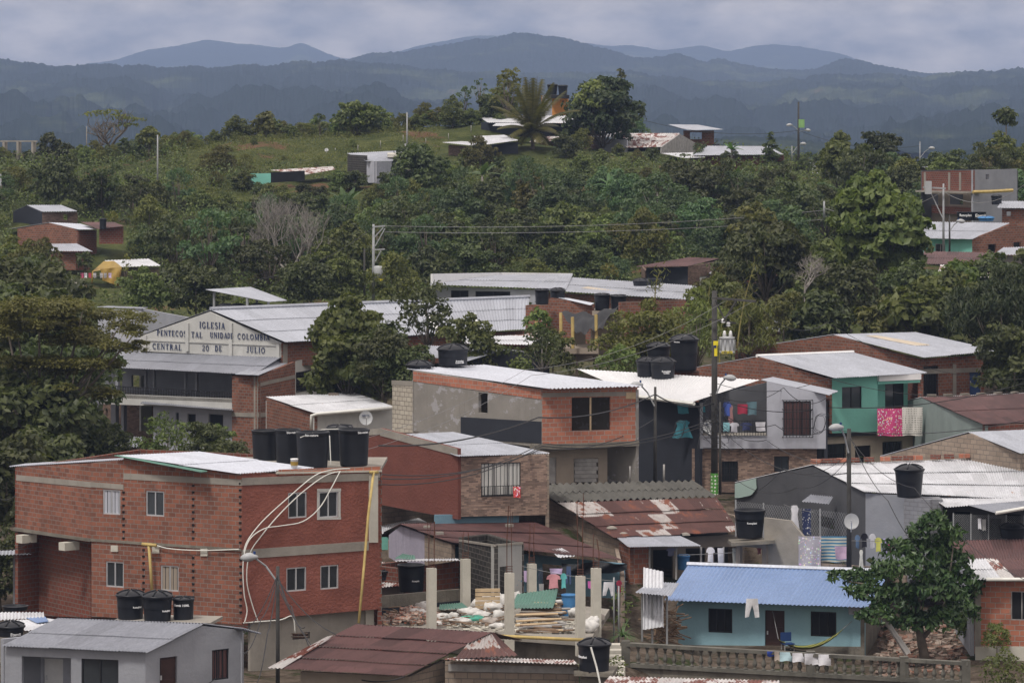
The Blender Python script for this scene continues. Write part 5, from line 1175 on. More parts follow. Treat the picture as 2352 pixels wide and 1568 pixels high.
# ---- sage wall + rust roof at right
h=House('grey_green_house','grey green gabled side wall with a dark rusty sheet roof, right of the hanging fabrics',(2200,1020,186))
a=WP(2082,198,2262,185);h.wall(a,[(2082,922),(2117,914),(2262,977)],[(2082,1060),(2262,1060)],'sage')
b=WP(2262,185,2440,188);h.wall(b,[(2262,976),(2440,970)],[(2262,1030),(2440,1030)],'brickdk')
h.roof([(2116,912,195.4),(2440,899,202),(2440,966,190.5),(2260,976,184.4)],'maroon',pitch=.13,rows=2);h.roof([(2116,912,195.4),(2440,899,202),(2380,915,206),(2079,922,199)],'roofold',pitch=.13,rows=1)
for i in range(6): 
    m=M();m.box(P(2140+i*38,909-i*1.3,195.9+i*.8),(.45,.25,.16),.2*i);solo('roof_stone',m,MT['concold'],['first','second','third','fourth','fifth','sixth'][i]+' dark stone from the left on the dark rusty ridge at right','stone','stones along the right rusty ridge')
h.back([a.w(0,0),(a.A.x+5,a.A.y+6,0),(b.B.x,b.B.y+5,0)],zof(955,199),11,'sage')
# ---- beige block house
h=House('block_house','beige block gable wall with a light zinc roof running off the right edge',(2230,1100,171))
a=WP(2023,174.6,2343,167.4);h.wall(a,[(2023,1049),(2226,995),(2343,1043)],[(2023,1140),(2343,1140)],'block')
h.roof([(2224,992,170.4),(2440,983,176),(2500,1033,171),(2343,1042,166.8)],'roof',pitch=.17,rows=1);h.roof([(2224,992,170.4),(2440,983,176),(2240,1040,182),(2020,1049,174.9)],'roof',pitch=.17,rows=1)
b=WP(2343,167.4,2450,169.5);h.wall(b,1043,1140,'block')
# ---- big pale roof house right
h=House('grey_house','long low grey house with a wide pale sheet roof and bricks laid along its ridge',(1985,1290,162))
a=WP(1690,176,1988,161.6);h.wall(a,[(1690,1108),(1866,1071),(1988,1132)],[(1690,1270),(1988,1320)],'greydk',[(1878,1186,1917,1213)])
h.roof([(1866,1067,167.2),(2440,1046,172),(2440,1152,160),(1984,1131,161.4)],'roofold',pitch=.13,rows=3,lift=.03);h.roof([(1866,1067,167.2),(2440,1046,172),(2280,1080,184),(1687,1109,176.5)],'roofold',pitch=.13,rows=1)
h.roof([(2134,1138,161.6),(2440,1138,161.6),(2440,1146,158),(2172,1166,158.3)],'roofold',pitch=.13,rows=1,name='front_roof')
m=M();sheetmesh(m,P(2225,1160,158),P(2352,1150,158),P(2440,1162,155.5),P(2290,1180,155),pitch=.12,rows=1);mk('awning',m,MT['roofdull'],h.o)
m=M();m.tube([P(2287,1178,154.8),P(2360,1165,155.2),P(2440,1160,155.5)],.07,8);mk('gutter',m,MT['pipe'],h.o)
b=WP(1988,161.6,2140,160.4);h.wall(b,[(1988,1132),(2140,1142)],[(1988,1330),(2140,1330)],'grey');MT['greyblock']=brick('grey painted block',(.23,.235,.255),(.21,.215,.235),(.17,.17,.185),bw=.4,bh=.17,ms=.01,stain=.2)
tw=WP(2080,160.3,2140,159.4);h.wall(tw.off(.7),[(2076,1145),(2137,1147)],[(2076,1330),(2137,1330)],'greyblock',name='tank_tower');m=M();p=tw.p(2107,1146,-.5);m.box(p+Vector((0,0,-2)),(1.35,1.2,4.02),.0);mk('tank_tower',m,MT['greyblock'],h.o)
c=WP(2140,162,2440,161);h.wall(c,[(2140,1155),(2440,1160)],[(2140,1300),(2440,1300)],'greydk',[(2190,1175,2228,1260),(2255,1190,2300,1250),(2310,1180,2345,1270)])
h.back([c.w(0,0,-2),c.w(c.len,0,-2)],zof(1160,163),10,'dark')
m=M();sheetmesh(m,P(1862,1135,165),P(1914,1140,164.4),P(1904,1158,162.9),P(1840,1153,163.4),pitch=.12,rows=1);mk('window_awning',m,MT['roofdull'],h.o)
m=M();vs=[P(1690,1110,175.8),P(1738,1098,173.5),P(1740,1120,173.4),P(1728,1136,174),P(1700,1142,175.3),P(1690,1142,175.8)];m.add([v+Vector((-.05,-.12,0)) for v in vs]+[v+Vector((0,.05,0)) for v in vs],[(0,1,2,3,4,5),(11,10,9,8,7,6)]+[(i,i+6,(i+1)%6+6,(i+1)%6) for i in range(6)]);MT['mint']=plaster('pale mint paint',(.36,.47,.43),stain=.2,var=.05);mk('mint_panel',m,MT['mint'],h.o)
p=a.w(0,0);h.back([p,(p.x+10,p.y+8,0)],zof(1110,176),10,'greydk')
for i,x in enumerate((1874,1898,1917,1933,1962,1996,2033,2060,2086,2107,2149,2180,2215,2248,2275,2310)):
    f=(x-1866)/574;Y=167.2+4.8*f;m=M();m.box(P(x,1067-21*f-8,Y-.25),(.42,.24,.17),.15*((i*7)%5-2));solo('roof_brick',m,MT['brickdk' if i%3 else 'brick2'],['first','second','third','fourth','fifth','sixth','seventh','eighth','ninth','tenth','eleventh','twelfth','thirteenth','fourteenth','fifteenth','sixteenth'][i]+' reddish brick from the left along the pale ridge','brick','bricks laid along the pale roof ridge')
# ---- small zinc roof house with dish, centre left
h=House('low_house','small low house with pale zinc lean-to roof and cream front, behind the roof tanks',(724,1000,196))
a=WP(612,203.4,722,196);b=WP(722,196,902,198)
h.wall(a,[(612,914),(722,951)],[(612,1000),(722,1010)],'brick3');h.wall(b,[(722,949),(902,937)],[(722,1010),(902,1005)],'white');h.roof([(611,911,203.6),(811,901,207),(904,934,197.4),(722,949,195.4)],'roofold',pitch=.17,rows=2,pw=.9)
m=M();m.tube([P(903,936,197),P(728,951,195),P(716,954,195.2),P(715,985,195.2)],.09,8);mk('gutter',m,MT['pipe'],h.o,True)
p=a.w(0,0);q=b.w(b.len,0);h.back([p,plus(p,q,b.w(0,0)),q],zof(935,199),12,'white')
m=M();m.box(P(766,908,205),(.5,.4,.25),.2);solo('concrete_block',m,MT['block'],'single pale block on the top edge of the small zinc roof','block')
# ================================================================ church and buildings further back
h=House('church','church with painted lettering on its cream gable and a long light grey corrugated roof',(646,1010,222),'church')
G=WP(322,228.2,646,222);Gs=WP(646,222,1208,233.9)
h.wall(G,[(322,772),(481,716),(646,787)],[(322,806),(646,822)],'white',name='gable_wall')
h.wall(Gs,[(646,787),(1205,759)],[(646,840),(1205,830)],'brick3');h.col(Gs,655,10,790,835,'conc')
for x,y0,y1 in((432,742,806),(532,742,817),(641,790,822),(335,770,805)): h.col(G,x,7,y0,y1,'white',.12,'pilaster')
h.band(G,333,646,779,792,3,'white',.06,'moulding')
serif(h.o,G,488,747,"IGLESIA",14.5,62)
for x,y,t_,w_ in((395,765,'PENTECOS',72),(453,768.5,'TAL',27),(503,770,'UNIDA',42),(532,771,'DE',13),(583,773.5,'COLOMBIA',78)): serif(h.o,G,x,y,t_,13,w_,.14 if t_=='DE' else .05)
for x,y,t_,w_ in((384.5,796,'CENTRAL',72),(473,799,'20',17),(502.5,800,'DE',17),(588.5,803.5,'JULIO',45)): serif(h.o,G,x,y,t_,13,w_)
A=P(483,711,225.2);B=P(1216,683,239.4);h.roof([A,B,P(1209,757,233),P(655,786,221.2)],'roof',pitch=.25,amp=.02,rows=3,pw=1.0,lift=.02)
C_=P(312,774,229.2);h.roof([A,B,C_+(B-A),C_],'roof',pitch=.25,rows=1)
m=M();m.tube([A+Vector((0,0,.05)),B+Vector((0,0,.05))],.12,6);mk('ridge_cap',m,MT['roof'],h.o)
for f in(.62,.78):
    a=A.lerp(B,f);d=P(655,786,221.2).lerp(P(1209,757,233),f);m=M();u=(B-A).normalized()*.45;q0,q1=a.lerp(d,.45)+Vector((0,-.05,.08)),a.lerp(d,.97)+Vector((0,-.05,.08));m.quad(q0,q0+u,q1+u,q1);mk('skylight_sheet',m,MT['whitep'],h.o)
h.roof([(250,806,229.8),(646,820,222),(582,861,217.4),(199,841,225)],'roofdull',pitch=.2,rows=2,name='porch_roof',lift=.02);MT['roofdull2']=MT['roofdull']
h.roof([(640,820,222.3),(712,812,227),(593,862,216.4),(541,860,218)],'roof',pitch=.16,rows=1,name='side_roof')
a=WP(533,218.6,593,217.2);b=WP(593,217.2,678,222);b2=WP(678,222,727,225)
h.wall(a,[(533,863),(593,864)],[(533,1040),(593,1040)],'brick3');h.wall(b,[(593,864),(678,830)],[(593,1040),(678,1030)],'brick3');h.wall(b2,[(678,832),(727,812)],[(678,920),(727,915)],'white',[(680,853,712,897)]);h.bars(b2,(680,853,712,897),8,6,.02,.02,'grille')
m=M();m.add([b2.p(680,853,-.1),b2.p(712,853,-.1),b2.p(712,897,-.1),b2.p(680,897,-.1)],[(0,1,2,3)]);mk('pane',m,MT['dark'],h.o)
h.col(a,588,9,864,1015,'conc');h.band(a,533,593,946,948,10,'conc',.04);h.band(b,593,678,948,940,10,'conc',.04);h.band(b,593,678,880,860,8,'conc',.03)
F=WP(195,225,533,218.6);h.band(F,229,533,903,915,24,'white',.0,'parapet',.2);h.bars(F,(229,886,533,904),70,1,.02,.012,'railing') if False else None
m=M();n=84
for i in range(n+1):
    f=i/n;x=215+318*f;yt=884+17*f;yb=902+13*f;m.bar(F.p(x,yt,-.05),F.p(x,yb+1,-.05),.035)
m.bar(F.p(215,884,-.05),F.p(533,901,-.05),.05);m.bar(F.p(215,893,-.05),F.p(533,908,-.05),.03);mk('railing',m,MT['blackm'],h.o)
r=F.off(-3);h.wall(r,[(215,840),(533,850)],[(215,925),(533,935)],'grey',[(302,862,333,890),(270,862,280,905)],name='balcony_back_wall')
h.slab([F.p(229,904),F.p(533,916),r.p(533,912),r.p(229,898)],.2,'conc','balcony_floor')
for x in(216,268,333,352,424,450): 
    y0=842+(x-200)*.06;h.col(F.off(-.2) if x<300 else F.off(-1.5),x,6 if x<300 else 3.5,y0,918,'grey',0,'column',.2)
h.roof([(332,919,223),(538,934,220),(535,943,217.9),(320,927,221.3)],'roofdull',pitch=.17,rows=1,name='awning')
g_=F.off(-.5);h.wall(g_,[(352,930),(533,940)],[(352,1035),(533,1040)],'greylt',[(403,946,411,976),(430,949,450,977),(479,950,513,986)],name='ground_floor_wall')
for bx in((403,946,411,976),(430,949,450,977),(479,950,513,986)): h.win(g_,bx,fm='grey',mat='dark',div=0)
for x,y0,y1,w_ in((211,925,1010,9),(260,925,1005,11),(281,925,990,6),(225,925,980,5)): h.col(F.off(-.2-(x%3)),x,w_,y0,y1,'grey',0,'column',.3)
h.wall(F.off(-5),[(180,925),(360,925)],[(180,1040),(360,1040)],'tiledk',name='back_wall')
p=G.w(0,0);q=Gs.w(Gs.len,0);h.back([p,plus(p,q,Gs.w(0,0)),q],zof(775,229),11,'white')
# shed below the church
h=House('shed','dark shed with dull bent zinc sheets below the left end of the church',(220,1060,212),'shed')
h.roof([(172,987,216),(212,994,215.5),(171,1019,211),(135,1011,212)],'roofdull',pitch=.16,rows=1);h.roof([(211,1000,214.6),(330,1003,214),(318,1028,210),(173,1017,211.3)],'roofdull',pitch=.16,rows=1)
a=WP(165,212,330,210.6);h.wall(a,[(165,1022),(330,1030)],[(165,1080),(330,1080)],'tiledk',[(185,1030,240,1075),(255,1032,300,1078)]);h.back([a.w(0,0,-2),a.w(a.len,0,-2)],zof(1020,212),11,'dark')
# grey building behind church
h=House('grey_building','plain grey gabled building partly hidden behind the church and the spreading tree',(330,800,240))
a=WP(325,238,470,232);h.wall(a,[(325,709),(432,729),(470,740)],[(325,830),(470,830)],'grey');b=WP(225,243,325,238);h.wall(b,[(225,712),(325,709)],[(225,830),(325,830)],'greylt')
h.roof([(250,703,246),(340,706,243),(328,710,237.6),(222,706,243.4)],'roof',pitch=.2,rows=1)
# carport
h=House('carport','open carport roof on posts sheltering tanks, behind the church ridge',(560,712,238),'shelter')
h.roof([(472,665,239),(576,659,245),(659,691,240.5),(618,694,235)],'roof',pitch=.18,rows=1)
for x,y0,Y in((492,671,239),(568,684,236.5),(616,694,235.6),(590,676,241)): m=M();m.tube([P(x,y0,Y),P(x,720,Y)],.08,6);mk('post',m,MT['polelt'],h.o)
# school
h=House('school_building','long flat zinc roofed white building with a white parapet, beyond the church roof',(1130,700,262),'building')
h.roof([(1060,631,273),(1316,629,275),(1300,665,262),(984,654,263)],'roof',pitch=.22,rows=2);h.roof([(1316,637,274),(1600,656,272),(1600,690,257),(1228,666,261.6)],'roof',pitch=.22,rows=2)
for (x0,y0,Y0,x1,y1,Y1) in((994,629,264,1152,626,274),(1152,626,274,1315,628,275)):
    a=WP(x0,Y0,x1,Y1);h.wall(a,[(x0,y0),(x1,y1)],[(x0,y0+27 if x0<1000 else y0+6),(x1,y1+6)],'whitep',name='parapet')
a=WP(1000,264,1236,262.4);h.wall(a,[(1000,658),(1236,666)],[(1000,720),(1236,720)],'greylt',[(1036,667,1076,692),(1092,669,1172,695)]);h.win(a,(1092,669,1172,695),fm='blackm',mat='dark',div=1)
h.win(a,(1036,667,1076,692),fm='blackm',mat='dark');b=WP(1236,262.4,1600,257.4);h.wall(b,[(1236,670),(1600,690)],[(1236,720),(1600,740)],'brick3')
m=M();q0,q1=P(1490-8,656,268),P(1500,658,268)
a,b_,c,d=P(1335,665,264.4),P(1350,662,265.4),P(1420,672,263.4),P(1400,675,262.6);m.quad(a+Vector((0,0,.12)),b_+Vector((0,0,.12)),c+Vector((0,0,.12)),d+Vector((0,0,.12)));mk('skylight_sheet',m,MT['cream'],h.o)
# centre brick building
h=House('brick_building','roofless brick rooms with a tarpaulin shaded terrace in the centre, tanks on top',(1330,850,222),'building')
a=WP(1207,229,1360,225);h.wall(a,[(1207,701),(1243,697),(1266,684),(1360,701)],[(1207,790),(1360,800)],'brick3');b=WP(1424,224,1575,226.5);h.wall(b,[(1424,694),(1575,688)],[(1424,780),(1575,770)],'brick3')
h.wall(WP(1360,222,1424,221.4),[(1360,714),(1424,716)],[(1360,830),(1424,830)],'tan',name='wall');c=WP(1318,221,1362,222);h.wall(c,[(1318,735),(1362,742)],[(1318,830),(1362,830)],'tan',[(1345,752,1361,796)])
h.roof([(1266,680,228),(1275,679,229),(1365,697,225.6),(1356,702,224.4)],'roofnew',pitch=.2,rows=1,name='edge_sheet')
s0=P(1268,797,214.5);h.slab([P(1262,799,216),P(1374,799,215),P(1376,790,221),P(1262,786,224)],.32,'tan','terrace')
h.wall(WP(1322,216.4,1374,216),[(1322,806),(1374,806)],[(1322,880),(1374,880)],'tan',[(1326,816,1368,870)],name='lower_wall');h.slab([P(1352,712,226),P(1448,714,225.5),P(1446,709,229),P(1354,708,229)],.2,'concold','tank_slab')
for x,y0,y1,Y in((1288,718,793,215.8),(1315,728,800,215),(1369,722,796,215.2),(1232,738,786,219)):
    m=M();m.tube([P(x,y0,Y),P(x+1,y1,Y)],.09,6);mk('post',m,MT['yellowpole'],h.o)
m=M();vs=[];n=16;k=9
for i in range(n+1):
    for j in range(k+1):
        f=i/n;g=j/k;x=1286+ (1422-1286)*f-(0 if g<.5 else 0)+g*(30*(1-f)-38*f);y=718-8*math.sin(f*3.1)+ (2-f*4)*1+g*(36+10*math.sin(f*3.1))-10*f*(1-g);Y=222-g*7
        p=P(x,y,Y);p.z+=-.5*math.sin(math.pi*f)*(1-.4*g)*.6+.12*math.sin(f*19+g*3)+.1*math.sin(f*8+g*9);vs.append(p)
m.add(vs,[(i*(k+1)+j,(i+1)*(k+1)+j,(i+1)*(k+1)+j+1,i*(k+1)+j+1) for i in range(n) for j in range(k)]);solo('tarpaulin',m,MT['tarp'],'creased black plastic sheet sagging over the terrace on yellow posts','tarpaulin',smooth=True)
# rusty stack roofs
h=House('low_house','low house under pale and rusty loose sheets left of the terrace',(1140,800,211))
h.roof([(1052,773,214),(1212,770,215),(1262,793,210),(1066,790,209.6)],'roofold',pitch=.16,rows=2);h.roof([(1160,771,216),(1240,765,217),(1300,797,213),(1214,795,212)],'rust2',pitch=.16,rows=1)
a=WP(1060,210.4,1262,210.8);h.wall(a,[(1060,791),(1262,794)],[(1060,850),(1262,850)],'brickdk')
h=House('charcoal_house','charcoal painted gable with grey zinc roof behind the two centre roof tanks',(1165,860,205))
a=WP(1066,202.4,1262,206);h.wall(a,[(1066,832),(1163,804),(1262,818)],[(1066,900),(1262,900)],'navy');h.roof([(985,793,211),(1164,802,205),(1074,830,201.2),(960,818,206)],'roof',pitch=.2,rows=1);h.roof([(1162,802,205),(1062,790,213),(1180,806,214),(1268,818,206.4)],'roof',pitch=.2,rows=1)
# red roof house behind school
h=House('red_roof_house','dark timber house with a dull red roof behind the school roof tanks',(1590,655,285))
h.roof([(1583,591,288),(1652,594,287),(1580,612,280),(1460,613,281)],'maroon',pitch=.2,rows=1,label='dull red roof slope');h.roof([(1583,591,288),(1652,594,287),(1720,617,287),(1640,612,292)],'maroon',pitch=.2,rows=1)
a=WP(1484,282,1580,280.5);h.wall(a,[(1484,615),(1580,612)],[(1484,680),(1580,680)],'navy');b=WP(1580,280.5,1700,286);h.wall(b,[(1580,612),(1652,600),(1700,618)],[(1580,680),(1700,680)],'tiledk',[(1607,634,1626,655),(1649,636,1672,655)]);h.win(b,(1607,634,1626,655),mat='whitep',div=0,fm='woodgrey');h.win(b,(1649,636,1672,655),fm='whitep',div=1,fw=.09)
h.back([b.w(b.len,0),(b.B.x-2,b.B.y+6,0),(a.A.x,a.A.y+8,0),a.w(0,0)],zof(616,286),14,'tiledk')
h=House('low_house','low house with a strip of red and white roof right of the red roofed one',(1740,660,278))
h.roof([(1700,617,284),(1790,601,283),(1790,610,279),(1695,628,279)],'rust2',pitch=.2,rows=1);h.wall(WP(1660,279.5,1790,279),[(1690,626),(1790,612)],[(1690,690),(1790,690)],'brickdk');h.roof([(1632,624,283),(1700,620,283),(1690,629,279),(1628,629,280)],'roof',pitch=.2,rows=1)
h=House('zinc_shed','small zinc roof peeping through the bamboo, right of the big pole',(1720,770,230),'shed')
h.roof([(1700,735,238),(1790,738,238),(1790,762,231),(1690,760,231)],'roofdull',pitch=.2,rows=1);h.wall(WP(1690,232,1790,232),762,800,'tiledk')
# ---- houses far right
h=House('unfinished_house','unfinished two storey brick and grey house with a flat top, far right hillside',(2220,500,300))
a=WP(2117,306,2235,300);b=WP(2235,300,2336,305)
h.wall(a,[(2117,394),(2235,391)],[(2117,437),(2235,440)],'brickdk');h.wall(a.off(-1.2),[(2117,437),(2235,440)],[(2117,520),(2235,520)],'tan',[(2125,445,2155,470),(2178,446,2212,470)]);h.wall(b,[(2235,391),(2336,388)],[(2235,520),(2336,520)],'grey',[(2264,400,2272,412)],label='unfinished grey side wall')
h.band(a,2117,2235,437,440,4,'conc',.6,'slab_edge',.8);h.band(a.off(-.6),2140,2232,472,476,18,'brickdk',0,'balcony_wall')
for x in(2125,2181,2206): h.col(a,x,4,396,437,'conc',.05)
m=M();m.tube([P(2235,441,299.5),P(2275,440,300),P(2325,437,302)],.14,6);mk('yellow_pipe',m,MT['yellowpole'],h.o)
p=a.w(0,0);q=b.w(b.len,0);h.back([p,plus(p,q,b.w(0,0)),q],zof(392,305),14,'greydk')
h=House('teal_walled_house','teal walled house with light zinc roof and brick gable, below the unfinished house',(2200,600,282))
a=WP(2120,284,2233,280);b=WP(2233,280,2400,284);h.wall(a,[(2120,548),(2233,549)],[(2120,600),(2233,600)],'teal',[(2148,560,2171,583)]);h.win(a,(2148,560,2171,583),fm='woodgrey');h.wall(b,[(2233,549),(2320,515),(2400,532)],[(2233,610),(2400,610)],'brick3',[(2270,561,2288,590),(2328,556,2345,580)]);h.back([b.w(0,0,-2),b.w(b.len,0,-2)],zof(550,285),14,'dark')
h.roof([(2118,509,290),(2322,512,285),(2235,550,279.5),(2116,548,282.5)],'roof',pitch=.22,rows=2)
h=House('maroon_roof_house','dark house under a broad maroon roof, behind the big leafy trees at right',(2220,640,265))
h.roof([(2122,577,272),(2320,580,272),(2290,608,264),(2118,607,264)],'maroon',pitch=.18,rows=2);h.roof([(2160,608,264),(2300,609,263),(2290,640,256),(2150,640,257)],'rust2',pitch=.18,rows=1);h.wall(WP(2250,263,2420,264),[(2250,611),(2420,611)],[(2250,680),(2420,680)],'greydk')
m=M();sheetmesh(m,P(2268,598,266),P(2294,598,266),P(2280,609,263),P(2258,609,263),pitch=.2,rows=1);mk('patch_sheet',m,MT['roofwhite'],h.o)
h=House('small_house','small house with a pale zinc roof above the maroon roof at the right edge',(2320,620,266));h.roof([(2305,568,270),(2420,566,270),(2420,585,265),(2280,586,265)],'roof',pitch=.2,rows=1);h.wall(WP(2292,265.6,2420,265.6),587,620,'conc')
h=House('brick_house','small brick house with grey roof at the right edge, below the unfinished house',(2340,520,290));h.roof([(2300,462,294),(2420,462,294),(2420,480,289),(2290,478,289)],'roof',pitch=.2,rows=1);h.wall(WP(2302,289.5,2420,289.5),479,540,'brick3',[(2312,486,2322,496)])
# ---- houses far left
def lefthouse(nm,lb,roof,walls,Y):
    h=House(nm,lb,(roof[3][0],walls[0][2],Y))
    h.roof(roof,walls[0][5] if len(walls[0])>5 else 'roof',pitch=.2,rows=1);return h
h=House('dark_barn','black walled barn with a light zinc roof at the far left, upper one',(110,510,318));h.roof([(62,471,323),(142,471,323),(180,486,316),(97,487,315)],'roof',pitch=.2,rows=1);h.roof([(62,471,323),(142,471,323),(110,480,328),(27,487,325)],'roofdull',pitch=.2,rows=1)
h.wall(WP(30,320,97,315.4),[(30,487),(62,473),(97,488)],[(30,525),(97,525)],'navy');h.wall(WP(97,315.4,178,316.5),[(97,488),(178,487)],[(97,525),(178,525)],'tiledk',[(146,492,156,505)])
h=House('brick_house','brown brick house with a white edged roof at the far left, middle one',(130,570,306));h.roof([(112,511,311),(186,514,311),(226,527,305),(180,528,304)],'roofnew',pitch=.2,rows=1);h.roof([(112,511,311),(186,514,311),(110,520,318),(20,527,314)],'roofdull',pitch=.2,rows=1);h.roof([(185,510,308),(262,510,308),(285,520,303),(225,527,303)],'maroon',pitch=.2,rows=1,name='side_roof')
h.wall(WP(40,309,180,304.4),[(40,525),(112,513),(180,529)],[(40,590),(180,590)],'brick3');h.wall(WP(180,304.4,222,306),[(180,529),(222,528)],[(180,590),(222,590)],'brickdk');h.wall(WP(228,303.5,283,303.5),521,560,'brickdk')
h=House('brick_house','small brick house with a pale flat roof at the far left, lower one',(150,612,296));h.roof([(118,560,301),(176,559,301),(213,578,294),(117,577,295)],'roof',pitch=.2,rows=1);h.wall(WP(117,295.4,174,295),578,620,'brick3');h.wall(WP(174,295,205,297),578,620,'brickdk')
h=House('low_house','low hut with a striped grey roof behind the yellow tarpaulin',(310,640,292));h.roof([(240,598,298),(340,594,298),(369,611,291),(270,614,291)],'rust2' if 0 else 'roofold',pitch=.25,rows=1);h.wall(WP(270,292,365,291.6),614,660,'block',[(317,616,325,645)])
m=M()
def fab(A,B,C,D,sg,n=8,k=6):
    vs=[]
    for i in range(n+1):
        for j in range(k+1):
            f=i/n;g_=j/k;p=A.lerp(B,f).lerp(D.lerp(C,f),g_);p.z-=sg*math.sin(math.pi*f)*math.sin(math.pi*g_);p.y+=.12*math.sin(f*11+g_*5);vs.append(p)
    m.add(vs,[(i*(k+1)+j,(i+1)*(k+1)+j,(i+1)*(k+1)+j+1,i*(k+1)+j+1) for i in range(n) for j in range(k)])
fab(P(238,600,293),P(262,599,292),P(279,613,287.5),P(211,624,288),.25);fab(P(230,618,287.6),P(279,613,287.4),P(268,655,287),P(236,644,287.5),-.1)
for a,b in(((213,624),(211,650)),((279,613),(270,656))): m.tube([P(*a,287.5),P(*b,287.3)],.05,5)
solo('tarpaulin',m,MT['tarpy'],'yellow tarpaulin stretched beside the low hut at far left','tarpaulin',smooth=True)
m=M();m.box(P(170,652,288),(1.5,.8,.65));solo('sink',m,MT['conclt'],'pale concrete trough on the dirt yard at far left','trough')
# ---- hilltop houses
h=House('hillside_house','low house with pale zinc roof and sheet metal fence on the left hill shoulder',(880,425,350))
h.roof([(797,352,362),(936,345,366),(900,371,350),(842,371,350)],'roof',pitch=.22,rows=1);h.wall(WP(842,351,862,349),371,420,'greylt');h.wall(WP(862,349,900,350),[(862,371),(900,371)],[(862,424),(900,424)],'roofdull');h.wall(WP(900,349,925,346),[(900,395),(925,402)],[(900,425),(925,440)],'roofdull',name='sheet_fence');h.back([P(800,0,358),P(842,0,351)],zof(355,358),14,'blackold')
h.wall(WP(893,354,950,352),356,400,'conc',name='concrete_room');h.slab([P(890,354,353.5),P(955,354,351.5),P(955,351,358),P(890,351,360)],.3,'conclt','flat_roof')
h=House('dark_hut','dark huts with patchy pale zinc roofs in the middle of the hill',(1100,360,372));h.roof([(1060,325,380),(1108,327,380),(1093,336,372),(1015,328,374)],'roofold',pitch=.22,rows=1);h.roof([(1085,313,382),(1157,310,382),(1190,323,374),(1110,334,371)],'rust2' if 0 else 'roofold',pitch=.22,rows=1)
h.wall(WP(1030,375,1090,373),[(1030,333),(1090,337)],[(1030,380),(1090,380)],'tiledk');h.wall(WP(1090,373,1190,375),[(1090,337),(1190,326)],[(1090,380),(1190,380)],'navy')
h=House('dark_hut','dark hut under a pale zinc roof behind the coconut palm on the hilltop',(1150,310,395));h.roof([(1098,267,400),(1320,265,402),(1340,284,392),(1120,282,393)],'roofold',pitch=.22,rows=1);h.wall(WP(1105,394,1335,393),[(1105,281),(1335,284)],[(1105,330),(1335,330)],'navy');h.roof([(1140,283,391),(1250,283,391),(1250,292,387),(1130,290,388)],'roofold',pitch=.22,rows=1)
h=House('orange_tower','orange and grey tower room topped by two black tanks on the hilltop',(1285,300,405));h.wall(WP(1268,404,1304,403),220,320,'orange',[(1290,231,1296,235)]);h.wall(WP(1245,409,1268,404),220,320,'greylt');h.back([P(1245,0,409),P(1280,0,412),P(1304,0,403)],zof(220,404),20,'orange')
h.slab([P(1266,219,402),P(1308,219,401),P(1300,218,411),P(1245,218,411)],.35,'dark','flat_roof')
h=House('wooden_house','hilltop house with a rust and zinc striped roof right of the big round tree',(1500,360,385));h.roof([(1400,306,392),(1562,306,392),(1520,338,383),(1440,340,383)],'rust2',pitch=.22,rows=2);h.roof([(1370,302,396),(1440,303,396),(1420,316,388),(1355,315,388)],'roofold',pitch=.22,rows=1)
h.wall(WP(1380,387,1440,384),[(1380,317),(1440,322)],[(1380,360),(1440,360)],'greylt');h.wall(WP(1440,388,1520,387),[(1440,325),(1520,325)],[(1440,365),(1520,365)],'tiledk');h.wall(WP(1520,383,1597,391),[(1520,338),(1562,308),(1597,328)],[(1520,370),(1597,370)],'woodgrey',label='weathered board gable')
h=House('brick_frame_house','small open brick upper room under a dark roof on the hill crest',(1630,350,400));h.roof([(1535,286,404),(1605,287,405),(1662,298,398),(1580,300,396)],'roof',pitch=.22,rows=1);h.wall(WP(1570,399,1640,399),300,350,'brick3',[(1585,304,1612,320)])
h=House('flat_house','row of low houses with white roofs on the right shoulder of the hill',(1700,390,375));h.roof([(1625,335,382),(1765,336,380),(1800,355,372),(1590,358,374)],'roof',pitch=.22,rows=1);h.wall(WP(1592,375,1800,372.6),357,400,'brickdk');h.roof([(1520,352,381),(1600,350,381),(1620,362,373),(1570,364,373)],'roofold',pitch=.22,rows=1)
h=House('brick_building','brown walled houses and step walls below the big round tree on the hilltop',(1330,360,388));h.wall(WP(1330,390,1380,389),[(1330,288),(1380,295)],[(1330,350),(1380,350)],'tiledk');h.wall(WP(1240,388,1330,386),[(1240,318),(1330,322)],[(1240,350),(1330,350)],'brickdk');h.roof([(1235,314,391),(1325,312,391),(1325,323,386),(1215,327,386)],'rust2',pitch=.22,rows=1)
h=House('flat_house','small white flat roofed house behind the lamp pole, right of the conifer',(1860,400,385));h.roof([(1830,396,388),(1890,395,388),(1900,405,380),(1815,404,380)],'roof',pitch=.22,rows=1);h.wall(WP(1838,388,1882,388),372,400,'greylt',[(1852,380,1866,390)]);h.wall(WP(1818,381,1898,381),405,430,'brickdk')
h=House('flat_house','pale wall with a thin roof behind the two round dark trees at right',(2110,400,345));h.roof([(2080,376,349),(2145,384,346),(2147,388,342),(2075,380,345)],'roofdull',pitch=.22,rows=1);h.wall(WP(2075,346,2145,344),[(2075,381),(2145,388)],[(2075,440),(2145,440)],'tan')
h=House('shed','green netting shelter with pale scraps on the left hillside',(660,420,350),'shed');h.wall(WP(575,352,622,350),[(575,399),(622,398)],[(575,425),(622,422)],'teal',th=.05);h.wall(WP(622,350,700,350),[(622,396),(700,392)],[(622,420),(700,415)],'tarp',th=.05);h.roof([(622,391,356),(765,382,360),(770,390,352),(700,402,350)],'rust2',pitch=.22,rows=1)
h=House('unfinished_house','bare concrete frame house at the far left crest',(40,350,380));h.wall(WP(0,384,85,382),323,326,'conc');
for x in(8,40,74): h.col(WP(0,384,85,382),x,5,325,372,'conc',0,'column',.5)
h.wall(WP(-20,384,60,384),352,380,'tan')
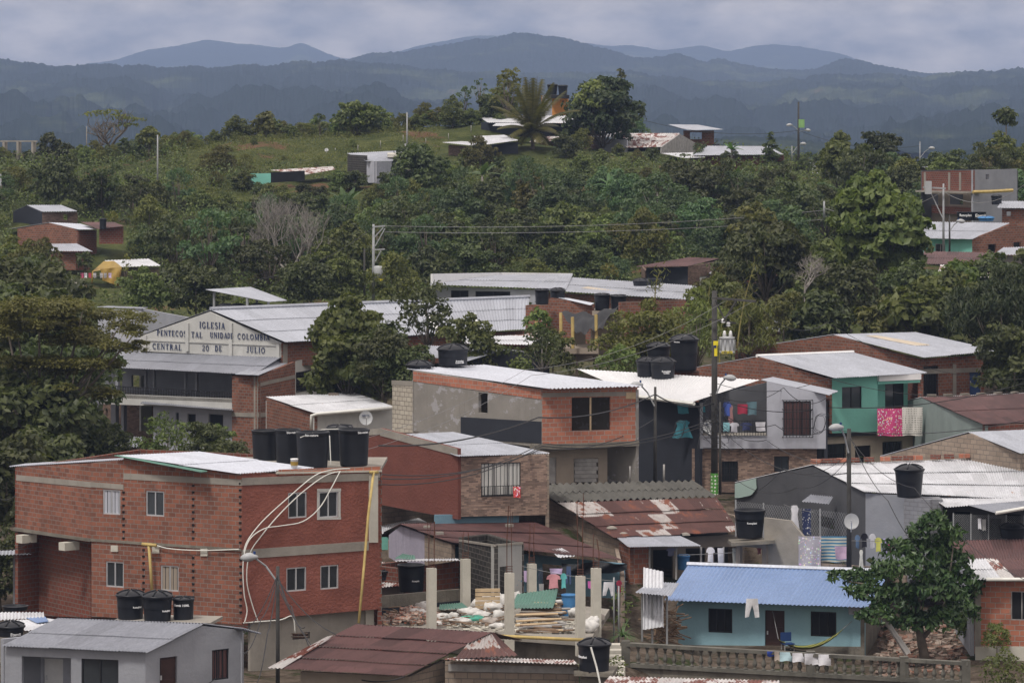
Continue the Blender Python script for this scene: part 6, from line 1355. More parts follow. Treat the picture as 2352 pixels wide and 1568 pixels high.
h=House('shed','tiny pale roof among bushes near the tall bare crowned tree, far left',(205,360,395),'shed');h.roof([(178,356,400),(208,355,400),(212,360,395),(176,362,395)],'roof',pitch=.2,rows=1);h.wall(WP(180,396,208,396),360,372,'tiledk')
# ================================================================ water tanks
T=tank
T(609,1063,988,66,148.6,'tall open black tank at the left end of the row on the brick house roof',None,band=False)
T(660,1067,986,60,147.4,'second black tank from the left on the brick house roof',None,'bio-natura',14,.93,band=False,th=.085)
T(717,1075,992,79,145.4,'large front black tank on the brick house roof, lettering centred under its rim',None,'bio-natura',0,.93,band=False,th=.085)
T(778,1067,985,66,149.2,'rearmost black tank on the brick house roof, beside a thin white pipe',None,band=False)
T(812,1070,986,74,146.6,'rightmost black tank of the row on the brick house roof',None,'bio-natura',24,.93,band=False,th=.085)
T(780,1010,982,60,176,'black tank with a lid standing behind the row on the brick house roof','flat')
m=M();c=P(676,1073,144.6);m.lathe([(.12,0),(.135,.28),(.145,.29),(.145,.33),(.12,.33),(.11,.06)],16,c);b_=thing('plastic_bucket','white plastic bucket beside the lettered tank on the brick house roof','bucket',c);mk('bucket_body',m,MT['whitep'],b_,True);m=M();m.lathe([(.137,.08),(.142,.22)],16,c,cap=False);mk('sticker',m,MT['tarpy'],b_,True)
m=M();m.tube([P(690,1004,144.6),P(740,986,147.6),P(792,984,147.5)],.018,5);m.tube([P(757,1000,147.5),P(760,1068,147)],.02,5);solo('white_pipe',m,MT['pipe'],'thin white pipes linking the tanks on the brick house roof','pipe')
T(298,1425,1368,66,131.3,'left black lidded tank behind the grey house roof, thin white pipe on it','dome','Rotoplast',20,.55,th=.08)
T(360,1428,1371,70,130.6,'middle black lidded tank behind the grey house roof','dome','Rotoplast',25,.45,th=.08)
T(420,1430,1377,50,131,'small right black lidded tank behind the grey house roof','flat','Eternit 1000L',-3,.78,th=.075,taper=.9)
T(22,1462,1440,66,128,'black tank lid by the left edge behind the grey house roof','dome','Eternit',18,.3,th=.1);T(33,1402,1392,62,138,'dark open tank at the far left edge below the brick overhang',None,band=False)
T(944,1359,1297,65,153.2,'open black tank on the low hut beside the brick house corner',None,'Acequia',12,.42,th=.09);T(888,1330,1311,56,156,'round black tank lid lying low by the brick house corner','flat')
T(1365,1552,1481,77,124.6,'large black tank with domed lid on the slab at the bottom centre','dome','Rotoplast',-30,.62,pipe=False,th=.1)
m=M();m.tube([P(1357,1485,123.6),P(1370,1530,123.5),P(1383,1590,123.3)],.03,6);solo('white_pipe',m,MT['pipe'],'white pipe running down the front of the bottom centre tank','pipe')
T(1723,1236,1171,74,161,'wide rimmed open black tank by the washing yard',None,'Rotoplast',4,.55,taper=.78,th=.1)
T(2090,1142,1079,69,159.6,'black lidded tank on the grey block tower','dome',None,taper=.8)
T(2330,1236,1212,66,157,'black domed tank behind the rusty roof at the right edge','dome')
T(963,846,839,62,184.5,'small black domed tank on the ribbed roof, left of the pair','dome','Rotoplast',12,-.1,th=.08);T(1040,840,803,73,185.5,'large black domed tank on the ribbed roof, right of the pair','dome','Rotoplast|Gotica 500',18,.3,th=.1,taper=.88)
T(963,878,846,54,185.3,'lower body of a black tank at the left corner of the ribbed roof','flat') if False else None
T(1488,869,830,54,192.5,'black lidded tank at the left of the four behind the white roof','dome',None);T(1523,870,831,60,191.6,'lettered black lidded tank at the front of the four behind the white roof','dome','Rotoplast|Gotica',8,.45,th=.11)
T(1513,835,796,56,197,'black lidded tank at the middle back of the four behind the white roof','dome');T(1572,851,780,67,195,'tallest black tank of the four behind the white roof','dome','Rotoplast',-18,.93,th=.08)
for b in((1480,868,1550,880,192.5),(1486,834,1540,900,197.5),(1545,850,1605,900,196)):
    m=M();a=P(b[0],b[1],b[4]);c=P(b[2],b[3],b[4]);m.add([Vector((x,y,z)) for x in(a.x,c.x) for y in(a.y-.5,a.y+1.6) for z in(a.z-2.6,a.z)],[(0,1,3,2),(4,6,7,5),(0,4,5,1),(2,3,7,6),(0,2,6,4),(1,5,7,3)]);solo('block_plinth',m,MT['brick3'],{1480:'low brick plinth under the front pair of tanks behind the white roof',1486:'brick plinth under the middle back tank behind the white roof',1545:'brick plinth under the tallest tank behind the white roof'}[b[0]],'plinth')
T(1245,699,667,34,226,'left black tank of the pair on the left brick wall, centre','flat');T(1281,690,668,36,227.5,'black domed tank right of the pair on the left brick wall, centre','dome')
T(1383,712,678,37,225.6,'left black tank above the sagging black sheet','flat');T(1421,713,681,38,225.8,'right black tank above the sagging black sheet','flat')
T(1472,657,646,38,264,'low black domed tank on the school roof','dome');T(1500,655,640,40,267,'open black tank with white plastic in it on the school roof',None)
for i,x in enumerate((517,545,590)): T(x,714,704,36,237.5,['left black tank under the carport roof','middle black tank under the carport roof','right black tank under the carport roof'][i],'dome')
T(1269,218,196,25,404,'left black tank on the orange hilltop tower','flat',taper=.8);T(1293,219,198,23,403.5,'right black tank on the orange hilltop tower','flat',taper=.8)
T(236,526,504,17,303,'small black tank beside the brick houses at far left','flat');T(123,645,615,25,290,'black tank on the dirt yard at far left','flat')
T(113,648,629,20,287.5,'blue tank on the dirt yard at far left','flat',mat='bluew') if 'bluew' in MT else None
MT['bluew']=plain('blue plastic',(.06,.2,.42),.5,.15,3);T(112,648,629,21,287.5,'blue tank on the dirt yard at far left','flat',mat='bluew',group=None);T(2266,508,501,38,288,'pale blue tank above the teal walled house roof','flat',mat='bluew',group=None)
T(2218,507,487,40,296,'left black tank below the unfinished house',None,'Rotoplast',0,.6,th=.25);T(2250,507,487,34,296,'right black tank below the unfinished house',None,'Eternit',4,.6,th=.25);T(2290,470,451,26,292,'small black tank beside the grey unfinished wall','flat')
T(1626,352,338,15,384,'tiny black tank by the board gable on the hill','flat');T(1645,345,333,17,390,'tiny dark tank right of the board gable on the hill','flat')
T(1307,1420,1365,36,149.5,'blue plastic barrel behind the fifth pillar on the plot',None,mat='bluew',group=None,cat='barrel',name='barrel');T(1570,1308,1278,30,163,'blue barrel on the porch of the long old house','flat',mat='bluew',group=None,cat='barrel',name='barrel')
MT['bluew']
dish(840,960,31,194,'grey satellite dish in front of the cream wall, behind the roof tanks',txt='DIRECTV',yaw=.15,tilt=15)
dish(1629,981,32,183.5,'grey satellite dish on the balcony house beside the big pole',txt='D',yaw=.2,tilt=12)
dish(1956,1197,34,157.1,'white satellite dish on the pole by the washing lines',yaw=-.1,tilt=12)
dish(750,345,9,372,'tiny satellite dish on a stick on the hillside meadow');dish(933,336,13,350,'white satellite dish on the hillside house',yaw=1.0)
# ================================================================ poles and lamps
p1=pole(1641,668,1135,16,182,'big concrete pole with cross arms, transformer and yellow sign, centre right',taper=.75)
Yp=181.6
m=M();m.bar(P(1636,684,Yp-.2),P(1735,692,Yp-1.2),.12,.1);m.bar(P(1629,733,Yp),P(1690,742,Yp),.1,.08);part(p1,'cross_arm',m,'poleconc')
m=M();m.bar(P(1643,690,Yp),P(1665,735,Yp),.07);m.bar(P(1662,738,Yp-.5),P(1690,692,Yp-.8),.07);part(p1,'brace',m,'poleconc')
for x,y in((1664,775),(1678,775)):
    m=M();m.lathe([(.05,0),(.11,.03),(.05,.07),(.11,.1),(.05,.14),(.11,.17),(.05,.21),(.08,.25),(.03,.34)],10,P(x,y+1,Yp-.3));part(p1,'insulator',m,'whitep',True)
m=M();m.lathe([(.05,0),(.1,.05),(.05,.1),(.1,.15),(.05,.2)],8,P(1661,742,Yp-.3));m.lathe([(.05,0),(.1,.05),(.05,.1),(.1,.15),(.05,.2)],8,P(1673,750,Yp-.3));part(p1,'insulator',m,'whitep',True)
m=M();c=P(1670,810,Yp-.35);m.lathe([(.02,0),(.36,0),(.36,.06),(.34,.08),(.34,.66),(.37,.68),(.37,.72),(.02,.76)],18,c)
for k in range(10):
    a=k*.63;m.box(c+Vector((.37*math.cos(a),.37*math.sin(a),.36)),(.03,.05,.5),a)
tr=part(p1,'transformer',m,'rubber',True);m=M();c2=P(1670,812,Yp-.8);m.box(c2+Vector((0,0,.06)),(.5,.02,.12));mk('number_plate',m,plain('yellow sign',(.75,.62,.03),.5,.05),tr);MT['ysign']=bpy.data.materials['yellow sign']
textobj(c2+Vector((0,-.02,.06)),0,'100151',.1,MT['letter'],p1,.45,'lettering',.01)
m=M();m.box(P(1644,788,Yp-.3),(.22,.02,.2));m.box(P(1644,805,Yp-.3),(.14,.02,.5));part(p1,'yellow_sign',m,'ysign');m=M();m.box(P(1643,796,Yp-.32),(.1,.02,.12));part(p1,'sign_mark',m,'letter')
MT['gdot']=None
mdt,t,b=newmat('green paint with white dots');uv=N(t,'ShaderNodeTexCoord');v_=N(t,'ShaderNodeTexVoronoi');v_.inputs['Scale'].default_value=6;v_.inputs['Randomness'].default_value=.2;t.links.new(uv.outputs['Object'],v_.inputs[0]);t.links.new(mixc(t,ramp(t,v_.outputs[0],.3,.34),(.8,.8,.75,1),(.09,.30,.05,1)),b.inputs['Base Color']);MT['gdot']=mdt
m=M();a=P(1641,1086,182);b2=P(1641,1135,182);m.tube([b2,a],.185,12,False);part(p1,'painted_band',m,'gdot',True)
lamp(p1,1666,869,Yp,1,0,1645,905)
pole(1654,923,1135,7,180.8,'thinner dark pole close beside the big pole')
p2=pole(1505,888,1112,9,179,'thin grey pole in front of the dark house wall, lamp at its top left');lamp(p2,1472,885,178.8,-1,0,1503,932)
p3=pole(1950,984,1312,12,157.8,'dark pole beside the washing lines at right, lamp at its top',taper=.8);lamp(p3,1932,983,157.6,-1,0,1949,1040)
p4=pole(638,1300,1600,10,136,'dark pole with a street lamp in front of the red plastered wall',taper=.8);lamp(p4,586,1281,135.5,-1,0,636,1335)
p5=pole(858,515,700,8,262,'pale metal pole with braced arms and a small transformer, above the church roof','polelt')
m=M();m.bar(P(856,521,261.7),P(884,519,261.5),.1);m.bar(P(860,545,261.7),P(880,523,261.5),.07);m.bar(P(862,565,261.7),P(884,525,261.5),.06);m.bar(P(855,574,261.7),P(884,572,261.5),.08);m.bar(P(862,600,261.7),P(875,576,261.5),.06);part(p5,'cross_arm',m,'polelt')
m=M();m.lathe([(.02,0),(.38,0),(.38,.9),(.3,1),(.02,1.02)],14,P(871,645,261.4));part(p5,'transformer',m,'rubber',True);m=M();m.box(P(871,643,260.9),(.42,.03,.14));part(p5,'yellow_sign',m,'ysign')
pole(837,572,680,6,268,'dark wooden pole left of the pale braced pole')
pole(362,310,430,4.5,350,'pale grey pole among the bushes on the left hillside','polelt');pole(935,258,350,4.5,372,'pale thin pole beside the hillside house','polelt');pole(1,400,500,7,330,'pale pole cut by the left edge','polelt');pole(199,290,352,3,420,'faint thin pole on the far left crest','barkpale')
p6=pole(1834,234,400,6,380,'tall dark pole with two lamps and a green box on the right hill crest');m=M();m.box(P(1841,284,379),(.55,.4,.8));part(p6,'green_box',m,'green')
lamp(p6,1818,288,379.5,-1,0,1832,298);lamp(p6,1850,300,379.5,1,0,1836,302)
p7=pole(1819,335,368,3,385,'small pale lamp post left of the tall dark pole','polelt');lamp(p7,1840,331,384,1,0,1820,352)
p8=pole(2113,325,392,3,372,'pale lamp post above the two round dark trees','polelt');lamp(p8,2135,341,371,1,0,2114,362)
p9=pole(2167,422,578,6,276,'pale pole with cross arm in front of the unfinished house','polelt');m=M();m.bar(P(2120,430,275.6),P(2172,433,275.6),.12);m.bar(P(2165,500,275.6),P(2132,430,275.6),.07);part(p9,'cross_arm',m,'polelt');m=M();m.box(P(2132,431,275.4),(.45,.4,.9));part(p9,'transformer',m,'rubber')
p10=pole(2181,494,578,5,274,'short pole with a lamp beside the teal walled house');lamp(p10,2200,509,273.6,1,0,2182,530)
p11=pole(1893,462,500,6,300,'top of a pale pole sticking out of the trees at right','polelt')
for i,(x,yt,yb,Y,lb) in enumerate(((2047,1075,1130,162,''),)): pass
# fence posts and small sticks
def stick(x,yt,yb,w_,Y,lb,mat='woodgrey',nm='wooden_post',lean=0): return pole(x,yt,yb,w_,Y,lb,mat,nm,.9,'post',None,6,lean)
stick(1410,1325,1475,4,148,'thin metal post right of the last pillar','polelt','metal_post');stick(1421,1345,1480,4,148,'second thin metal post by the climbing plant','polelt','metal_post')
stick(1525,1066,1106,5,176,'short wooden stump left of the leaning trunk by the charcoal wall','woodgrey');stick(1447,1070,1106,4,176,'crooked stick at the left of the charcoal wall','woodgrey')
for i in range(7): pole(770+i*52,[352,345,335,322,330,318,300][i]-12,[352,345,335,322,330,318,300][i]+6,1.8,384,['first','second','third','fourth','fifth','sixth','seventh'][i]+' weathered fence post from the left on the hillside meadow','woodgrey','fence_post',.9,'fence post','fence posts on the meadow',5)
# ================================================================ cables
W=wire
W([(1664,692,181),(1206,849,172),(640,1045,150)],.6,'pale cable from the big pole top down to the left, upper of two',.011,'wirelt',24);W([(1728,693,181),(1220,862,172),(700,1060,150)],.6,'pale cable from the big pole top down to the left, lower of two',.011,'wirelt',24)
W([(1641,925,181.5),(1505,905,178.6),(1237,958,160),(870,1023,148)],.35,'twisted black cable from the big pole past the brick box room to the tanks',.03)
for i,(a,b) in enumerate((((1641,960),(870,1098)),((1641,968),(870,1112)),((1505,960),(840,1085)))): W([(*a,181),(1245,1018+i*6,168),(*b,146)],.5,['upper','middle','lowest'][i]+' black cable crossing the tiled house front from the poles to the left',.02)
W([(1645,905,181.5),(1800,890,183),(1900,912,184)],.5,'black cable looping from the big pole to the barred window house',.016);W([(1645,938,181.5),(1780,975,183),(1897,985,184),(2352,965,180)],.4,'long black cable across the teal wall to the right edge, lower',.02)
W([(1645,915,181.5),(1900,935,186),(2352,880,184)],.4,'long black cable across the teal wall to the right edge, middle',.02);W([(1645,880,181.5),(1900,868,188),(2352,900,184)],.5,'long black cable across the teal wall to the right edge, upper',.014)
W([(1646,962,181.5),(1760,1010,170),(1948,1060,158)],.4,'black cable from the big pole down to the pole by the washing, upper',.016);W([(1646,975,181.5),(1948,1085,158)],.9,'black cable from the big pole down to the pole by the washing, lower',.016)
W([(1952,1000,157.5),(2040,1150,150),(2140,1290,145)],.3,'black cable from the right pole down into the big leafy tree, left',.018);W([(1952,1005,157.5),(2100,1120,152),(2352,1330,140)],.4,'black cable from the right pole down into the big leafy tree, right',.014)
W([(1950,1040,157.5),(1800,1075,165),(1643,1150,180)],.5,'thin cable from the right pole to the dotted pole foot',.012);W([(1950,1050,157.6),(1830,1120,160),(1690,1100,172)],.4,'thin cable sagging over the dark grey gable',.012)
for i,(x,y) in enumerate(((700,1440),(760,1568),(590,1568),(560,1500),(480,1568))): W([(638,1318,135.7),((638+x)/2,(1318+y)/2+12,131),(x,y,126)],.25,['black cable from the lamp pole to the maroon roof','black cable from the lamp pole down right to the bottom edge','black cable from the lamp pole down left to the bottom edge','black cable from the lamp pole to the grey house corner','lowest black cable from the lamp pole over the grey house wall'][i],.018)
W([(638,1330,135.7),(830,1470,128),(1060,1505,126)],.5,'black cable lying across the bottom maroon roof, upper',.02);W([(638,1345,135.7),(760,1530,126.5),(930,1553,123.5)],.3,'black cable lying across the bottom maroon roof, lower',.02)
W([(880,519,261.5),(1893,483,300)],.5,'pale cable crossing the wooded hillside, upper of two',.018,'wirelt',24);W([(884,533,261.5),(1893,504,300)],.4,'pale cable crossing the wooded hillside, lower of two',.018,'wirelt',24)
W([(858,522,261.7),(600,640,262),(400,740,250)],.6,'thin cable from the braced pole down left behind the church',.02);W([(1834,300,380),(1430,262,392)],1.0,'faint cable from the tall dark pole left over the hilltop',.02);W([(1834,300,380),(2113,335,372)],.8,'faint cable from the tall dark pole to the next lamp post',.02)
W([(1893,478,300),(2167,440,276),(2352,425,270)],1,'pale cable from the tree hidden pole across the unfinished house',.02,'wirelt');W([(1735,692,181),(1900,740,190),(2352,870,188)],.8,'thin cable from the big pole top over the right hand trees',.014)
W([(0,1145,150),(38,1136,150)],.1,'short cable at the left edge by the brick overhang',.015);W([(0,1262,140),(70,1245,148)],.1,'lower short cable at the left edge by the brick overhang',.015)
# coils of cable
for x,y,Y,r_,lb in ((1883,972,184.6,20,'loose coil of black cable on the grey wall beside the barred window'),(1560,985,184,18,'coil of black cable on the charcoal wall near the thin pole')):
    m=M();c=P(x,y,Y);s=Y/K
    for k in range(3): m.tube([c+Vector((math.cos(a*.35)*s*r_*(.6+.1*k),-.05*k,math.sin(a*.35+.3*k)*s*r_*(1+.13*k)+.06*math.sin(a*1.1+k))) for a in range(19)],.011,4,False)
    solo('cable_coil',m,MT['wire'],lb,'cable')
# bird's nest of cable on the big pole
m=M();g=random.Random(4)
for k in range(16):
    x0,y0=1641,g.uniform(900,1010);q=[P(x0+g.uniform(-4,4),y0,181.4)]
    for j in range(4): q.append(P(x0+g.uniform(-42,42),y0+g.uniform(-35,45),181.4+g.uniform(-.6,.3)))
    pp=[]
    for i in range(len(q)-1):
        a_=q[max(i-1,0)];b_=q[i];c_=q[i+1];d_=q[min(i+2,len(q)-1)]
        for u in range(5):
            tt_=u/5;pp.append(.5*((2*b_)+(c_-a_)*tt_+(2*a_-5*b_+4*c_-d_)*tt_*tt_+(3*b_-a_-3*c_+d_)*tt_**3))
    m.tube(pp,.011,4,False)
solo('cable_tangle',m,MT['wire'],'tangle of thin black cables hanging around the big pole','cable',kind='stuff')
# ================================================================ washing
C_=cloth
def line(x0,y0,x1,y1,Y,lb,sag=.1,Y1=None): return wire([(x0,y0,Y),(x1,y1,Y1 or Y)],sag,lb,.01,'wirelt',10,'clothes lines','clothes_line')
WH=(.62,.62,.66)
Yd=150.5;line(1200,1300,1440,1335,Yd,'clothes line behind the pillars on the plot',.1)
C_(1255,1288,1318,1350,Yd,(.55,.25,.28),'shirt','pink shirt hanging between the fifth and sixth pillars');C_(1287,1302,1316,1350,Yd-.3,(.12,.42,.42),'shirt','turquoise shirt half behind the pink shirt');C_(1262,1292,1305,1318,Yd+.4,(.4,.33,.5),'towel','patterned cloth peg bag above the pink shirt')
C_(1236,1248,1304,1340,Yd+.6,(.03,.04,.06),'trousers','dark trousers left of the pink shirt');C_(1203,1210,1310,1335,Yd+.3,(.4,.3,.45),'towel','lilac strip of cloth beside the blue mouldy wall');C_(1238,1249,1340,1375,151,(.35,.35,.35),'towel','grey cloth below the dark trousers')
C_(1384,1412,1336,1368,148.5,WH,'trousers','white trousers hanging right of the last pillar');C_(1415,1429,1332,1360,148.8,(.25,.03,.06),'shirt','dark red garment right of the white trousers');C_(1350,1357,1334,1350,149,(.4,.1,.3),'towel','small magenta cloth left of the last pillar')
C_(1300,1312,1300,1340,152,(.05,.08,.16),'trousers','dark blue trousers hanging in the shade under the maroon eave')
Yb=161;line(1560,1274,1715,1266,Yb,'pale rod with washing on the porch of the long old house',.02)
C_(1622,1642,1256,1290,161.3,WH,'shirt','white shirt on the porch rod, left one');C_(1648,1662,1258,1292,161.3,WH,'towel','white towel on the porch rod, middle');C_(1682,1695,1258,1298,161.3,(.45,.45,.4),'towel','cream towel on the porch rod, right one');C_(1530,1552,1258,1276,162.5,(.25,.25,.35),'shirt','small grey shirt in the porch shade')
C_(1738,1750,1256,1272,161.5,(.4,.15,.15),'shirt','small pink garment under the open rimmed tank');C_(1755,1768,1254,1275,161.5,(.03,.06,.25),'trousers','blue shorts under the open rimmed tank')
Yw=160;line(1800,1158,1870,1175,Yw+1,'clothes line over the dark grey gable',.05);C_(1813,1838,1160,1226,Yw+1,WH,'dress','long white garment left of the dotted dark cloth');C_(1842,1863,1168,1228,Yw+1,(.02,.03,.09),'towel','navy cloth with white flowers beside the long white garment','floral2')
line(1832,1230,2060,1240,158.6,'clothes line along the wire fence by the satellite dish pole',.1)
C_(1834,1886,1231,1302,159,(.4,.38,.42),'sheet','flowery grey sheet on the fence line','floral');C_(1886,1946,1231,1290,159.3,(.05,.19,.33),'sheet','blue and yellow striped towel on the fence line','stripe');C_(1917,1947,1254,1284,158.2,(.5,.36,.48),'towel','pale pink cloth in front of the striped towel')
for i,(x0,x1,y0,y1,c,k,lb) in enumerate(((1963,1976,1228,1258,(.1,.16,.26),'shirt','blue denim shirt right of the dish pole'),(1977,1994,1224,1256,(.02,.02,.03),'shirt','black shirt on the line right of the dish pole'),(1996,2012,1225,1258,WH,'shirt','white shirt on the line right of the dish pole'),(2009,2026,1234,1266,(.5,.5,.12),'shirt','yellow shirt on the line right of the dish pole'),(2025,2040,1236,1270,(.4,.35,.6),'shirt','lilac shirt beside the yellow one'),(2040,2052,1245,1268,(.5,.04,.2),'towel','magenta cloth at the leafy tree'))): C_(x0,x1,y0,y1,158.8,c,k,lb)
C_(1972,1984,1262,1306,157.2,(.6,.6,.55),'dress','thin white cloth hanging low right of the dish pole')
C_(2246,2254,1190,1214,157.5,WH,'towel','white towel left of the domed tank, right side') ;C_(2256,2265,1192,1218,157.5,(.5,.5,.5),'towel','grey towel left of the domed tank, right side')
C_(1711,1744,1374,1417,150.6,(.6,.6,.62),'trousers','pale leggings hanging from the eave of the blue house')
for i,(x0,x1,y0,h_,c,lb) in enumerate(((1762,1779,1495,12,(.04,.08,.4),'bright blue cloth on the balustrade rail'),(1779,1791,1496,20,(.4,.34,.3),'brown striped cloth on the balustrade rail'),(1791,1820,1497,20,(.4,.55,.6),'pale blue banded towel on the balustrade rail'),(1820,1848,1499,20,WH,'white cloth on the balustrade rail, left of the last three'),(1848,1880,1500,26,WH,'white cloth on the balustrade rail, middle of the last three'),(1880,1909,1502,25,WH,'white cloth on the balustrade rail, rightmost'))):
    Yq=BW.Y((x0+x1)/2)-.2;C_(x0,x1,y0,y0+h_,Yq,c,'sheet',lb)
C_(1178,1196,1117,1142,164.7,(.5,.06,.06),'towel','red and blue printed towel on the tiled house window rail','floral')
# balcony of the dark house
for i,(x0,x1,y0,y1,c,k,lb) in enumerate(((1555,1582,925,950,(.05,.2,.25),'towel','single turquoise cloth high on the charcoal wall'),(1544,1592,965,1005,(.05,.2,.25),'dress','bunch of turquoise clothes on the charcoal wall'),(1609,1620,930,945,(.04,.26,.33),'towel','turquoise cloth at the left end of the balcony'),(1660,1680,922,955,(.06,.1,.35),'shirt','blue garment hanging inside the balcony'),(1694,1717,928,950,(.3,.03,.06),'sheet','red cloth hanging inside the balcony'),(1715,1738,922,952,(.10,.17,.2),'sheet','slate cloth hanging inside the balcony'),(1671,1686,930,975,(.3,.16,.16),'dress','reddish garment inside the balcony'),
    (1661,1676,970,990,(.2,.4,.45),'sheet','pale turquoise towel over the balcony rail'),(1675,1698,970,992,(.5,.5,.55),'shirt','grey white shirt over the balcony rail'),(1700,1728,970,988,(.04,.05,.12),'shirt','navy shirt over the balcony rail'),(1735,1758,969,990,WH,'towel','white towel over the balcony rail'),(1611,1640,938,980,(.06,.06,.08),'sheet','dark patterned cloth at the balcony left'))): C_(x0,x1,y0,y1,184.7 if y0>960 and x0>1600 else (186.4 if x0>1600 else 185.3),c,k,lb)
C_(2015,2077,938,1001,194.7,(.55,.06,.2),'sheet','pink floral bedspread hanging from the teal balcony','floral');C_(2072,2119,935,1000,194.5,(.6,.58,.54),'sheet','white dotted sheet hanging from the teal balcony','dots')
line(183,627,262,628,286,'clothes line in front of the yellow tarpaulin',.2)
for i,(x,c,lb) in enumerate(((185,(.4,.06,.15),'red cloth at the left end of the far left line'),(193,WH,'white cloth on the far left line'),(203,(.35,.05,.08),'dark red cloth on the far left line'),(214,WH,'second white cloth on the far left line'),(229,WH,'third white cloth on the far left line'),(238,(.5,.5,.55),'grey cloth on the far left line'),(249,(.5,.4,.6),'lilac cloth at the right of the far left line'))): C_(x,x+7,627,638,286,c,'towel',lb)
C_(1243,1249,723,742,217,WH,'shirt','white shirt behind the papaya tree in the centre')
# chain link fence by the washing yard
def chain(x0,y0a,y0b,x1,y1a,y1b,Y0,Y1,lb,n=26):
    o=thing('wire_fence',lb,'fence',P((x0+x1)/2,max(y0b,y1b),(Y0+Y1)/2),None);m=M();A=P(x0,y0a,Y0);B=P(x0,y0b,Y0);C=P(x1,y1a,Y1);D=P(x1,y1b,Y1)
    def q(u,v): return A.lerp(C,u).lerp(B.lerp(D,u),v)
    k=max(3,int(n*(A-B).length/(A-C).length))
    for i in range(-k,n):
        a0=max(i,0);b0=min(i+k,n)
        if b0>a0:
            m.bar(q(a0/n,(a0-i)/k),q(b0/n,(b0-i)/k),.006);m.bar(q(a0/n,1-(a0-i)/k),q(b0/n,1-(b0-i)/k),.006)
    mk('mesh',m,MT['polelt'],o)
    for i in range(5):
        m=M();u=i/4;m.tube([q(u,1.02),q(u,-.03)],.03,6);mk('post',m,MT['polelt'],o)
    return o
chain(1690,1150,1230,1950,1178,1300,164,159.5,'wire mesh fence in front of the dark grey gable',46);chain(2190,1180,1240,2352,1185,1245,158,157,'wire mesh fence above the rusty roof at the right edge',34)
# yard wall and terrace behind the blue house
h=House('yard_wall','weathered low block wall of the washing yard behind the blue house',(1790,1330,159.5),'wall');h.wall(WP(1755,160.2,1852,159.2),[(1755,1188),(1815,1195),(1852,1240)],[(1755,1340),(1852,1340)],'conc');h.slab([P(1680,1246,159.6),P(1780,1240,159),P(1775,1234,162),P(1672,1238,163)],.14,'concold','tank_slab');h.wall(WP(1852,159.5,2080,157),[(1852,1292),(2080,1305)],[(1852,1345),(2080,1345)],'block')
h.wall(WP(1690,161,1760,160),[(1690,1248),(1760,1244)],[(1690,1330),(1760,1330)],'tan',[(1700,1256,1750,1300)])
h=House('small_wall','small pale wall with a lean-to at the left edge beside the brick overhang',(35,1400,150),'wall');h.wall(WP(30,151,72,151),[(30,1270),(72,1268)],[(30,1430),(72,1430)],'grey');h.roof([(-60,1265,153),(72,1262,153),(72,1274,150),(-60,1276,150)],'roof',pitch=.14,rows=1)
h=House('side_shed','messy low sheds with pale and blue sheets left of the grey house roof',(60,1460,133),'shed');h.roof([(-60,1405,137),(100,1405,137),(102,1420,133.5),(-60,1428,133)],'roofold',pitch=.12,rows=1);h.roof([(10,1425,133),(110,1420,133.5),(180,1432,130.5),(60,1450,130)],'roofold',pitch=.12,rows=1);h.roof([(60,1418,133.4),(105,1416,133.6),(112,1428,131.5),(85,1432,131.4)],'bluer',pitch=.12,rows=1,name='blue_sheet');h.wall(WP(-60,131,110,131),1450,1520,'conc')
# steps down by the balustrade
st=thing('steps','pale concrete steps between the plot and the balustrade','steps',P(1400,1550,141))
for i in range(6):
    a=P(1398,1478+i*13,146-i*.9);m=M();m.box(a-Vector((0,0,.4)),(1.15,.5,.8),.1);mk('step',m,MT['conclt'],st)
# ================================================================ trees and shrubs
TA=treeat
# --- right side, near the houses
TA('broadleaf_tree','big bright leafed tree with large glossy leaves, tallest crown at the right of the village',2015,400,690,205,242,seed=3,mat='leaf',dens=62,ln=.62,wd=.42,trunk=.12,nb=14,rs=.42,extra=26,droop=.6,up=.3)
TA('broadleaf_tree','dark bushy tree left of the tallest bright leafed tree',1790,500,765,200,246,seed=4,mat='leafdk',dens=60,ln=.5,wd=.28,trunk=.1,nb=12,rs=.45,extra=14,droop=.5)
TA('broadleaf_tree','mid green tree between the dark bushy tree and the tallest bright one',1900,560,770,150,238,seed=5,mat='leaf',dens=60,ln=.45,wd=.26,trunk=.1,nb=10,rs=.45,extra=10)
TA('broadleaf_tree','leafy tree with big pale leaves above the grey roof of the brick gable',2120,660,800,170,222,seed=6,mat='leaf',dens=62,ln=.62,wd=.4,trunk=.1,nb=10,rs=.42,extra=12,droop=.6)
TA('mango_tree','dense mango tree with narrow dark leaves at the right edge',2300,620,870,260,217,seed=7,mat='leafmango',dens=95,ln=.45,wd=.10,trunk=.1,nb=14,rs=.4,extra=20,droop=.9)
TA('broadleaf_tree','dark tree low at the right edge behind the blue door house',2310,770,935,170,211,seed=8,mat='leafdk',dens=60,ln=.4,wd=.22,trunk=.1,nb=10,rs=.45,extra=8)
TA('broadleaf_tree','small tree in front of the maroon roof at right',2200,600,720,110,232,seed=9,mat='leaf',dens=60,ln=.45,wd=.3,trunk=.15,nb=8,rs=.5,extra=6)
TA('broadleaf_tree','low bush of dark leaves behind the gable roofs at right',1880,680,800,170,226,seed=10,mat='leafdk',dens=60,ln=.42,wd=.25,trunk=.05,nb=10,rs=.45,extra=8)
TA('broadleaf_tree','olive bush right of the mango tree trunk behind the long brick gable',2040,690,790,150,225,seed=11,mat='leafol',dens=60,ln=.38,wd=.2,trunk=.05,nb=9,rs=.45,extra=8)
TA('broadleaf_tree','yellow green tree just under the pale cables, left of the tallest bright one',1740,470,600,110,270,seed=12,mat='leafyl',dens=45,ln=.5,wd=.26,trunk=.25,nb=10,rs=.35,extra=6,bark='barkpale')
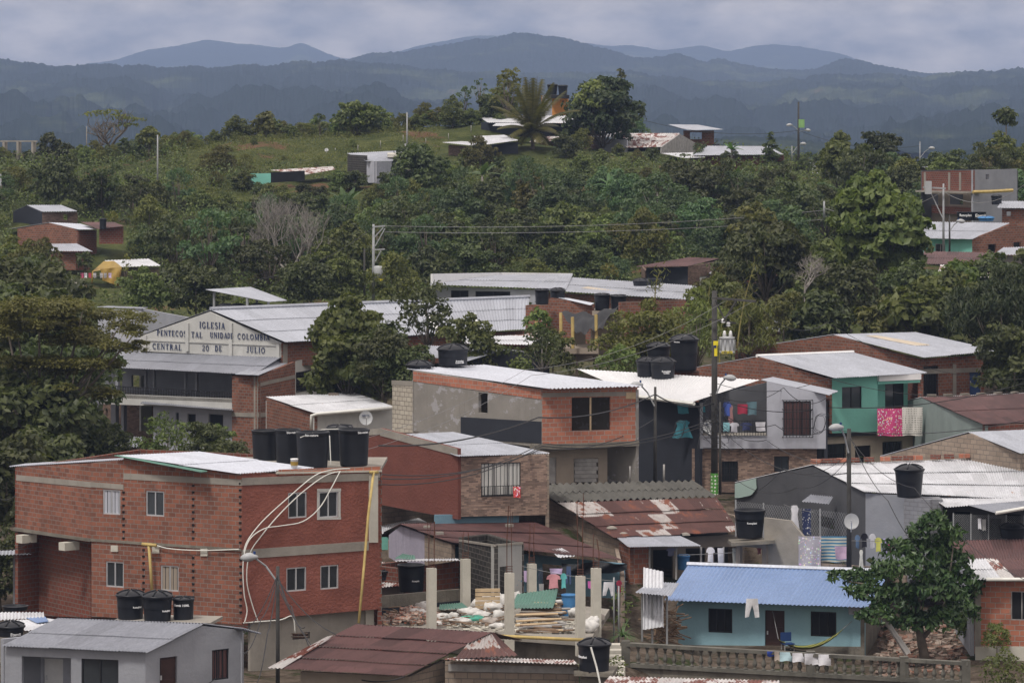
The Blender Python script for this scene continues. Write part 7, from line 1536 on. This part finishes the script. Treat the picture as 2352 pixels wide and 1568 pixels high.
TA('broadleaf_tree','leafy top at the right edge beside the small pale roof',2350,560,700,70,255,seed=13,mat='leaf',dens=60,ln=.45,wd=.3,trunk=.1,nb=8,rs=.5)
# --- centre
TA('broadleaf_tree','wide olive green tree spreading behind the four lidded tanks',1490,700,890,210,207,seed=14,mat='leafol',dens=85,ln=.26,wd=.13,trunk=.1,nb=16,rs=.38,extra=22)
TA('broadleaf_tree','yellow green loose bush behind the big pole, right of the wide olive tree',1600,675,860,150,212,seed=15,mat='leafyl',dens=60,ln=.32,wd=.10,trunk=.1,nb=12,rs=.36,extra=16,droop=.8)
TA('broadleaf_tree','low bush at the foot of the wide olive tree',1420,790,880,110,203,seed=16,mat='leaf',dens=75,ln=.25,wd=.13,trunk=.05,nb=9,rs=.45,extra=6)
TA('broadleaf_tree','bamboo like loose thicket right of the big pole',1720,690,830,120,214,seed=17,mat='leafyl',dens=50,ln=.45,wd=.09,trunk=.05,nb=12,rs=.36,extra=10,droop=1)
for i,(x0,y0,x1,y1,Y) in enumerate(((1693,800,1712,600,208),(1632,740,1612,640,213),(1655,860,1640,720,209),(1505,700,1498,612,225))):
    m=M();a=P(x0,y0,Y);b_=P(x1,y1,Y);pp=[a.lerp(b_,k/8)+Vector((.25*(k/8)**2*2,0,-.2*(k/8)**3)) for k in range(9)];m.tube(pp,[.045*(1-k/10) for k in range(9)],6);o=thing('bamboo_stem',['tall yellow bamboo stem arching right of the big pole','yellow bamboo stem over the school roof end','bamboo stem behind the big pole','thin bamboo stem left of the school roof tanks'][i],'bamboo',a,None);mk('stem',m,plain('yellow bamboo',(.22,.19,.06),.6,.2),o,True)
    g=np.random.default_rng(i);c=np.array([list(pp[g.integers(3,9)]) for _ in range(70)])+g.normal(size=(70,3))*.25;nn=g.normal(size=(70,3));nn/=np.linalg.norm(nn,axis=1)[:,None];V=leafarr(c-np.array(o.location),nn,.4,.06,1,g);me=leafmesh('leaves',V,MT['leafyl']);q=bpy.data.objects.new('leaves',me);col.objects.link(q);q.parent=o
TA('papaya_tree','small papaya tree with a thin trunk in front of the brick rooms, centre',1238,708,872,70,206,seed=18,mat='leaf',dens=75,ln=.4,wd=.16,trunk=.55,nb=8,rs=.5,tr=.04,bark='barkpale')
TA('broadleaf_tree','loose shrub with pale trunk below the papaya tree',1245,760,872,130,202,seed=19,mat='leafdk',dens=60,ln=.24,wd=.12,trunk=.2,nb=12,rs=.33,extra=10,bark='barkpale')
TA('broadleaf_tree','small round bush in front of the charcoal gable',1195,818,870,60,199,seed=20,mat='leaf',dens=70,ln=.25,wd=.13,trunk=.05,nb=7,rs=.5)
TA('broadleaf_tree','large dense tree with light big leaves between church and roof tanks',800,690,930,185,206,seed=21,mat='leaf',dens=72,ln=.42,wd=.26,trunk=.04,nb=18,rs=.42,extra=34,droop=.7,up=.3)
TA('broadleaf_tree','darker tree close to the right of the dense big leafed tree',880,740,925,150,203,seed=22,mat='leafdk',dens=75,ln=.32,wd=.19,trunk=.08,nb=12,rs=.42,extra=10)
TA('broadleaf_tree','airy tree rising over the church roof in front of the school',992,648,830,160,214,seed=23,mat='leafdk',dens=55,ln=.3,wd=.16,trunk=.2,nb=14,rs=.34,extra=12,lean=(-.4,0))
TA('broadleaf_tree','feathery small tree in front of the church ground floor',385,950,1075,135,186,seed=24,mat='leaf',dens=70,ln=.22,wd=.10,trunk=.1,nb=16,rs=.33,extra=14)
TA('hedge_bush','low hedge behind the white roof of the brick house',520,1022,1050,110,178,seed=25,mat='leafdk',dens=70,ln=.22,wd=.13,trunk=.0,nb=8,rs=.5)
# acacia, built flat
acl=P(60,1230,188);o=thing('spreading_tree','huge flat crowned spreading tree with feathery olive leaves at the left edge','tree',acl)
g=random.Random(12);bl=[];layers=[(10,712,90,22),(90,700,120,26),(190,705,110,24),(280,735,90,22),(40,760,120,24),(150,765,130,26),(250,790,100,20),(310,760,50,14),(60,830,110,26),(160,840,110,22),(-40,770,120,30),(20,890,100,26),(120,900,90,20),(215,905,70,16),(-30,930,80,24),(90,950,80,18),(180,960,60,12),(30,985,60,16),(320,790,36,9),(230,840,60,14),(0,735,90,20),(130,735,110,18)]
s=188/K
for i,(x,y,w_,h_) in enumerate(layers):
    for k in range(5):
        p=P(x+g.uniform(-.5,.5)*w_,y+g.uniform(-.5,.8)*h_,188+g.uniform(-3.2,3.2))-acl;q=w_*s*.5*g.uniform(.6,1.1);bl.append((p.x,p.y,p.z,q,q,h_*s*.8*g.uniform(.8,1.2)))
V=blobleaves(bl,190,.22,.11,77,.1,1.4,.3);me=leafmesh('crown',V,MT['leafac']);c=bpy.data.objects.new('crown',me);col.objects.link(c);c.parent=o
m=M();root=P(40,1230,188);f1=P(70,1000,188);m.tube([root,P(35,1110,188),f1],[.5,.42,.34],9)
for (x,y,w_,h_) in layers[:18]:
    e_=P(x,y+h_*.4,188+g.uniform(-2.5,2.5));mid=f1.lerp(e_,.5)+Vector((g.uniform(-.4,.4),0,-.5));m.tube([f1,mid+Vector((0,0,-.4)),e_.lerp(mid,.25)+Vector((0,0,-.1)),e_],[.13,.08,.05,.02],6)
mk('trunk',m,MT['bark'],o,True)
TA('broadleaf_tree','dark shaded thicket under the spreading tree at the left edge',60,1040,1230,230,178,seed=27,mat='leafdk',dens=45,ln=.4,wd=.2,trunk=.0,nb=14,rs=.42)
TA('broadleaf_tree','dark undergrowth bush left of the brick overhang',10,1180,1330,90,162,seed=28,mat='leafdk',dens=60,ln=.3,wd=.16,trunk=.0,nb=9,rs=.45)
# avocado tree bottom right
avl=P(2118,1500,147);o=thing('avocado_tree','large leafed dark green tree standing in front of the right corner of the blue house','tree',avl);s=147/K;bl=[];g=random.Random(5)
AV=[(2150,1205,40,34),(2185,1240,36,36),(2110,1225,34,30),(2140,1270,60,44),(2060,1265,40,34),(2195,1300,44,46),(2100,1310,60,46),(2030,1320,46,36),(1975,1330,46,28),(1930,1325,32,20),(2225,1350,40,46),(2150,1360,70,50),(2060,1380,60,50),(2000,1370,44,34),(2220,1410,34,34),(2100,1430,70,40),(2020,1420,44,36),(2170,1430,50,40),(1965,1360,30,24),(2205,1385,40,40),(2090,1265,40,36),(1985,1415,26,18),(2165,1320,50,44),(2130,1195,20,16)]
for (x,y,rx,rz) in AV:
    p=P(x,y,147+g.uniform(-1.2,.8))-avl;bl.append((p.x,p.y,p.z,rx*s*.92,rx*s*.8,rz*s*.92))
V=blobleaves(bl,200,.30,.125,55,.7,.35,.5);me=leafmesh('crown',V,MT['leafav']) if 'leafav' in MT else leafmesh('crown',V,leaf('avocado leaves',(.022,.045,.013),(.075,.11,.03),.15,.38));c=bpy.data.objects.new('crown',me);col.objects.link(c);c.parent=o
m=M();r0=P(2120,1510,147);f1=P(2100,1420,147);m.tube([P(2128,1530,147),P(2116,1470,147),P(2106,1400,147),P(2120,1300,147)],[.2,.17,.13,.05],8);m.tube([P(2108,1440,147),P(2060,1412,146.5),P(2000,1400,147)],[.1,.08,.03],6);m.tube([P(2114,1470,147),P(2150,1430,146.8),P(2170,1380,147)],[.11,.08,.03],6);m.tube([P(2106,1400,147),P(2050,1350,146.8),P(1950,1335,147)],[.09,.05,.02],6);m.tube([P(2110,1380,147),P(2180,1330,147),P(2190,1250,147)],[.09,.05,.02],6);mk('trunk',m,MT['bark'],o,True)
m=M();m.tube([P(2015,1395,146),P(2045,1440,146),P(2085,1500,146)],[.12,.1,.13],6);solo('fallen_trunk',m,MT['woodgrey'],'leaning dead trunk in the rubble slope under the big leafed tree','log')
g=random.Random(31);m=M()
for i in range(420):
    px=g.uniform(2015,2215);Y=g.uniform(145,158);X=(px-XC)*Y/K;z=gz(X,Y);m.box((X,Y,z+.05),(g.uniform(.06,.45),g.uniform(.05,.25),g.uniform(.03,.12)),g.uniform(0,3),g.uniform(-.6,.6))
solo('rubble',m,brick('reddish earth rubble',(.20,.10,.07),(.33,.29,.25),(.2,.17,.14),bw=.5,bh=.3),'reddish rubble and scraps on the slope behind the big leafed tree','rubble',kind='stuff')
for x,w_,lb,c in ((2035,40,'grey white sack behind the balustrade, right of the blue house','sackd'),(2165,44,'pale sack heap behind the balustrade under the big leafed tree','sackd')):
    Y=146.5;sack(x,1500,w_,34,lb,c=c,mat='sackd',z=gz((x-XC)*Y/K,Y)) if False else None
# small plants
TA('climbing_plant','green climber on the posts right of the last pillar',1425,1330,1470,60,149.5,seed=30,cat='plant',mat='leaf',dens=70,ln=.16,wd=.1,trunk=.0,nb=9,rs=.4,limbs=False)
TA('shrub','yellowish bush by the steps left of the balustrade',1418,1500,1565,64,139.5,seed=31,cat='bush',mat='leaf',dens=110,ln=.12,wd=.07,trunk=.0,nb=9,rs=.42)
TA('shrub','low bushes at the bottom right corner below the brick house',2310,1490,1590,130,141,seed=32,cat='bush',mat='leaf',dens=90,ln=.16,wd=.09,trunk=.0,nb=10,rs=.42)
m=M();g=random.Random(9);c=P(1430,1462,147)
for k in range(46):
    a=g.uniform(0,6.28);e0=g.uniform(.5,1.3);d=Vector((math.cos(a)*math.cos(e0),math.sin(a)*math.cos(e0),math.sin(e0)));q=c.copy();L_=g.uniform(.6,1.0);sd_=d.cross(Vector((0,0,1))).normalized();vs=[]
    for j in range(6):
        w_=.035*(1-j/5.5);vs+=[q-sd_*w_,q+sd_*w_];d=(d+Vector((0,0,-.28))).normalized();q=q+d*L_/5
    m.add(vs,[(2*j,2*j+1,2*j+3,2*j+2) for j in range(5)])
solo('grass_clump',m,MT['leafban'],'spiky long leafed plant between the last pillar and the balustrade','plant')
# --- hilltop and hillside individuals
palm('coconut_palm','coconut palm with yellowing lower fronds on the hilltop',1222,184,388,160,378,3,26,.42)
TA('broadleaf_tree','big round dark tree with yellow green top on the hilltop',1384,182,365,180,385,seed=40,mat='leafmango',dens=40,ln=.55,wd=.32,trunk=.16,nb=16,rs=.42,extra=16)
TA('broadleaf_tree','yellow green crown part on the left top of the big round hilltop tree',1362,185,300,110,383,seed=41,mat='leafyl',dens=40,ln=.5,wd=.3,trunk=.25,nb=9,rs=.4)
TA('broadleaf_tree','dark upright tree behind the big round hilltop tree',1425,158,330,75,393,seed=42,mat='leafdk',dens=50,ln=.5,wd=.28,trunk=.2,nb=12,rs=.42,kind='cone')
TA('broadleaf_tree','tall loose tree left of the coconut palm',1166,150,300,85,398,seed=43,mat='leafol',dens=30,ln=.5,wd=.26,trunk=.3,nb=12,rs=.3,extra=6)
TA('broadleaf_tree','thin sparse tree at the left of the hilltop trees',1103,170,275,56,400,seed=44,mat='leafbl',dens=30,ln=.4,wd=.2,trunk=.35,nb=9,rs=.27);TA('broadleaf_tree','small pale tree left of the sparse hilltop tree',1068,188,280,46,402,seed=45,mat='leafbl',dens=36,ln=.4,wd=.2,trunk=.25,nb=8,rs=.35)
TA('broadleaf_tree','dense bush tree on the crest above the meadow',818,233,320,105,395,seed=46,mat='leaf',dens=45,ln=.5,wd=.3,trunk=.1,nb=11,rs=.42,extra=6);TA('broadleaf_tree','small tree with two tufts on the crest left of the dense one',735,258,318,40,396,seed=47,mat='leafdk',dens=40,ln=.45,wd=.25,trunk=.3,nb=5,rs=.4);TA('broadleaf_tree','round yellow green tree on the crest at left centre',610,256,325,66,392,seed=48,mat='leafyl',dens=45,ln=.5,wd=.3,trunk=.1,nb=9,rs=.45)
o=bare('bare_tree','tall bare flat crowned tree on the left crest',258,250,400,112,392,4,'bark',cat='tree',depth=4,r0=.22,spread=.62);V=blobleaves([(dx*.044,0,dz*.044,1.6,1.2,.35) for dx,dz in((-35,135),(-10,140),(20,128),(42,122),(30,110))],18,.4,.2,5);me=leafmesh('leaves',V,MT['leafol']);c=bpy.data.objects.new('leaves',me);col.objects.link(c);c.parent=o
for i,(x,yt,yb,w_,mt,lb) in enumerate(((112,298,385,66,'leafdk','dark tree with a raised top on the far left crest'),(148,330,405,76,'leafdk','dark round tree right of the raised one on the far left crest'),(75,342,410,66,'leafdk','dark low tree on the far left crest beside the concrete frame'),(285,314,360,38,'leafdk','small dark round tree right of the bare flat crowned tree'),(247,332,372,30,'leafdk','tiny dark tree under the bare flat crowned tree'),(343,290,350,62,'leafol','brownish loose tree on the left crest near the pale pole'),(200,345,372,40,'leafdk','low bush by the tiny pale roof'))): TA('broadleaf_tree',lb,x,yt,yb,w_,385-i,seed=50+i,mat=mt,dens=42,ln=.5,wd=.28,trunk=.12,nb=9,rs=.42)
TA('conifer','dark pointed conifer on the right shoulder of the hill',1770,307,400,60,372,seed=60,mat='leafdk',dens=60,ln=.5,wd=.2,trunk=.06,nb=14,rs=.5,kind='cone')
TA('broadleaf_tree','round bright green tree of the pair on the right crest',1928,310,455,120,342,seed=61,mat='leaf',dens=50,ln=.5,wd=.3,trunk=.12,nb=14,rs=.42,extra=12);TA('broadleaf_tree','round very dark tree of the pair on the right crest',2018,300,450,125,345,seed=62,mat='leafmango',dens=50,ln=.45,wd=.26,trunk=.12,nb=14,rs=.42,extra=12)
TA('tall_tree','tall thin tree with a small round top at the far right',2311,248,395,52,350,seed=63,mat='leafdk',dens=55,ln=.5,wd=.28,trunk=.68,nb=8,rs=.5,tr=.035,limbs=False,bark='barkpale')
TA('broadleaf_tree','large dark tree right of the hillside house with the flat roof',962,335,455,140,338,seed=64,mat='leafdk',dens=50,ln=.45,wd=.26,trunk=.08,nb=14,rs=.42,extra=10)
TA('broadleaf_tree','pale leafed slender trees with visible trunks in the middle of the wooded slope',1510,392,560,150,322,seed=65,mat='leafbl',dens=34,ln=.42,wd=.2,trunk=.35,nb=15,rs=.3,bark='barkpale');TA('broadleaf_tree','rounded bush mass in the middle of the slope under the banana plant',1225,410,530,130,328,seed=66,mat='leafol',dens=48,ln=.42,wd=.22,trunk=.05,nb=14,rs=.4,extra=8)
TA('broadleaf_tree','round bush left of the school parapet',985,575,660,120,284,seed=67,mat='leafdk',dens=55,ln=.38,wd=.2,trunk=.03,nb=12,rs=.42,extra=6);TA('broadleaf_tree','yellowish spotted bush behind the school roof tanks',1400,600,650,50,283,seed=68,mat='leafye',dens=45,ln=.4,wd=.14,trunk=.1,nb=7,rs=.4)
bare('dead_tree','large grey leafless tree behind the carport roof',672,432,705,215,285,8,depth=6,r0=.2,nb=3,spread=.55);bare('dead_tree','second pale trunk of the leafless trees behind the carport roof',700,470,705,130,283,9,depth=5,r0=.17,nb=3,spread=.5);bare('dead_tree','forked bare branches on the left hillside by the pale pole',300,412,485,90,352,10,depth=4,r0=.16,nb=2,spread=.6);bare('dead_tree','pale upright bare shrub on the left slope',333,498,580,62,330,11,depth=5,r0=.07,nb=3,spread=.4,upb=.5);bare('dead_tree','thin bare shrub below the pale upright one',520,600,660,60,300,12,depth=5,r0=.07,nb=3,spread=.5);bare('dead_tree','bare arching branches left of the tallest bright leafed tree',1850,575,690,120,228,13,depth=5,r0=.08,nb=3,spread=.65)
for i,(x,yt,yb,w_,Y,lb) in enumerate(((795,430,512,105,330,'banana plant right of the leafless trees'),(738,482,530,70,324,'small banana plant beside the leafless trees'),(818,490,545,90,318,'low banana plant with wide leaves left of the braced pole'),(911,470,525,90,322,'banana plant with one bright leaf above the braced pole'),(1107,352,450,58,340,'tall banana plant right of the big dark hillside tree'),(1402,385,472,66,338,'single banana plant in the clearing below the big round hilltop tree'),(1693,372,440,70,345,'banana plant below the white hillside roofs'),(1680,312,375,50,372,'banana plant in front of the white hillside roofs'),(1600,425,470,56,335,'banana plant on the slope at the right of the clearing'),(1665,410,455,60,340,'wide banana plant left of the one below the white roofs'),(905,605,660,60,290,'banana plant right of the braced pole foot'),(738,655,705,34,276,'bright upright banana leaf behind the church ridge'),(755,620,680,70,288,'banana plant behind the church ridge'),(1320,640,660,20,290,'tiny banana by the school parapet'))): banana('banana_plant',lb,x,yt,yb,w_,Y,seed=i,group=None)
for i,(x,yt,yb,w_,Y) in enumerate(((322,556,600,54,306),(290,575,655,34,286),(258,484,518,40,322),(548,648,672,30,284),(1468,538,600,40,300),(1522,545,600,34,302),(935,500,525,30,325),(1355,310,340,24,380))): TA('croton_bush',['yellow leafed bush below the pale bare shrub','yellow green upright bush in front of the low hut at far left','yellow bush right of the far left houses','tiny yellow bush above the carport','upright yellow bush above the red roofed house, left','upright yellow bush above the red roofed house, right','small yellow bush on the slope near the braced pole','yellow tuft at the foot of the big round hilltop tree'][i],x,yt,yb,w_,Y,cat='bush',seed=80+i,mat='leafye',dens=60,ln=.35,wd=.11,trunk=.1,nb=7,rs=.4,droop=.8)
for i,(x,yt,yb,w_,Y,lb) in enumerate(((28,545,690,110,290,'tall dracaena like tree at the left edge below the brick houses'),(108,545,650,60,289,'narrow dark tree in front of the lowest far left house'),(195,575,625,44,289,'small round tree left of the yellow tarpaulin'),(430,598,720,150,280,'broad dark tree above the church gable'),(340,640,720,110,270,'bushy tree right of the dirt yard'),(560,690,720,50,262,'low plants beside the carport'))): TA('broadleaf_tree',lb,x,yt,yb,w_,Y,seed=90+i,mat=['leafol','leafol','leafdk','leafdk','leafdk','leaf'][i],dens=55,ln=.42,wd=.2,trunk=.08,nb=12,rs=.4,extra=6)
# --- bushes that cover the slopes: copies of a few kinds
kinds=[]
for i,(nm,mt,ln,wd,dn,kd,tr_,R__) in enumerate((('bush','leafdk',.36,.2,75,'round',.04,2.3),('bush','leaf',.36,.2,75,'round',.04,2.3),('leafy_bush','leafbl',.33,.17,80,'round',.03,2.3),('shrub','leafyl',.30,.13,80,'round',.03,2.0),('leafy_bush','leafol',.32,.17,75,'round',.05,2.3),('young_tree','leafdk',.36,.2,62,'loose',.25,2.2),('young_tree','leafbl',.34,.15,60,'loose',.28,2.1),('shrub','leafol',.3,.1,60,'loose',.1,1.7))):
    kinds.append(tree(nm,'x',nm.replace('_',' '),(0,0,-500),(4.2 if kd=='round' else 5.8) if nm!='shrub' else 3.4,R__,trunk=tr_,seed=100+i,mat=mt,dens=dn,ln=ln,wd=wd,nb=10 if kd=='round' else 13,rs=.42 if kd=='round' else .3,kind=kd,extra=6,limbs=kd!='round',droop=.2+.1*i))
KN=['dark green bush','mid green bush','blue green bush','yellow green shrub','olive bush','dark loose young tree','pale loose young tree','thin olive shrub']
def zone(px,py):
    v='upper' if py<420 else ('middle' if py<540 else 'lower')
    h_='far left' if px<380 else ('left' if px<850 else ('central' if px<1500 else 'right'))
    return v+' '+h_
g=random.Random(21)
blocked=[(1130,1320,200,385,372,400),(940,985,330,400,330,345),(795,960,335,420,346,375),(1010,1330,255,335,368,400),(1340,1600,285,352,378,402),(1580,1820,330,380,370,385),(180,280,600,670,280,300),(27,290,468,535,298,325),(110,215,557,610,290,303),(240,370,592,640,286,300),(2080,2400,385,640,255,310),(1450,1800,585,680,270,292),(570,770,380,422,345,362),(1815,1905,365,410,370,392)]
def okpos(px,py,Y,rad):
    for a,b_,c,d,e_,f in blocked:
        if a-rad*.8<px<b_+rad*.8 and e_-2<Y<f+1: return False
        if a-rad*.5<px<b_+rad*.5 and Y<f and py-rad*1.6<d-3 and py>c: return a<1300 and g.random()<.12 and py>d
    return True
def put(k,px,Y,sc,flat=None):
    X=(px-XC)*Y/K;z=gz(X,Y);py=YH+(CZ-z)*K/Y
    q=zone(px,py);o=dup(kinds[k],(X,Y,z-.25),g.uniform(0,6.28),(sc*g.uniform(.85,1.15),sc,sc*g.uniform(.75,1.15)),'%s in the %s part of the wooded hillside'%(KN[k],q),'%s kind, %s hillside'%(KN[k],q))
placed=0;tries=0
while placed<400 and tries<16000:
    tries+=1;Y=g.uniform(276,410);px=g.uniform(-40,2392)
    X=(px-XC)*Y/K;z=gz(X,Y);py=YH+(CZ-z)*K/Y
    meadow=(430<px<1080 and 270<py<400) or (0<px<350 and 380<py<440)
    if meadow and g.random()<.5: continue
    if Y<287 and 980<px<1640: continue
    sc=g.uniform(.45,1.12)*(0.55 if meadow else 1)*(1 if Y<335 else .74)
    if Y>370: sc*=.8
    if Y>345 and px>1580: sc*=.55
    if Y>350 and px<420: sc*=.7
    if py>650 and px>1600: continue
    if not okpos(px,py,Y,2.3*sc*K/Y): continue
    if 1000<px<1620 and 440<py<600: k=g.choice((2,2,2,2,1,6,0))
    elif meadow: k=g.choice((3,3,3,4,7,7,1))
    elif px<1000 and py<430: k=g.choice((3,4,1,7,5,4))
    elif px>1700: k=g.choice((0,4,1,5,0,2))
    else: k=g.choice((0,0,1,4,5,6,0,2,4,1))
    put(k,px,Y,sc);placed+=1
for i in range(46):      # crest line
    px=400+i*17+g.uniform(-8,8);put(g.choice((3,3,1,4,7,1)),px,g.uniform(397,404),g.uniform(.4,.75) if px<900 else g.uniform(.4,.65))
for px,Y,sc,k in ((1040,396,.7,1),(1125,399,.75,0),(1150,401,.9,1),(1190,404,.6,0),(1310,386,.6,0),(1335,380,.55,4),(1420,378,.35,1),(1500,377,.35,0),(1575,376,.35,0),(815,347,.62,0),(775,347,.5,1),(700,344,.42,0),(650,346,.36,4),(600,346,.5,0),(560,350,.55,1),(860,343,.45,4),(890,344,.5,0),(1605,377,.4,6),(1640,377,.35,0),(1680,372,.4,5),(1720,368,.35,1),(1800,372,.4,0),(1860,368,.5,5),(1080,368,.6,1),(1140,366,.5,0),(1300,374,.6,0),(1380,373,.5,1),(1465,369,.4,4),(1840,377,.5,0),(40,386,.45,0),(5,384,.5,0),(185,382,.6,1),(220,384,.5,4),(380,386,.6,4),(320,388,.7,0)): put(k,px,Y,sc)
# bushes in the gaps of the village
VB=[(500,1056,186,.35,1),(470,1060,184,.4,0),(880,905,201,.7,0),(940,920,200,.6,0),(1080,870,204,.7,1),(1500,900,206,.7,4),(1270,860,206,.5,1),(2330,930,206,.9,0),(1700,720,256,.9,0),(1760,740,244,1,5),(1650,790,218,.8,1),(1700,810,216,.7,4),(1950,760,232,.9,0),(2180,790,226,.9,1),(2080,760,236,.9,0),(2260,760,236,1,0),(1800,790,226,.8,3),(120,1000,205,1.2,0),(20,1010,200,1.3,0),(80,940,200,1.3,0),(150,1060,196,1.1,5),(60,1150,186,1.3,0),(100,1230,172,1.0,0),(15,1250,165,1.0,0),(0,900,205,1.2,0),(60,830,215,1.2,0),(60,780,222,1.0,0),(170,1130,196,.9,0),(20,1120,190,1,5),(240,1110,188,.6,0),(90,750,254,1,0),(330,735,250,.7,1),(450,740,250,.8,0),(700,720,258,.8,0),(780,715,262,.8,1),(900,715,262,.8,4),(2150,1120,177,.0,0),(0,1400,156,.6,0),(2240,1480,150,.35,1),(2290,1500,147,.3,3),(1660,735,250,.7,4)]
for x,y,Y,sc,k in VB:
    if sc: q=('behind the church' if y<760 and x<1000 else 'at the left edge around the spreading tree' if x<300 else 'between the roofs of the right hand houses' if x>1600 else 'between the roofs in the centre') if y<1200 else 'at the foot of the brick walls';dup(kinds[k],P(x,y,Y),g.uniform(0,6.28),sc*1.1,KN[k]+' '+q,KN[k]+' kind, '+q)
for k in kinds: kill(k)
# undergrowth and meadow grass
def carpet(name,n,xr,Yr,ln,wd,mat,label,seed,test=None,h=.5,up=.6,cat='undergrowth'):
    g=np.random.default_rng(seed);Y=g.uniform(*Yr,n);px=g.uniform(*xr,n);X=(px-XC)*Y/K;z=ground_z(X,Y);py=YH+(CZ-z)*K/Y
    dn=np.sin(X*.9+np.sin(Y*.4)*2)+np.sin(Y*.7+X*.2)+g.normal(size=n)*.8;ok=dn>-.6
    for a,b_,c,d,e_,f in blocked: ok&=~((px>a)&(px<b_)&(Y>e_-4)&(Y<f))
    if test is not None: ok&=test(px,py,Y)
    c=np.stack([X,Y,z+g.uniform(0,h,n)*(1+np.clip(dn,0,1.5))],1)[ok];nn=g.normal(size=c.shape)*.7+np.array([0,-.2,up]);nn/=np.linalg.norm(nn,axis=1)[:,None]
    me=leafmesh(name,leafarr(c,nn,ln,wd,.1,g),MT[mat]);o=bpy.data.objects.new(name,me);col.objects.link(o);tagp(o,label,cat,None,'stuff')
carpet('undergrowth',110000,(-60,2412),(272,405),.32,.18,'leafdk','dense dark green undergrowth covering the hill slopes',1,lambda px,py,Y:~((px>430)&(px<1080)&(py<395)),.6)
carpet('undergrowth',80000,(-60,2412),(272,405),.3,.16,'leaf','mid green low plants covering the hill slopes',2,lambda px,py,Y:~((px>430)&(px<1080)&(py<395)),.6)
carpet('undergrowth',16000,(-60,2412),(160,262),.4,.22,'leafdk','dark low plants between the village houses',3,lambda px,py,Y:(px<560)|(px>1900)|(Y>225),.5)
carpet('meadow_grass',42000,(380,1110),(330,402),.3,.07,'leafyl','yellow green grass on the open hill meadow',4,None,.3,.1,'grass')
# ================================================================ air
m=M();m.box((0,4700,50),(6400,10200,390))
hz=bpy.data.objects.new('haze',m.mesh('haze',None));col.objects.link(hz);hz['kind']='stuff';hz['label']='thin blue haze in the air over the valley';hz['category']='haze'
mh=bpy.data.materials.new('haze');mh.use_nodes=True;t=mh.node_tree;t.nodes.clear();pv=N(t,'ShaderNodeVolumePrincipled');ou=N(t,'ShaderNodeOutputMaterial');t.links.new(pv.outputs[0],ou.inputs['Volume'])
pv.inputs['Color'].default_value=(.46,.61,.96,1);pv.inputs['Density'].default_value=1.25e-4;pv.inputs['Anisotropy'].default_value=.0
hz.data.materials.append(mh)
